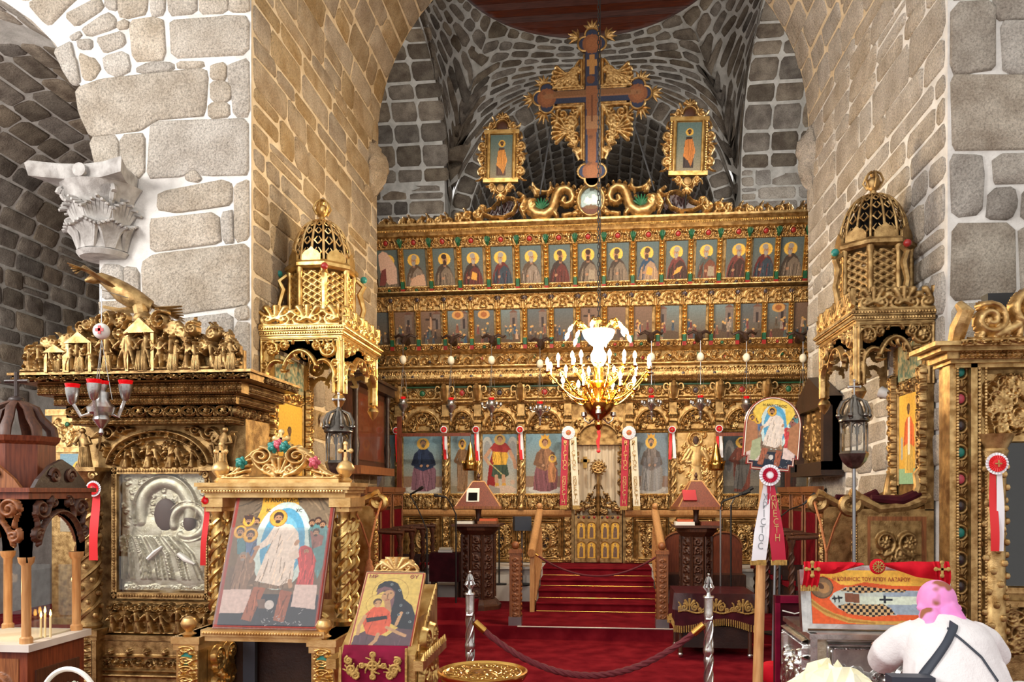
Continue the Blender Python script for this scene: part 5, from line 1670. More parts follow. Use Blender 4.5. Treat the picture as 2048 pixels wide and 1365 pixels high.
# ================================================================== rosettes with ribbons
def rosette_mesh(r, n=22):
 b = MB()
 vs, fs = [],[]
 for k in range(2 * n):
  a = PI * k / n
  for q, rr in enumerate((.35,1.0)):
   vs.append((rr * r * math.cos(a),-.012 - (.008 if k % 2 else 0) * (1 if q else .4), rr * r * math.sin(a)))
 m = 2 * n
 fs = [(2 * k, 2 * ((k + 1) % m),2 * ((k + 1) % m) + 1,2 * k + 1) for k in range(m)]
 b.add(vs, fs)
 return b.mesh('pleated_ring', 0)
ROS = rosette_mesh(1.0)
def rosette_thing(label, loc, r, m_out, m_in, m_mid, ribbons, cross=True, name='rosette', group='Easter rosettes'):
 t = thing(name, label, 'rosette', loc, 0, group)
 put('pleated_rim', ROS, m_out, t, (0,0,0),(0,0,0),(r, 1, r))
 put('pleated_ring', ROS, m_in, t, (0,-.008,0),(0,0,0),(r * .76,1, r * .76))
 put('button', MB().lathe([(1,0),(.9,.2),(0.01,.28)],16, mx=Matrix.Rotation(PI / 2,4, 'X')).mesh('button'), m_mid, t, (0,-.02,0),(0,0,0),(r * .42, r * .3, r * .42))
 if cross:
  cm = 'gold_cloth'
  MB().bbox((-r * .3,-.004,-r * .06),(r * .3,0, r * .06)).bbox((-r * .06,-.005,-r * .3),(r * .06,-.001, r * .3)).build('cross', cm, t, (0,-.03 - r * .08,0), smooth=0)
 for (x0, x1, w, L, m, off) in ribbons:
  vs, n = [],14
  for k in range(n + 1):
   f = k / n
   x = x0 + (x1 - x0) * f
   ww = w * (.7 + .3 * min(1, f * 2.2))
   y = .004 + off + .006 * math.sin(f * 7 + x0 * 40)
   vs += [(x - ww / 2, y, -L * f),(x + ww / 2, y + .006 * math.sin(f * 5 + 1),-L * f)]
  MB().add(vs, [(2 * k, 2 * k + 1,2 * k + 3,2 * k + 2) for k in range(n)]).build('ribbon', m, t)
 return t
RY_ = 12.2
for px, py, lb, l2 in ((793,862, 'small red rosette half hidden by the wooden post', 64),(888,860, 'small red rosette between the evangelist and the woman saint', 60),(952,860, 'small red rosette left of the archangel icon', 64),(1040,860, 'small red rosette right of the archangel icon', 60),(1344,860, 'small red rosette left of the silver clad icon', 58),(1438,858, 'small red rosette right of the silver clad icon', 58)):
 rosette_thing(lb, at(px, py, RY_),.056, 'ribbon_white', 'ribbon_red', 'ribbon_deep', [(-.015,-.03 if px > 1200 else .02,.045, l2 / 130, 'ribbon_red', .004),(.02,.04,.045,(l2 - 2) / 130, 'ribbon_white', 0)])
def stacked(letters, size, z0, dz, parent, x, y, m, dx=0.0, sx=.8):
 for k, c in enumerate(letters):
  if c == ' ': continue
  for g in (c if len(c) > 1 else [c]):
   o = put('letter', text_mesh(g, size, .001, sx=sx), m, parent, (x + dx * k, y, z0 - dz * k))
for px, lb in ((1137, 'large white edged rosette left of the royal doors with long lettered ribbons'),(1258, 'large white edged rosette right of the royal doors with long lettered ribbons')):
 t = rosette_thing(lb, at(px, 866,12.12),.1, 'ribbon_white', 'ribbon_white', 'book_orange', [], True)
 for dx, m, tr, lm in ((-.05, 'ribbon_deep', -.03, 'gold_pale'),(.065, 'ribbon_cream', .05, 'gold_cloth')):
  L, w = 1.04,.105
  n = 12
  vs = []
  for k in range(n + 1):
   f = k / n
   vs += [(dx + tr * f - w / 2,.004 * math.sin(f * 6) + (.004 if dx > 0 else 0),-.06 - L * f),(dx + tr * f + w / 2,.004 * math.sin(f * 6) + (.004 if dx > 0 else 0),-.06 - L * f)]
  rb = MB().add(vs, [(2 * k, 2 * k + 1,2 * k + 3,2 * k + 2) for k in range(n)]).build('lettered_ribbon', m, t)
  stacked(['ΧΡ', 'Ι', 'C', 'Τ', 'Ό', 'C', ' ', 'α', 'Ν', 'Ε', 'C', 'Τ', 'Η'],.1,-.16,.074, rb, dx, -.012, lm, tr / 13,.85)
  MB().bbox((dx + tr - w / 2,-.003,-.06 - L - .06),(dx + tr + w / 2,.003,-.06 - L)).build('fringe', 'gold_cloth', rb, smooth=0)

# ================================================================== choir: lecterns, stalls, microphones
CARVE = relief('lectern_panel', .2,1.0, lambda: sum([[S(spiral(.0,-.42 + .14 * k, .06,1.4,0,1 if k % 2 else -1),.014)] + leaf(-.05,-.46 + .14 * k, 1.2,.1,.02) + leaf(.05,-.46 + .14 * k, 1.9,.1,.02) for k in range(7)],[]) + [S(seg((-.09,-.5),(-.09,.5)),.012), S(seg((.09,-.5),(.09,.5)),.012)],.03,.01)
def lectern(label, px, books, ly, k):
 p = at(px, 1215, ly)
 t = thing('lectern', label, 'lectern', (p.x, ly, .15))
 t.scale = (k, k, 1)
 MB().lathe([(.36,0),(.36,.05),(.33,.07),(.31,.1),(.27,.13)],8, a0=PI / 8).build('base', 'wood_dark', t, smooth=20)
 MB().lathe([(.255,.13),(.25,1.0)],8, a0=PI / 8).build('column', 'wood_dark', t, smooth=20)
 for k in range(8):
  a = 2 * PI * k / 8
  put('carved_panel', CARVE, 'wood_dark', t, (.232 * math.sin(a),-.232 * math.cos(a),.57),(0,0, a),(.92,1,.84))
 MB().lathe([(.25,.98),(.29,1.02),(.33,1.05),(.34,1.09),(.3,1.1)],8, a0=PI / 8).build('capital', 'wood_dark', t, smooth=20)
 MB().bbox((-.36,-.34,1.1),(.36,.34,1.13)).build('book_shelf', 'wood_dark', t, smooth=0)
 MB().lathe([(.05,1.13),(.07,1.16),(.04,1.2),(.045,1.3),(.06,1.34)],10).build('neck', 'wood_dark', t)
 d = put('desk', MB().add([(-.42,-.36,0),(.42,-.36,0),(.42,.36,0),(-.42,.36,0),(-.11,-.05,.33),(.11,-.05,.33),(.11,.05,.33),(-.11,.05,.33)],[(0,1,2,3),(0,4,5,1),(1,5,6,2),(2,6,7,3),(3,7,4,0),(4,7,6,5)]).mesh('desk', 0), 'wood_red', t, (0,0,1.36),(0,0,.1),(.8,.8,1))
 MB().bbox((-.44,-.38,-.03),(.44,.38,.005)).build('desk_ledge', 'wood', d, smooth=0)
 ed = MB()
 for a, b in (((-.42,-.36,0),(-.11,-.05,.33)),((.42,-.36,0),(.11,-.05,.33)),((.42,.36,0),(.11,.05,.33)),((-.42,.36,0),(-.11,.05,.33)),((-.11,-.05,.33),(.11,-.05,.33))):
  ed.tube([a, b],.012,5)
 ed.build('desk_edge', 'wood_light', d)
 MB().lathe([(.03,0),(.04,.02),(.02,.04),(.035,.07),(.02,.1),(.002,.12)],10).build('finial', 'wood_dark', d, (0,0,.33))
 mx = Matrix.Rotation(R(-43),4, 'X')
 for i, (dx, dz, w, h, m) in enumerate(books[0]):
  o = MB().box((0,0,0),(w, .015, h)).build('leaning_book', m, None, smooth=0)
  o.location = Vector((p.x + dx, ly - .16,.15 + 1.36 + .15)); o.rotation_euler = (R(-37),0,.1)
  tag(o, ('white framed paper' if m == 'paper' else 'red covered book') + ' leaning on the desk of the ' + ('left' if px < 1200 else 'right') + ' lectern', 'book' if m != 'paper' else 'paper')
  if m == 'paper': MB().box((0,-.009,-.03),(w * .7,.004, h * .6)).build('dark_photo', 'void', o, smooth=0)
 for i, (dx, w, h, m, lb) in enumerate(books[1]):
  tag(MB().box((0,0,0),(w * .85,.2, h)).build('book', m, None, (p.x + dx * .8, ly - .11,.15 + 1.131 + h / 2 + (books[1][i][2] if False else 0) + sum(b[2] for b in books[1][:i] if abs(b[0] - dx) < .12)), smooth=0), lb, 'book', 'books on the lectern shelves')
lectern('dark carved octagonal lectern left of the stair with a pyramid book rest', 957,([(-.05,0,.17,.22, 'paper')],[(-.2,.26,.035, 'paper', 'white book lying on the left lectern shelf'),(.18,.3,.04, 'wood', 'brown book lying on the left lectern shelf'),(.19,.26,.03, 'book_orange', 'tan book atop the brown one on the left lectern')]),10.62,.88)
lectern('dark carved octagonal lectern right of the stair with a pyramid book rest', 1392,([(-.1,0,.17,.16, 'book_red')],[(-.2,.28,.045, 'paper', 'pale book lying on the right lectern shelf'),(-.19,.22,.03, 'book_orange', 'orange book atop the pale one on the right lectern'),(.2,.28,.05, 'wood_red', 'reddish book lying on the right lectern shelf')]),10.45,.8)

def spiral_post(h, r=.03):
 b = MB().lathe([(r * 1.3,0),(r * 1.3,.06),(r, .08),(r * .8, h * .3),(r * .8, h - .1),(r * 1.2, h - .06),(r * 1.5, h - .03),(r * 1.6, h)],10)
 for k in range(2):
  b.tube([(r * .9 * math.cos(t * 22 + k * PI), r * .9 * math.sin(t * 22 + k * PI),.1 + (h - .24) * t) for t in np.linspace(0,1,40)], r * .42,5)
 return b
POST = spiral_post(1.0).mesh('turned_post')
RTOP = relief('stall_top', .5,.16, lambda: fan(0,-.07,.13,9,10,170) + [S(spiral(q * .17,0,.06,1.3,0, q),.014) for q in (-1,1)] + [S(seg((-.24,-.075),(.24,-.075)),.01), S(seg((-.24,.075),(.24,.075)),.01)],.025,.01)
def stall_unit(tall):
 t = thing('choir_stall', 'stall', 'seat')
 h = 1.62 if tall else 1.5
 w = .6
 MB().bbox((-w / 2,0,0),(w / 2,.05, h)).build('back_board', 'wood_dark', t, smooth=0)
 MB().bbox((-w / 2 + .07,-.012,.5),(w / 2 - .07,.0, h - .32)).build('velvet_panel', 'velvet_red', t, smooth=0)
 put('carved_top', RTOP, 'wood', t, (0,-.005, h - .19))
 MB().bbox((-w / 2,-.06, h - .07),(w / 2,.06, h)).bbox((-w / 2,-.04, h - .1),(w / 2,.05, h - .07)).build('cornice', 'wood', t, smooth=0)
 for s_ in (-1,1):
  b = MB().tube([(s_ * (w / 2 - .03),-.015,.5),(s_ * (w / 2 - .03),-.015, h - .1)],.012,6)
  beads_line(b, (s_ * (w / 2 - .07),-.018,.5),(s_ * (w / 2 - .07),-.018, h - .33),.007)
  b.build('beaded_stile', 'wood', t)
 MB().bbox((-w / 2,-.42,.0),(w / 2,0,.45)).build('seat_box', 'wood_black', t, smooth=0)
 MB().bbox((-w / 2 + .02,-.44,.45),(w / 2 - .02,-.02,.5)).build('seat_cushion', 'velvet_red', t, smooth=0)
 z = 1.0
 ar = MB().tube([(w / 2,0, z + .04),(w / 2,-.2, z + .05),(w / 2,-.42, z + .04),(w / 2,-.52, z + .04)],[.03,.04,.05,.055],8, flat=.6)
 ar.lathe([(.02,0),(.03,.015),(.012,.03),(.002,.045)],8,(w / 2,-.46, z + .06))
 ar.build('arm_rest', 'wood_dark', t)
 put('turned_post', POST, 'wood_dark', t, (w / 2,-.47,0),(0,0,0),(1,1, z + .02))
 MB().bbox((w / 2 - .015,-.42,.5),(w / 2 + .015,0,.62)).build('arm_board', 'wood_black', t, smooth=0)
 return t
st0 = {True: stall_unit(True), False: stall_unit(False)}
su = set()
for side, x, rz, zz in (('left', -2.93, PI / 2,.15),('right', 2.62,-PI / 2,.15)):
 for k in range(4):
  tall = k >= 1
  t = st0[tall] if tall not in su else copy_tree(st0[tall])
  su.add(tall)
  y = 9.5 + .665 * k
  t.location = (x, y, zz + (.0 if tall else 0))
  t.rotation_euler = (0,0, rz)
  t['label'] = ['nearest', 'second', 'third', 'farthest'][k] + ' of the dark velvet backed choir stalls along the ' + side + ' pier'
  t['group'] = 'choir stalls'
def mic_stand(label, base, z0, top, boom, mic):
 t = thing('microphone_stand', label, 'microphone', (base[0], base[1], z0))
 MB().lathe([(.13,0),(.13,.015),(.03,.03),(.015,.05)],16).build('base', 'black', t)
 MB().tube([(0,0,.03),(0,0, top - z0)],.011,8).build('pole', 'grey_metal' if 'silver' in label else 'black', t)
 b = Vector(base + (0,)) if len(base) == 2 else Vector(base)
 p1 = Vector(boom) - Vector((base[0], base[1], z0)); p2 = Vector(mic) - Vector((base[0], base[1], z0))
 MB().tube([(0,0, top - z0),((p1 * .5).x, (p1 * .5).y, (top - z0) * .5 + p1.z * .5 + .03), p1],.008,6).build('boom', 'black', t)
 dv = (p2 - p1)
 MB().tube([p1, p1 + dv * .7, p1 + dv * .72, p2],[.012,.014,.024,.02],8).build('microphone', 'black', t)
def V3(px, py, Y): return tuple(at(px, py, Y))
b = at(912,1236,9.95); mic_stand('black boom microphone stand before the left lectern', (b.x, 9.95),.15, at(912,1030,9.95).z, V3(892,995,9.9), V3(868,991,9.9))
b = at(800,1150,10.2); mic_stand('black gooseneck microphone above the left stalls', (-2.2,10.2),.15, at(813,1060,10.2).z, V3(820,990,10.2), V3(846,975,10.15))
b = at(1441,1200,9.9); mic_stand('slim silver microphone stand behind the velvet covered table', (b.x, 9.9),.15, at(1438,1020,9.9).z, V3(1446,1003,9.9), V3(1500,983,9.9))
b = at(1462,1190,10.3); mic_stand('black microphone stand right of the right lectern', (b.x, 10.3),.15, at(1462,1010,10.3).z, V3(1478,990,10.3), V3(1506,976,10.3))
b = at(1600,1120,9.3); mic_stand('small microphone on a thin curved stem over the right stalls', (1.93,9.0),.15, at(1590,1040,9.3).z, V3(1606,1010,9.3), V3(1630,988,9.3))
# loudspeaker on a stand, wedge monitor
b = at(1044,1150,11.42)
t = thing('loudspeaker', 'dark box loudspeaker on a thin pole left of the stair', 'speaker', (b.x, 11.42,.37))
MB().lathe([(.16,0),(.16,.015),(.02,.03)],20).build('base', 'black', t)
MB().tube([(0,0,.02),(0,0,.8)],.014,8).build('pole', 'grey_metal', t)
MB().box((0,0,.88),(.24,.2,.2), mx=Matrix.Rotation(.25,4, 'Z')).build('cabinet', 'speaker_grey', t, smooth=0)
t = thing('floor_stand', 'thin black floor stand left of the loudspeaker', 'stand', (b.x - .33,11.42,.37))
MB().tube([(0,0,.02),(0,0,.86)],.012,6).build('pole', 'black', t)
MB().lathe([(.11,0),(.11,.015),(.02,.025)],16).build('base', 'black', t)
b = at(1362,1165,9.75)
tag(MB().prism([(-.2,0),(.22,0),(.1,.26),(-.2,.1)],-.15,.15).build('stage_monitor', 'black', None, (b.x, 9.75,.15), smooth=0), 'black wedge stage monitor behind the velvet table', 'speaker')
# wooden seats with arched backs behind the right lectern
for px, lb in ((1352, 'arched wooden bench back left of the right lectern'),(1440, 'arched wooden bench back right of the right lectern')):
 b = at(px + 10,1128,11.35)
 t = thing('arched_bench', lb, 'bench', (b.x, 11.45,.37),0, 'arched benches')
 MB().prism([(-.25,.0),(.25,.0),(.25,.55)] + [(.25 * math.cos(a),.55 + .22 * math.sin(a)) for a in np.linspace(.2, PI - .2,9)] + [(-.25,.55)],0,.05).build('back', 'wood_red', t, smooth=0)
 MB().tube([(.25 * math.cos(a),-.005,.55 + .22 * math.sin(a)) for a in np.linspace(0, PI, 13)],.015,6).build('moulding', 'wood', t)
 MB().bbox((-.25,-.3,0),(.25,0,.2)).build('seat', 'wood_dark', t, smooth=0)
# small table with a dark red cloth by the left stalls
b = at(893,1110,11.15)
t = thing('cloth_table', 'small table under a dark red cloth behind the left lectern', 'table', (b.x, 11.12,.15))
MB().bbox((-.2,-.15,.66),(.2,.15,.7)).build('top', 'velvet_dark', t, smooth=0)
MB().bbox((-.21,-.16,.3),(.21,.16,.68)).build('cloth', 'velvet_dark', t, smooth=0)
for a in (-1,1):
 for c in (-1,1): MB().bbox((a * .17 - .02, c * .12 - .02,0),(a * .17 + .02, c * .12 + .02,.66)).build('leg', 'wood_dark', t, smooth=0)
for dz, w, m, lb in ((.02,.2, 'paper', 'pale book lying on the dark red cloth table'),(.055,.17, 'ribbon_cream', 'smaller cream book atop the pale one on the cloth table')):
 tag(MB().box((0,0,0),(w, .14,.03)).build('book', m, None, (b.x, 11.12,.85 + dz), smooth=0), lb, 'book')

# ================================================================== stair balustrades and ropes
FRET = relief('fretwork', .1,1.0, lambda: sum([[S(spiral(0,-.46 + .08 * k, .032,1.3,0,1 if k % 2 else -1,16),.009)] for k in range(12)],[]),.012,.007)
for side, s_, xx in (('left', -1, XS0 - .05),('right', 1, XS1 + .05)):
 t = thing('balustrade', 'carved pale wood balustrade on the ' + side + ' of the stair', 'balustrade', (xx, 0,0))
 prof = [(10.3,.15),(10.3,.9),(11.58,1.34),(11.58,.6),(11.5,.5)]
 V = [(-.03, y, z) for y, z in prof] + [(.03, y, z) for y, z in prof]
 n = len(prof)
 MB().add(V, [tuple(range(n)), tuple(range(n, 2 * n))[::-1]] + [(i, (i + 1) % n, (i + 1) % n + n, i + n) for i in range(n)]).build('panel', 'wood_light', t, smooth=0, fix=True)
 MB().tube([(0,10.2,.92),(0,11.65,1.42)],.055,10).build('handrail', 'wood_light', t)
 for k in range(8):
  y = 10.42 + .15 * k
  MB().tube([(-s_ * .035, y, .25 + .33 * (y - 10.3)),(-s_ * .04, y + .05,.5 + .33 * (y - 10.3)),(-s_ * .035, y, .8 + .33 * (y - 10.3))],.014,5).build('fret', 'wood_light', t)
 MB().ball((0,11.6,1.5),.045,10,8).build('finial', 'wood_light', t)
 t = thing('newel_post', 'carved wooden newel post at the foot of the stair, ' + side + ' side', 'post', (at(1031 if s_ < 0 else 1324,1250,9.3).x, 9.3,.15))
 MB().bbox((-.065,-.065,.09),(.065,.065,.84)).build('shaft', 'wood', t, smooth=0)
 MB().bbox((-.075,-.075,0),(.075,.075,.1)).build('metal_foot', 'grey_metal', t, smooth=0)
 MB().bbox((-.075,-.075,.84),(.075,.075,.87)).bbox((-.07,-.07,.87),(.07,.07,.885)).build('cap', 'wood', t, smooth=0)
 MB().ball((0,0,.93),.048,12,8).build('ball', 'wood', t)
 put('fretwork', FRET, 'wood', t, (0,-.066,.46),(0,0,0),(1,1,.72)); put('fretwork', FRET, 'wood', t, (s_ * -.066,0,.46),(0,0, PI / 2 * -s_),(1,1,.72))
def rope_thing(label, a, b, sag, r, twist=True, m='rope', name='barrier_rope'):
 a, b = Vector(a), Vector(b)
 t = thing(name, label, 'rope', a)
 n = 44
 pts = [(b - a) * (k / n) - Vector((0,0, sag * 4 * (k / n) * (1 - k / n))) for k in range(n + 1)]
 bb = MB()
 for q in range(3 if twist else 1):
  tw = []
  N = n * 4
  for k in range(N + 1):
   f = k / N
   p = (b - a) * f - Vector((0,0, sag * 4 * f * (1 - f)))
   an = f * (b - a).length * 40 + q * 2 * PI / 3
   tw.append(p + (Vector((0, math.cos(an), math.sin(an))) * r * .5 if twist else Vector()))
  bb.tube(tw if twist else pts, r * .62 if twist else r, 6)
 bb.build('cord', m, t)
 for p, q in ((pts[0], pts[2]),(pts[-1], pts[-3])):
  MB().tube([p, p + (q - p) * 1.0], r * 1.15,10).build('brass_ferrule', 'brass', t)
 return t
rope_thing('thin dark red rope strung across the stair', (XS0 - .04,10.25,.93),(XS1 + .04,10.25,.93),.3,.014, False)

# ================================================================== wooden brackets with hanging brass lamps
for side, px0, px1, py in (('left', 799,942,872),('right', 1575,1431,870)):
 p0, p1 = at(px0, py, 11.97), at(px1, py, 11.97)
 t = thing('lamp_bracket', 'tall wooden post with a long arm on the ' + side + ' of the choir', 'bracket', (p0.x, 11.97,.61))
 MB().bbox((-.035,-.02,0),(.035,.02, at(px0,835,11.97).z - .6)).build('post', 'wood_red', t, smooth=0)
 MB().bbox((min(0, p1.x - p0.x),-.03, p0.z - .6 - .025),(max(0, p1.x - p0.x),-.01, p0.z - .6 + .025)).build('arm', 'wood_red', t, smooth=0)
 h = thing('hanging_censer_lamp', 'conical brass lamp hanging from the ' + side + ' wooden arm', 'lamp', (p1.x, 11.9,0),0, 'brass lamps on wooden arms')
 z = lambda py: at(px1, py, 11.9).z
 MB().lathe([(.004, z(884)),(.015, z(888)),(.03, z(892)),(.05, z(905)),(.085, z(921)),(.1, z(924)),(.12, z(927)),(.125, z(931)),(.115, z(934)),(.12, z(937)),(.105, z(942)),(.01, z(942))],20).build('shade', 'brass', h)
 rim = MB()
 for k in range(14):
  a = 2 * PI * k / 14
  rim.tube([(.118 * math.cos(a),.118 * math.sin(a), z(927)),(.13 * math.cos(a),.13 * math.sin(a), z(922))],[.012,.004],5)
 rim.build('crown_rim', 'brass', h)
 MB().tube([(0,0, z(885)),(0,.05, z(872))],.004,5).build('chain', 'brass', h)
# ================================================================== velvet covered table
ty0, ty1 = 8.32,8.98
xa, xb = at(1352,1185, ty0).x, at(1512,1185, ty0).x
tz = .665
t = thing('velvet_table', 'low table under dark velvet with gold embroidery and clear film', 'table', ((xa + xb) / 2,(ty0 + ty1) / 2,0))
w, dp = (xb - xa) / 2,(ty1 - ty0) / 2
MB().bbox((-w + .02,-dp + .02, tz - .04),(w - .02, dp - .02, tz - .004)).build('table_top', 'wood_dark', t, smooth=0)
cl = MB()
per = []
n = 10
for (ax, ay),(bx, by) in (((-w, -dp),(w, -dp)),((w, -dp),(w, dp)),((w, dp),(-w, dp)),((-w, dp),(-w, -dp))):
 for k in range(n): per.append((ax + (bx - ax) * k / n, ay + (by - ay) * k / n))
vs = []
for j in range(5):
 f = j / 4
 for k, (x, y) in enumerate(per):
  o = 1 + f * (.05 + .03 * math.sin(k * 1.9))
  drop = .34 + .04 * math.sin(k * .63 + 1)
  vs.append((x * o, y * o, tz - drop * f))
m = len(per)
fs = [(j * m + k, (j + 1) * m + k, (j + 1) * m + (k + 1) % m, j * m + (k + 1) % m) for j in range(4) for k in range(m)] + [tuple(range(m))]
cl.add(vs, fs)
clo = cl.build('velvet_cloth', 'velvet_dark', t, smooth=30)
fr = MB()
for k, (x, y) in enumerate(per):
 k2 = (k + 1) % m
 a, b = Vector(vs[4 * m + k]), Vector(vs[4 * m + k2])
 for q in range(4):
  p = a.lerp(b, q / 4)
  fr.tube([p + Vector((0,-.006 if y < 0 else 0,.05)), p + Vector((0,-.006 if y < 0 else 0,-.02))],.006,4)
fr.build('fringe', 'gold_cloth', clo)
def vine():
 o = []
 for k in range(3):
  x = -.3 + .3 * k
  o += fan(x, .0,.075,3,50,130, w=.012) + [S(seg((x, -.05),(x, .03)),.006)]
  for q in (-1,1): o += [S(spiral(x + q * .06,-.01,.04,1.4, PI / 2, q),.007), S(spiral(x + q * .12,-.03,.025,1.3,0,-q),.006)] + leaf(x + q * .1,.0, PI / 2,.05,.009)
 o.append(S(np.stack([np.linspace(-.42,.42,60),-.055 + .012 * np.sin(np.linspace(0,19,60))],1),.006))
 return o
put('embroidery', relief('embroidery', .86,.17, vine, .004,.0045, cut=True), 'gold_cloth', clo, (0,-dp * 1.06 - .012, tz - .13),(R(6),0,0),(w * 2 / .9,1,1))
flm = MB().add([(x * 1.06, y * 1.06, tz + .006) for x, y in per] + [(x * 1.1, y * 1.1, tz - .16 - .02 * math.sin(k)) for k, (x, y) in enumerate(per)],[tuple(range(m))] + [(k, m + k, m + (k + 1) % m, (k + 1) % m) for k in range(m)])
flm.build('clear_film', 'plastic_film', t, smooth=0)
for a in (-1,1):
 for c in (-1,1):
  lg = MB().tube([(a * (w - .05), c * (dp - .05), tz - .04),(a * (w - .05), c * (dp - .05),.05)],.022,8).build('leg', 'wood_dark', t)
  MB().ball((a * (w - .05), c * (dp - .05),.03),.03,10,6).build('caster', 'silver', lg)
MB().bbox((-w + .05,-dp + .06,.1),(w - .05, dp - .06,.32)).build('lower_drawer', 'wood_black', t, smooth=0)
# ================================================================== domed thrones against the two piers
def arch_panel_strokes(W, Hh):
 def f():
  o = []
  rx, rz = W * .4, Hh * .62
  o += [S(arc(0,-Hh * .38, rx * .62,35,145,18, ry=rz * 1.05),.018, h=1.3)]
  for q in (-1,1):
   o += [S(arc(q * rx * .72,-Hh * .22, rx * .36,0 if q > 0 else 70,110 if q > 0 else 180,12, ry=rz * .5),.018, h=1.3), S(seg((q * rx * 1.06,-Hh / 2),(q * rx * 1.06,-Hh * .2)),.018, h=1.3)]
   o += [S(spiral(q * W * .36, Hh * .3, Hh * .15,1.5, PI, q),.014)] + rosette(q * W * .36, Hh * .3, Hh * .1,6, h=1.3)
   o += [S(spiral(q * W * .44, Hh * .02, Hh * .09,1.4,0, q),.012), S(spiral(q * W * .2, Hh * .36, Hh * .08,1.4,1,-q),.011), S(spiral(q * W * .44,-Hh * .24, Hh * .08,1.4,1,-q),.012)]
   for k in range(6): o += leaf(q * W * (.1 + .06 * k), Hh * (.42 - .05 * (k % 2)), PI / 2 + .6 * q * (-1) ** k, .07,.013,.5)
   o += [S(seg((q * W * .485,-Hh / 2),(q * W * .485, Hh / 2)),.016, h=1)]
   for k in range(6):
    a = R(40 + 22 * k)
    o += leaf(rx * .66 * math.cos(a) * 1.0,-Hh * .38 + rz * .98 * math.sin(a), a + PI, .06,.016,.5)
  o += [S(seg((-W / 2, Hh * .48),(W / 2, Hh * .48)),.016, h=1)]
  return o
 return f
def lattice_strokes():
 o = []
 for k in range(-4,14):
  z = -.3 + k * .06
  o += [S(seg((-.12, z),(.12, z + .13)),.012, h=.7), S(seg((-.12, z + .13),(.12, z)),.012, h=1.0)]
 return o
CREST_B = relief('scroll_cresting', .5,.2, lambda: sum([[S(spiral(-.2 + .1 * k, -.03,.045,1.4,-PI / 2,1 if k % 2 else -1),.013)] + (fan(-.15 + .2 * (k // 2),-.05,.14,5,40,140, w=.02) if k % 2 == 0 else []) for k in range(5)],[]) + [S(seg((-.25,-.085),(.25,-.085)),.02)],.03,.0075, cut=True)
LAT = relief('lattice_panel', .22,.5, lattice_strokes, .012,.006, cut=True)
def scroll_side():
 o = dense(.36,.52,13,10,.06)()
 for q in (-1,1):
  o += [S(spiral(q * .09,.13,.085,1.5,-PI / 2,-q),.016, h=1.2)] + rosette(q * .09,.13,.05,7, h=1.3) + [S(spiral(q * .1,-.05,.06,1.4,0, q),.014, h=1.1), S(bez((q * .02,-.22),(q * .2,-.2),(q * .16,-.05)),.016,.01,1.1)]
 return o + fan(0,-.22,.12,7,10,170, h=1.2)
SIDE = relief('scroll_side', .38,.56, scroll_side, .03,.007)
VINE = relief('vine_stile', .14,1.2, lambda: sum([[S(spiral(.0,-.55 + .12 * k, .05,1.4,0,1 if k % 2 else -1),.014)] + leaf(-.03,-.6 + .12 * k, 1.2,.09,.02,.6) + leaf(.03,-.6 + .12 * k, 1.9,.09,.02,-.6) for k in range(10)],[]),.03,.007)
VINE_CUT = relief('vine_cut', .16,1.2, lambda: sum([[S(spiral(.0,-.55 + .12 * k, .055,1.4,0,1 if k % 2 else -1),.02)] + leaf(-.03,-.6 + .12 * k, 1.2,.1,.024,.6) + leaf(.03,-.6 + .12 * k, 1.9,.1,.024,-.6) for k in range(10)],[]) + [S(seg((-.01,-.6),(.01,.6)),.03, h=.6)],.03,.007, cut=True)
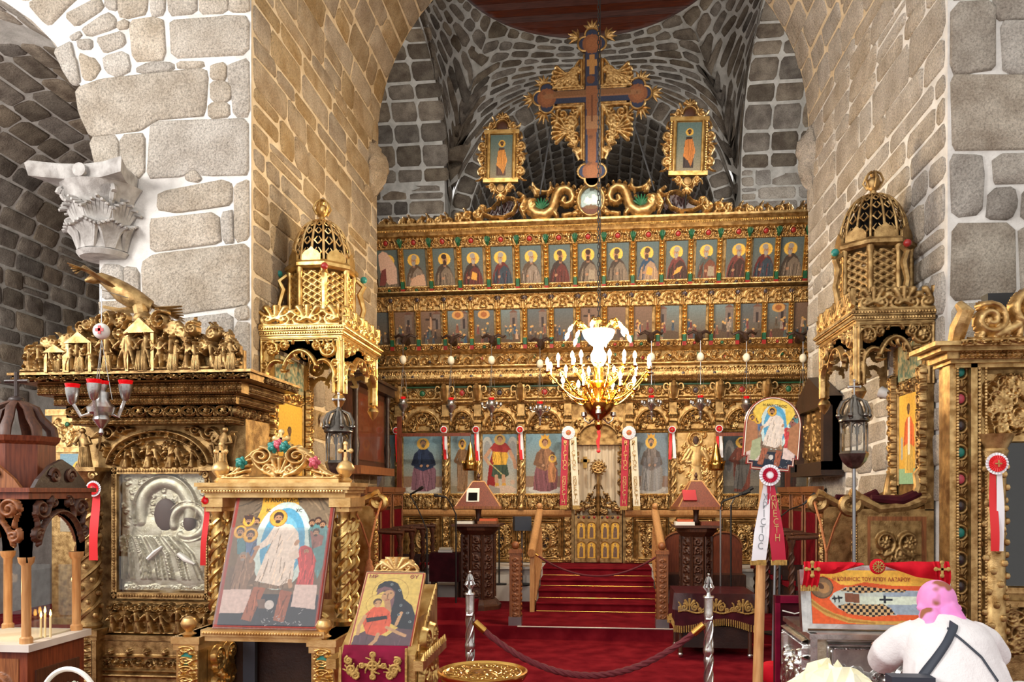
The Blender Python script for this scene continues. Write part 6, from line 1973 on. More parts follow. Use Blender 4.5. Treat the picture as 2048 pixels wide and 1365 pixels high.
def throne(label, side, loc, W, D, g, pan):
 t = thing('bishop_throne', label, 'throne', loc, PI / 2 if side == 'left' else -PI / 2)
 near = -1 if side == 'left' else 1
 pc, pw = pan                                      # centre and width of the tall back panel
 MB().bbox((-W / 2,-D, 0),(W / 2,0,.16)).build('plinth', 'wood_dark', t, smooth=0)
 MB().bbox((-W / 2 + .05,-D + .08,.16),(W / 2 - .05,0,.55)).build('seat', 'velvet_red', t, smooth=0)
 MB().bbox((-W / 2 + .05,-.04,.55),(W / 2 - .05,0,1.55)).build('velvet_back', 'velvet_red', t, smooth=0)
 for s_ in (-1,1):
  x = s_ * (W / 2 - .035)
  sp = MB().bbox((x - .035,-D, .16),(x + .035,-.0,1.56)).build('side_panel', g, t, smooth=0)
  put('front_vine', VINE, g, sp, (x, -D - .005,.82),(0,0,0),(.55,1,1.05))
  for q in (-1,1):
   b = MB(); beads_line(b, (x + q * .04,-D - .01,.2),(x + q * .04,-D - .01,1.44),.012); b.build('bead_edge', g, sp)
  MB().bbox((x + s_ * .034,-D + .08,.74),(x + s_ * .042,-.06,1.5)).build('inset', 'wood', sp, smooth=0)
  put('carved_scroll', SIDE, g, sp, (x + s_ * .048,-D / 2 - .0,1.13),(0,0, PI / 2 * s_),((D - .2) / .38,1.3,1.2))
  put('carved_scroll', SIDE, g, sp, (x + s_ * .04,-D / 2 - .0,.45),(0,0, PI / 2 * s_),((D - .1) / .38,1,.85))
  ar = MB().tube([(x, -.02,1.66),(x, -D * .35,1.58),(x, -D * .7,1.56),(x, -D * .95,1.64),(x, -D - .06,1.66)],[.05,.05,.05,.05,.045],8).build('arm_rail', g, t)
  MB().tube([(x, -.1,1.69),(x, -D * .4,1.625),(x, -D * .8,1.65)],[.045,.05,.03],8).build('arm_velvet', 'velvet_dark', ar)
  vol = MB().tube([(x, -D - .05 - .0 + .085 * (1 - f * .8) * math.cos(PI / 2 - f * 11),1.6 + .085 * (1 - f * .8) * math.sin(PI / 2 - f * 11)) for f in np.linspace(0,1,30)],[.05 - .025 * f for f in np.linspace(0,1,30)],8)
  vol.build('volute', g, ar)
  xp = pc + s_ * pw * .45
  dol = MB().tube([(xp - s_ * .16,-.1,1.72),(xp - s_ * .08,-.12,1.66),(xp, -.12,1.7),(xp + s_ * .02,-.1,1.8),(xp - s_ * .02,-.1,1.9),(xp + s_ * .03,-.09,1.97)],[.02,.04,.05,.045,.04,.015],8)
  dol.build('dolphin', g, t, (0 if s_ != near else 0,0,-.05))
 MB().bbox((pc - pw / 2,-.05,1.55),(pc + pw / 2,0,3.0)).build('back_panel', g, t, smooth=0)
 P = Pic(60,120,1.62, c8(226,176,66)); P.grade(c8(206,160,66), c8(232,184,74))
 rr = random.Random(44 if side == 'left' else 45)
 if side == 'left':
  folds(P, rr, [(.16,0),(.2,.34),(.34,.52),(.62,.52),(.8,.34),(.86,0)], c8(112,88,62),9); P.line([(.5,.5),(.5,0)],.05, c8(176,160,120)); sk = c8(110,80,58)
  saint_face(P, .47,.66,.075, halo=c8(226,180,74), hair=c8(80,62,48), skin=sk)
 else:
  P.rect(0,0,1,.17, c8(140,178,140)); folds(P, rr, [(.3,.12),(.3,.45),(.36,.7),(.6,.7),(.7,.45),(.72,.12)], c8(206,168,84),8); folds(P, rr, [(.22,.42),(.3,.68),(.42,.74),(.6,.74),(.74,.64),(.78,.4),(.5,.46)], c8(214,100,52),6)
  P.line([(.5,.72),(.5,.35)],.05, c8(236,226,206)); saint_face(P, .48,.83,.07, halo=c8(236,188,80), hair=c8(86,56,40), skin=c8(120,84,58)); P.line([(.14,.5),(.14,.3)],.05, c8(170,170,160)); P.line([(.86,.6),(.86,.2)],.06, c8(180,176,166),.6)
 put('saint_icon', P.mesh('saint_icon', pw * .62,.78), None, t, (pc, -.058,2.16))
 for s_ in (-1,1):
  MB().tube([(pc + s_ * pw * .33,-.06,1.76),(pc + s_ * pw * .33,-.06,2.58)],.012,6).build('icon_frame', g, t)
  put('carved_stile', VINE_CUT, g, t, (pc + s_ * pw * .45,-.07,2.18),(0,0,0),(1.0 * s_, 1.5,.95))
  beads = MB(); beads_line(beads, (pc + s_ * pw * .5,-.05,1.6),(pc + s_ * pw * .5,-.05,2.98),.014); beads.build('bead_edge', g, t)
 put('icon_crest', relief('icon_band', .5,.12, rinceau(.5,.12,4),.03,.007), g, t, (pc, -.055,2.62),(0,0,0),(pw * .66 / .5,1,1))
 MB().bbox((pc - pw * .36,-.056,2.68),(pc + pw * .36,-.05,2.99)).build('brocade', 'brocade', t, smooth=0)
 # canopy
 zc = 3.06
 MB().bbox((-W / 2,-D, zc),(W / 2,0, zc + .03)).build('canopy_ceiling', g, t, smooth=0)
 fp = relief('canopy_arch_%s_f' % side, W, .5, arch_panel_strokes(W, .5),.03,.0075, cut=True)
 sp_ = relief('canopy_arch_%s_s' % side, D, .5, arch_panel_strokes(D, .5),.03,.007, cut=True)
 put('canopy_arch', fp, g, t, (0,-D, zc - .22))
 for s_ in (-1,1): put('canopy_arch', sp_, g, t, (s_ * W / 2,-D / 2, zc - .22),(0,0, PI / 2 * s_))
 for s_ in (-1,1):
  MB().tube([(s_ * (W / 2 - .02),-D + .02, zc),(s_ * (W / 2 - .02),-D + .02, zc - .48)],.03,8).lathe([(.003,-.62),(.035,-.58),(.06,-.53),(.05,-.5),(.03,-.48),(.05,-.46),(.04,-.44)],12,(s_ * (W / 2 - .02),-D + .02, zc)).build('pendant', g, t)
  MB().bbox((s_ * (W / 2 - .03) - .03,-.07,1.55),(s_ * (W / 2 - .03) + .03,0, zc)).build('rear_post', g, t, smooth=0) if s_ == near else None
 co_ = MB()
 for (e, z0, z1) in ((.015,0,.05),(.035,.05,.09),(.055,.09,.13)):
  co_.bbox((-W / 2 - e, -D - e, zc + z0),(W / 2 + e, .0, zc + z1))
 co_.build('canopy_cornice', g, t, smooth=0)
 b = MB()
 for z in (.07,.11):
  e = .04 if z < .1 else .06
  beads_line(b, (-W / 2 - e, -D - e, zc + z),(W / 2 + e, -D - e, zc + z),.012)
  for s_ in (-1,1): beads_line(b, (s_ * (W / 2 + e),-D - e, zc + z),(s_ * (W / 2 + e),0, zc + z),.012)
 b.build('bead_row', g, t)
 n = max(1, round(W / .5))
 for k in range(n): put('cresting', CREST_B, g, t, (-W / 2 + (k + .5) * W / n, -D - .02, zc + .225),(0,0,0),(W / n / .5,1,1))
 for s_ in (-1,1): put('cresting', CREST_B, g, t, (s_ * (W / 2 + .02),-D / 2, zc + .225),(0,0, PI / 2 * s_),(D / .5,1,1))
 # lantern and dome
 cy, rl, z0, z1 = -D / 2,.3, zc + .13, zc + .78
 ln = sub('lantern', t, (0, cy, 0))
 MB().lathe([(rl + .06, z0),(rl + .06, z0 + .05),(rl + .02, z0 + .07)],8, a0=PI / 8).build('drum_base', g, ln, smooth=20)
 for k in range(8):
  a = 2 * PI * k / 8 + PI / 8
  MB().lathe([(.03, z0 + .06),(.035, z0 + .1),(.022, z0 + .13),(.026, z0 + .35),(.022, z1 - .1),(.034, z1 - .07),(.034, z1 - .03)],10,(rl * math.cos(a), rl * math.sin(a),0)).build('colonnette', g, ln)
  a2 = a + PI / 8
  put('lattice', LAT, g, ln, (.268 * math.cos(a2),.268 * math.sin(a2),(z0 + z1) / 2 + .01),(0,0, a2 + PI / 2),(.95,1,1.02))
  MB().tube([(rl + .04,0, z0 + .08),(rl + .1,0, z0 + .3),(rl + .06,0, z0 + .45),(rl + .1,0, z1 - .12),(rl + .03,0, z1 - .06)],[.03,.025,.03,.028,.02],6).build('volute_strut', g, ln, rot=(0,0, a)) if k % 2 == 0 else None
  if k % 2 == 0: MB().ball(((rl + .1) * math.cos(a),(rl + .1) * math.sin(a), z1 - .05),.034,10,6).build('jewel', ('red_paint', 'teal')[(k // 2) % 2], ln)
  MB().prism([(-.09,0),(.09,0),(.09,.05),(.06,.09),(.03,.1),(0,.13),(-.03,.1),(-.06,.09),(-.09,.05)],-.012,.012).build('gable', g, ln, (.29 * math.cos(a2),.29 * math.sin(a2), z1 + .03),(0,0, a2 + PI / 2))
 MB().lathe([(rl + .02, z1 - .04),(rl + .05, z1 - .02),(rl + .05, z1 + .01),(rl + .02, z1 + .04),(.26, z1 + .05)],8, a0=PI / 8).build('drum_cornice', g, ln, smooth=20)
 dome = sub('dome', t, (0, cy, z1 + .03))
 def dp(f): return (.285 * math.cos(f * PI / 2 * .98) ** .85,.46 * math.sin(f * PI / 2) ** 1.0)
 gm = 'gold_dark' if side == 'right' else 'gold_pale'
 ribs = MB()
 for k in range(16):
  a = 2 * PI * k / 16
  ribs.tube([(dp(f)[0] * math.cos(a), dp(f)[0] * math.sin(a), dp(f)[1]) for f in np.linspace(0,.97,14)],[.014 - .007 * f for f in np.linspace(0,1,14)],6)
  for j in range(5):
   f = .06 + .17 * j
   for q in (-1,1):
    rr_, zz = dp(f); r2, z2 = dp(f + .12)
    aa = a + PI / 16
    ribs.tube([(rr_ * math.cos(aa), rr_ * math.sin(aa), zz),((rr_ + r2) / 2 * math.cos(aa + q * .13),(rr_ + r2) / 2 * math.sin(aa + q * .13),(zz + z2) / 2),(r2 * math.cos(aa + q * .03), r2 * math.sin(aa + q * .03), z2)],[.006,.012 * (1 - f * .5),.004],5)
 ribs.build('ribs', gm, dome)
 MB().lathe([(.24,0),(.235,.1),(.2,.22),(.13,.36),(.04,.43)],16).build('dome_shade', 'void', dome)  # black core stands in for the shade inside the pierced dome
 MB().lathe([(.07,.43),(.075,.45),(.03,.47),(.025,.5),(.055,.53),(.065,.57),(.05,.6),(.02,.62),(.03,.645),(.002,.68)],12).build('finial', g, dome)
 cr = MB()
 for k in range(6):
  a = 2 * PI * k / 6
  cr.tube([(.05 * math.cos(a),.05 * math.sin(a),.52),(.085 * math.cos(a),.085 * math.sin(a),.58),(.06 * math.cos(a),.06 * math.sin(a),.64),(.02 * math.cos(a),.02 * math.sin(a),.67)],.01,5)
 cr.build('finial_crown', g, dome)
 # rope with tassel between the arms
 tz = 1.16
 rp = MB()
 for s_ in (-1,1): rp.tube([(s_ * (W / 2 - .04),-D - .08,1.62),(s_ * W * .2,-D - .09,1.4),(0,-D - .1, tz)],.011,6)
 rp.tube([(0,-D - .1, tz),(0,-D - .1, tz - .12)],.013,6)
 ts = rp.build('closing_rope', 'rope_gold', t)
 MB().lathe([(.01,-.1),(.03,-.13),(.03,-.16),(.04,-.18),(.075,-.4),(.01,-.4)],14,(0,-D - .1, tz)).build('tassel', 'rope_gold', ts)
 return t
throne('bright gold domed throne against the left pier', 'left', (-3.03,7.53,0),1.14,.74, 'gold_bright', (-.02,1.0))
throne('dark gold domed throne against the right pier', 'right', (2.73,7.39,0),1.06,.6, 'gold_dark', (.16,.72))

# ================================================================== great carved shrine on the left with the silver clad icon
SY = 6.12
def sh(px, py, Y=SY): return at(px, py, Y)
def figurine(h, wings=0, lean=0.0):
 b = MB()
 u = h
 b.ball((lean * .9 * u, 0,.9 * u),.075 * u, 8,6)
 b.tube([(lean * .8 * u, 0,.84 * u),(lean * .6 * u, 0,.72 * u),(lean * .4 * u, 0,.5 * u)],[.05 * u, .13 * u, .11 * u],8, flat=.7)
 b.tube([(lean * .4 * u, 0,.52 * u),(0,-.02 * u, .25 * u),(0,0,0)],[.12 * u, .14 * u, .17 * u],9, flat=.75)
 for s_ in (-1,1):
  b.tube([(lean * .7 * u + s_ * .12 * u, 0,.74 * u),(lean * .5 * u + s_ * .22 * u, -.06 * u, .58 * u),(lean * .5 * u + s_ * .1 * u, -.15 * u, .55 * u)],[.05 * u, .042 * u, .03 * u],6)
  for k in range(4): b.tube([(s_ * .03 * u * k, -.1 * u, .5 * u),(s_ * .045 * u * k, -.13 * u, .02 * u)],.018 * u, 5)
  if wings:
   for k in range(5): b.tube([(s_ * .06 * u, .08 * u, .72 * u),(s_ * (.22 + .02 * k) * u, .12 * u, (.86 - .03 * k) * u),(s_ * (.34 - .03 * k) * u, .12 * u, (.95 - .16 * k) * u * wings)],[.03 * u, .035 * u, .012 * u],5)
 return b
def wide_relief(key, W, Hh, fn, depth=.04, res=.0065, **kw): return relief(key, W, Hh, fn, depth, res, **kw)
def shrine(name, label, xl, xr, Y, colw, crest_fn, dark=False, inner=True):
 """xl..xr: clear width between the outer faces of the columns, standing at depth Y"""
 t = thing(name, label, 'icon shrine', ((xl + xr) / 2, Y, 0))
 return t
g = 'gold_dark'
pl, pr = sh(165,1000).x, sh(487,1000).x
xm = (pl + pr) / 2
W = pr - pl
def Z(py, d=6.42): return EYE + (HY - py) * d / F
L = thing('icon_shrine', 'tall carved gilt shrine holding a silver clad icon by the left pier', 'icon shrine', (xm, SY, 0))
MB().bbox((-W / 2,.04,0),(W / 2,.5, Z(800))).build('back_case', 'gold_dark', L, smooth=0)
for s_ in (-1,1):
 x = s_ * (W / 2 - .12)
 MB().bbox((x - .13,-.2,0),(x + .13,.05, Z(1262))).build('pedestal', g, L, smooth=0)
 MB().bbox((x - .15,-.22, Z(1268)),(x + .15,.05, Z(1256))).bbox((x - .14,-.21, Z(1276)),(x + .14,.05, Z(1268))).build('pedestal_cap', g, L, smooth=0)
 put('pedestal_carving', VINE, g, L, (x, -.205,.3),(0,0,0),(1.3,1,.5))
 cb = MB().lathe([(.1, Z(1256)),(.11, Z(1250)),(.085, Z(1244)),(.08, Z(1230)),(.085, Z(1100)),(.075, Z(990)),(.09, Z(982)),(.07, Z(978))],16,(x, -.1,0))
 for k in range(3):
  cb.tube([(x + .085 * math.cos(q * 14 + k * 2.1),-.1 + .085 * math.sin(q * 14 + k * 2.1), Z(1240) + (Z(990) - Z(1240)) * q) for q in np.linspace(0,1,46)],.018,5)
 for k in range(46):
  q = k / 46
  a = q * 14 + 1.05 + (k % 3) * 2.1
  cb.ball((x + .092 * math.cos(a),-.1 + .092 * math.sin(a), Z(1240) + (Z(990) - Z(1240)) * q),.024,6,4)
 cb.build('column', g, L)
 cp = MB().lathe([(.075, Z(978)),(.085, Z(968)),(.11, Z(955)),(.13, Z(944))],12,(x, -.1,0)).bbox((x - .14,-.23, Z(944)),(x + .14,.03, Z(936)))
 for q in (-1,1):
  cp.tube([(x + q * (.1 + .04 * (1 - f) * math.cos(f * 9)),-.2, Z(952) + .04 * (1 - f) * math.sin(f * 9)) for f in np.linspace(0,1,16)],.012,5)
 cp.build('column_capital', g, L)
 figurine(Z(855) - Z(936),.9,.1 * s_).build('angel_statue', g, L, (x, -.13, Z(936)), smooth=60)
def tymp():
 o = [S(arc(0,-.19,.42,8,172,40, ry=.33),.016, h=1.2), S(arc(0,-.19,.36,8,172,36, ry=.28),.012, h=1.1)]
 for k in range(15):
  a = R(12 + 11 * k)
  o += rosette(.39 * math.cos(a),-.19 + .305 * math.sin(a),.024,5)
 for q in (-1,1):
  o += [S(spiral(q * .42,.12,.07,1.6, PI, q),.014), S(spiral(q * .3,.15,.045,1.5,0,-q),.012), S(spiral(q * .47,.0,.045,1.5,0,-q),.012)] + leaf(q * .36,.1, PI / 2,.1,.016, q * .6) + leaf(q * .22,.16,0 if q > 0 else PI, .1,.016,.4) + leaf(q * .45,-.08, PI / 2,.1,.016, q * .3)
 for k in range(7): o += figure(-.27 + .09 * k, -.19,.17 + .05 * math.sin(k * 2 + .5) ** 2 + .04 * (1 - abs(k - 3) / 3),(-1) ** k * .1,.6, k % 2 == 0)
 r = random.Random(3)
 for k in range(24): o.append(S(spiral(r.uniform(-.3,.3), r.uniform(-.15,.05),.03,1.3, r.uniform(0,6),1,12),.008, h=.6))
 return o
put('tympanum', wide_relief('tympanum', 1.04,.4, tymp, .05), g, L, (0,-.02,(Z(850) + Z(940)) / 2),(0,0,0),((W - .3) / 1.04,1.2,(Z(850) - Z(940)) / .4))
# entablature
def ent_layer(p0, p1, e, name, me=None, mw=.9, mm=g):
 z0, z1 = Z(p1), Z(p0)
 MB().bbox((-W / 2 - e, -.2 - e, z0),(W / 2 + e, .5, z1)).build(name + '_course', g, L, smooth=0)
 if me is not None:
  Ww = W + 2 * e
  n = max(1, round(Ww / mw))
  for k in range(n): put(name, me, mm, L, (-Ww / 2 + (k + .5) * Ww / n, -.2 - e, (z0 + z1) / 2),(0,0,0),(Ww / n / mw, 1,(z1 - z0) / RELH[me.name]))
  put(name, me, mm, L, (W / 2 + e, .13,(z0 + z1) / 2),(0,0, PI / 2),(.66 / mw, 1,(z1 - z0) / RELH[me.name]))
R_med = relief('medallion_frieze', .9,.1, lambda: sum([[S(arc(-.36 + .18 * k, 0,.075,0,360,24, ry=.04),.009)] + rosette(-.36 + .18 * k, 0,.034,6) + leaf(-.27 + .18 * k, -.04, PI / 2,.07,.012,.2) for k in range(5)],[]),.03,.0065)
R_dent = relief('dentil_frieze', .9,.1, lambda: beadrow(-.45,.45,.036,36,.0105) + beadrow(-.45,.45,.0,24,.016) + beadrow(-.45,.45,-.036,36,.0105) + [S(seg((-.45,.018),(.45,.018)),.005, h=.5), S(seg((-.45,-.018),(.45,-.018)),.005, h=.5)],.022,.006)
R_top = relief('top_scroll', .9,.07, rinceau(.9,.07,9),.03,.006)
RELH = {'medallion_frieze': .1, 'dentil_frieze': .1, 'top_scroll': .07, 'bead_moulding': .035}
ent_layer(838,852,-.03, 'bead_band', R_dent)
ent_layer(816,838,.0, 'medallion_frieze', R_med)
ent_layer(798,816,.06, 'dentil_band', R_dent)
ent_layer(776,798,.14, 'dentil_band', R_dent)
ent_layer(764,776,.26, 'scroll_band', R_top)
MB().bbox((-W / 2 - .28,-.49, Z(764)),(W / 2 + .28,.5, Z(759))).build('cornice_slab', g, L, smooth=0)
# cresting with figures and little temples
def crest_l():
 o = []
 r = random.Random(11)
 WW, HH = 1.72,.48
 top = lambda x: .2 - .26 * abs(x) ** 1.3
 for k in range(16):
  x = -.8 + .105 * k
  h = (top(x) + .24) * r.uniform(.62,.86)
  o += figure(x + r.uniform(-.02,.02),-.24, h, r.uniform(-.14,.14), r.uniform(.2,1), r.random() < .6,1.25)
 for k in range(90):
  x = r.uniform(-.84,.84)
  z = r.uniform(-.22, top(x))
  o.append(S(spiral(x, z, r.uniform(.03,.055),1.6, r.uniform(0,6), r.choice((-1,1)),18),.011, h=.7))
  o += leaf(x, z, r.uniform(0,6.2),.09,.015,.6,.6)
 for q, (x, rr) in enumerate(((-.2,.075),(.25,.075),(-.32,.05),(.5,.05),(.66,.045))):
  o.append(S(spiral(x, top(x) - .03, rr, 1.8,1,1 if x > 0 else -1),.016, h=1.1))
 o.append(S(seg((-.86,-.23),(.86,-.23)),.02))
 return o
MB().prism([(-.86,0),(.86,0),(.86,.16),(.7,.25),(.5,.3),(.3,.36),(0,.4),(-.3,.36),(-.5,.28),(-.7,.2),(-.86,.15)],-.38,-.33).build('cresting_board', g, L, (0,0, Z(760)), smooth=0)
put('figure_cresting', wide_relief('figure_cresting', 1.74,.5, crest_l, .07,.0075, cut=True), g, L, (0,-.42, Z(760) + .25))
for px, py, w in ((118,705,.15),(165,680,.18),(286,655,.2)):
 x = sh(px, 700, SY - .45).x - xm
 hh = Z(py, 6.0) - Z(760,6.0)
 b = MB()
 for s_ in (-1,1): b.bbox((x + s_ * w / 2 - .012,-.5,0),(x + s_ * w / 2 + .012,-.45, hh * .72))
 b.prism([(x - w * .62, hh * .72),(x + w * .62, hh * .72),(x, hh)],-.51,-.46)
 b.build('little_temple', 'gold', L, (0,0, Z(760)), smooth=0)
for k, (px, h) in enumerate(((288,.3),(165,.22),(118,.18),(218,.24),(350,.24),(395,.22),(440,.2),(465,.24))):
 figurine(h, 0,(-1) ** k * .1).build('figurine', g, L, (sh(px, 700, SY - .46).x - xm, -.47, Z(760)), smooth=60)
# the silver clad icon
fx0, fx1 = sh(233,1000).x - xm, sh(428,1000).x - xm
fz0, fz1 = Z(1198), Z(936)
fm = MB()
for (a, b, c, d) in ((fx0, fz0, fx1, fz0 + .05),(fx0, fz1 - .05, fx1, fz1),(fx0, fz0, fx0 + .045, fz1),(fx1 - .045, fz0, fx1, fz1)):
 fm.bbox((a, -.07, b),(c, .04, d))
fm.build('icon_frame', g, L, smooth=0)
b = MB()
for z in (fz0 + .025, fz1 - .025): beads_line(b, (fx0,-.07, z),(fx1,-.07, z),.012)
for x in (fx0 + .022, fx1 - .022): beads_line(b, (x, -.07, fz0),(x, -.07, fz1),.012)
b.build('frame_beads', g, L)
IW, IH = fx1 - fx0 - .1, fz1 - fz0 - .1
def silver_icon():
 k = lambda px, py: ((px - 331) / 177 * .7,-(py - 1067) / 252 * 1.0)
 r = random.Random(5)
 o = []
 for q in range(90):
  x, z = r.uniform(-.34,.34), r.uniform(-.3,.48)
  o.append(S(spiral(x, z, .022,1.2, r.uniform(0,6),1,10),.007, h=.3))
 o += [S(arc(*k(333,1022),.2,-10,200,40, ry=.25),.05, h=1.0), S(arc(*k(333,1022),.26,-10,200,50, ry=.31),.012, h=1.1), S(arc(*k(382,1042),.13,-120,200,40),.035, h=1.1), S(arc(*k(382,1042),.17,-120,160,40),.01, h=1.0)]
 o += [S(np.array([k(300,1065), k(285,1110), k(290,1160)]),.14,.12,.8), S(np.array([k(345,1080), k(340,1170)]),.13,.13,.7), S(np.array([k(385,1075), k(395,1120), k(385,1165)]),.09,.1,.9), S(np.array([k(270,1150), k(400,1165)]),.07,.08,.7)]
 for q in range(34):
  a = r.uniform(-1,1)
  o.append(S(np.array([k(300 + 60 * a, 1075), k(320 + 75 * a, 1110), k(330 + 85 * a, 1165)]),.009,.006,1.3))
 for y in (1178,1188): o += [S(np.array([k(250, y), k(412, y)]),.014, h=.6)]
 for q in range(24): o += [S(spiral(*k(252 + 7 * q, 1183),.016,1.2, q, 1,10),.006, h=.8)]
 return o
ic = put('silver_icon', wide_relief('silver_cover', .7,1.0, silver_icon, .035,.006), 'silver_warm', L, ((fx0 + fx1) / 2,.0,(fz0 + fz1) / 2),(0,0,0),(IW / .7,1, IH / 1.0))
ic['label'] = 'embossed silver cover of the mother and child icon'
def kk(px, py): return ((px - 331) / 177 * .7,-(py - 1067) / 252 * 1.0)
for c, rx, rz in (((334,1028),.095,.14),((383,1046),.05,.075)):
 x, z = kk(*c)
 MB().ball((0,0,0),1,16,8).build('dark_face', 'icon_brown', ic, (x, -.012, z)).scale = (rx, .03, rz)
for pts in ([(303,1122),(318,1108),(332,1095)],[(365,1110),(380,1122),(398,1132)]):
 MB().tube([(kk(*p)[0],-.04, kk(*p)[1]) for p in pts],[.03,.04,.015],8, flat=.6).build('silver_hand', 'white_enamel', ic)
put('glass_pane', MB().bbox((-IW / 2,0,-IH / 2),(IW / 2,.004, IH / 2)).mesh('glass_pane', 0), 'glass', L, ((fx0 + fx1) / 2,-.055,(fz0 + fz1) / 2))
def lower_fig():
 o = []
 r = random.Random(21)
 for k in range(8): o += figure(-.42 + .12 * k, -.15, r.uniform(.2,.29), r.uniform(-.15,.15), r.random(), r.random() < .5,1.3)
 for k in range(14): o.append(S(spiral(-.44 + .068 * k, .1,.04,1.6, k, 1 if k % 2 else -1,18),.01, h=.9))
 return o + [S(seg((-.5,-.15),(.5,-.15)),.014)]
put('figure_panel', wide_relief('figure_panel', 1.0,.32, lower_fig, .06), g, L, (0,-.02,(Z(1204) + Z(1268)) / 2),(0,0,0),((W - .45) / 1.0,1,(Z(1204) - Z(1268)) / .32))
MB().bbox((-W / 2 + .2,-.1, Z(1280)),(W / 2 - .2,.05, Z(1270))).bbox((-W / 2 + .2,-.08,0),(W / 2 - .2,.05, Z(1280))).build('lower_case', g, L, smooth=0)
def low_panel():
 o = beadrow(-.4,.4,.2,9,.0) if False else []
 for k in range(6): o += rosette(-.4 + .16 * k, .22,.03,7)
 o += [(p + np.array([0,.13]), a, b, h) for p, a, b, h in rinceau(1.0,.08,10)]
 for k in range(3):
  x = -.32 + .32 * k
  o += [S(arc(x, -.14,.1,0,180,18),.014), S(seg((x - .1,-.3),(x - .1,-.14)),.014), S(seg((x + .1,-.3),(x + .1,-.14)),.014), S(spiral(x, -.18,.06,1.5,0,1),.013)] + fan(x, -.3,.1,5,20,160, w=.018)
 return o + [S(seg((-.5,.07),(.5,.07)),.012), S(seg((-.5,.18),(.5,.18)),.01), S(seg((-.46,.03),(.46,.03)),.012)]
put('lower_panel', wide_relief('lower_panel', 1.0,.6, low_panel, .035), g, L, (0,-.085, Z(1280) - .31),(0,0,0),((W - .42) / 1.0,1,1))

# ---- eagle on the shrine
ez = Z(640,6.2)
ea = sh(285,645,5.95)
eg = thing('carved_eagle', 'gilt carved eagle leaning out above the left shrine', 'sculpture', (ea.x, 5.95, Z(760) + .45))
e = lambda px, py, dy=0.0: (lambda v: (v.x - ea.x, dy, v.z - (Z(760) + .45)))(sh(px, py, 5.95))
MB().tube([e(296,612,.05), e(270,600), e(245,585), e(228,570,-.05), e(214,562,-.08), e(203,567,-.12), e(194,572,-.15)],[.05,.085,.085,.06,.045,.04,.01],10).build('body', 'gold_dark', eg)
w1 = MB()
for k in range(6): w1.tube([e(262,592,.04), e(300 + 4 * k, 612 + 2 * k, .1 + .03 * k), e(348 - 7 * k, 606 + 3 * k, .12 + .06 * k)],[.05,.04,.012],6, flat=.4)
w1.build('wing', 'gold_dark', eg)
w2 = MB()
for k in range(5): w2.tube([e(240,582,-.05), e(215 - 4 * k, 560 - 3 * k, -.2), e(184 + 4 * k, 548 + 5 * k, -.3)],[.04,.035,.01],6, flat=.4)
w2.build('wing', 'gold_dark', eg)
MB().tube([e(280,612), e(285,640), e(280,668)],[.06,.05,.05],8).tube([e(272,620), e(240,622), e(207,614)],[.03,.022,.012],6).ball(e(286,640),.075,8,6).build('leg', 'gold_dark', eg)
# ---- hanging silver lamp with red glasses before the shrine
hp = sh(203,665,5.42)
hl = thing('hanging_lamp', 'silver lamp with three red glasses hanging before the left shrine', 'lamp', (hp.x, 5.42,0))
zz = lambda py: sh(203, py, 5.42).z
MB().tube([(-.02,.36, zz(572)),(0,0, zz(580)),(0,0, zz(664))],.004,5).build('wire', 'grey_metal', hl)
bl = MB().ball((0,0, zz(663)),.058,18,12).build('porcelain_egg', 'white_enamel', hl)
MB().bbox((-.01,-.002,-.03),(.01,.004,.03)).bbox((-.03,-.002,-.01),(.03,.004,.01)).build('red_cross', 'ribbon_red', bl, (.02,-.058, zz(663)))
cn = MB()
for k in range(3):
 a = 2 * PI * k / 3 + .4
 cn.tube([(0,0, zz(680)),(.07 * math.cos(a),.07 * math.sin(a), zz(800))],.003,4)
cn.build('chains', 'silver', hl)
MB().lathe([(.003, zz(872)),(.02, zz(866)),(.012, zz(858)),(.035, zz(850)),(.06, zz(840)),(.05, zz(832)),(.09, zz(826)),(.1, zz(816)),(.07, zz(808)),(.05, zz(800)),(.055, zz(785)),(.045, zz(785)),(.01, zz(800))],18).build('body', 'silver', hl)
for a, rr_, dz in ((R(200),.19, zz(806)),(R(20),.16, zz(796)),(R(280),.12, zz(800)),(R(90),.05, zz(782))):
 if rr_ > .1:
  cup = MB().tube([(.05,0, zz(826)),(rr_ * .7,0, zz(834)),(rr_, 0, dz)],.014,6).lathe([(.012,-.02),(.03,.0),(.045,.06),(.05,.1),(.046,.1),(.03,.02)],14,(rr_, 0, dz)).build('lamp_cup', 'silver', hl, rot=(0,0, a))
 else:
  cup = MB().lathe([(.02,-.03),(.045,.04),(.045,.06),(.03,.02)],12,(0,0, dz)).build('lamp_cup', 'silver', hl)
 MB().lathe([(.04,.09),(.05,.12),(.052,.13),(.04,.13),(.02,.09)],14,(rr_ if rr_ > .1 else 0,0, dz - (.0 if rr_ > .1 else .06))).build('red_glass', 'red_glass', cup)
rosette_thing('red rosette with a red ribbon on the left column of the silver icon shrine', sh(189,978,5.86),.062, 'ribbon_white', 'ribbon_red', 'ribbon_deep', [(.01,-.015,.075,.56, 'ribbon_red', 0)])
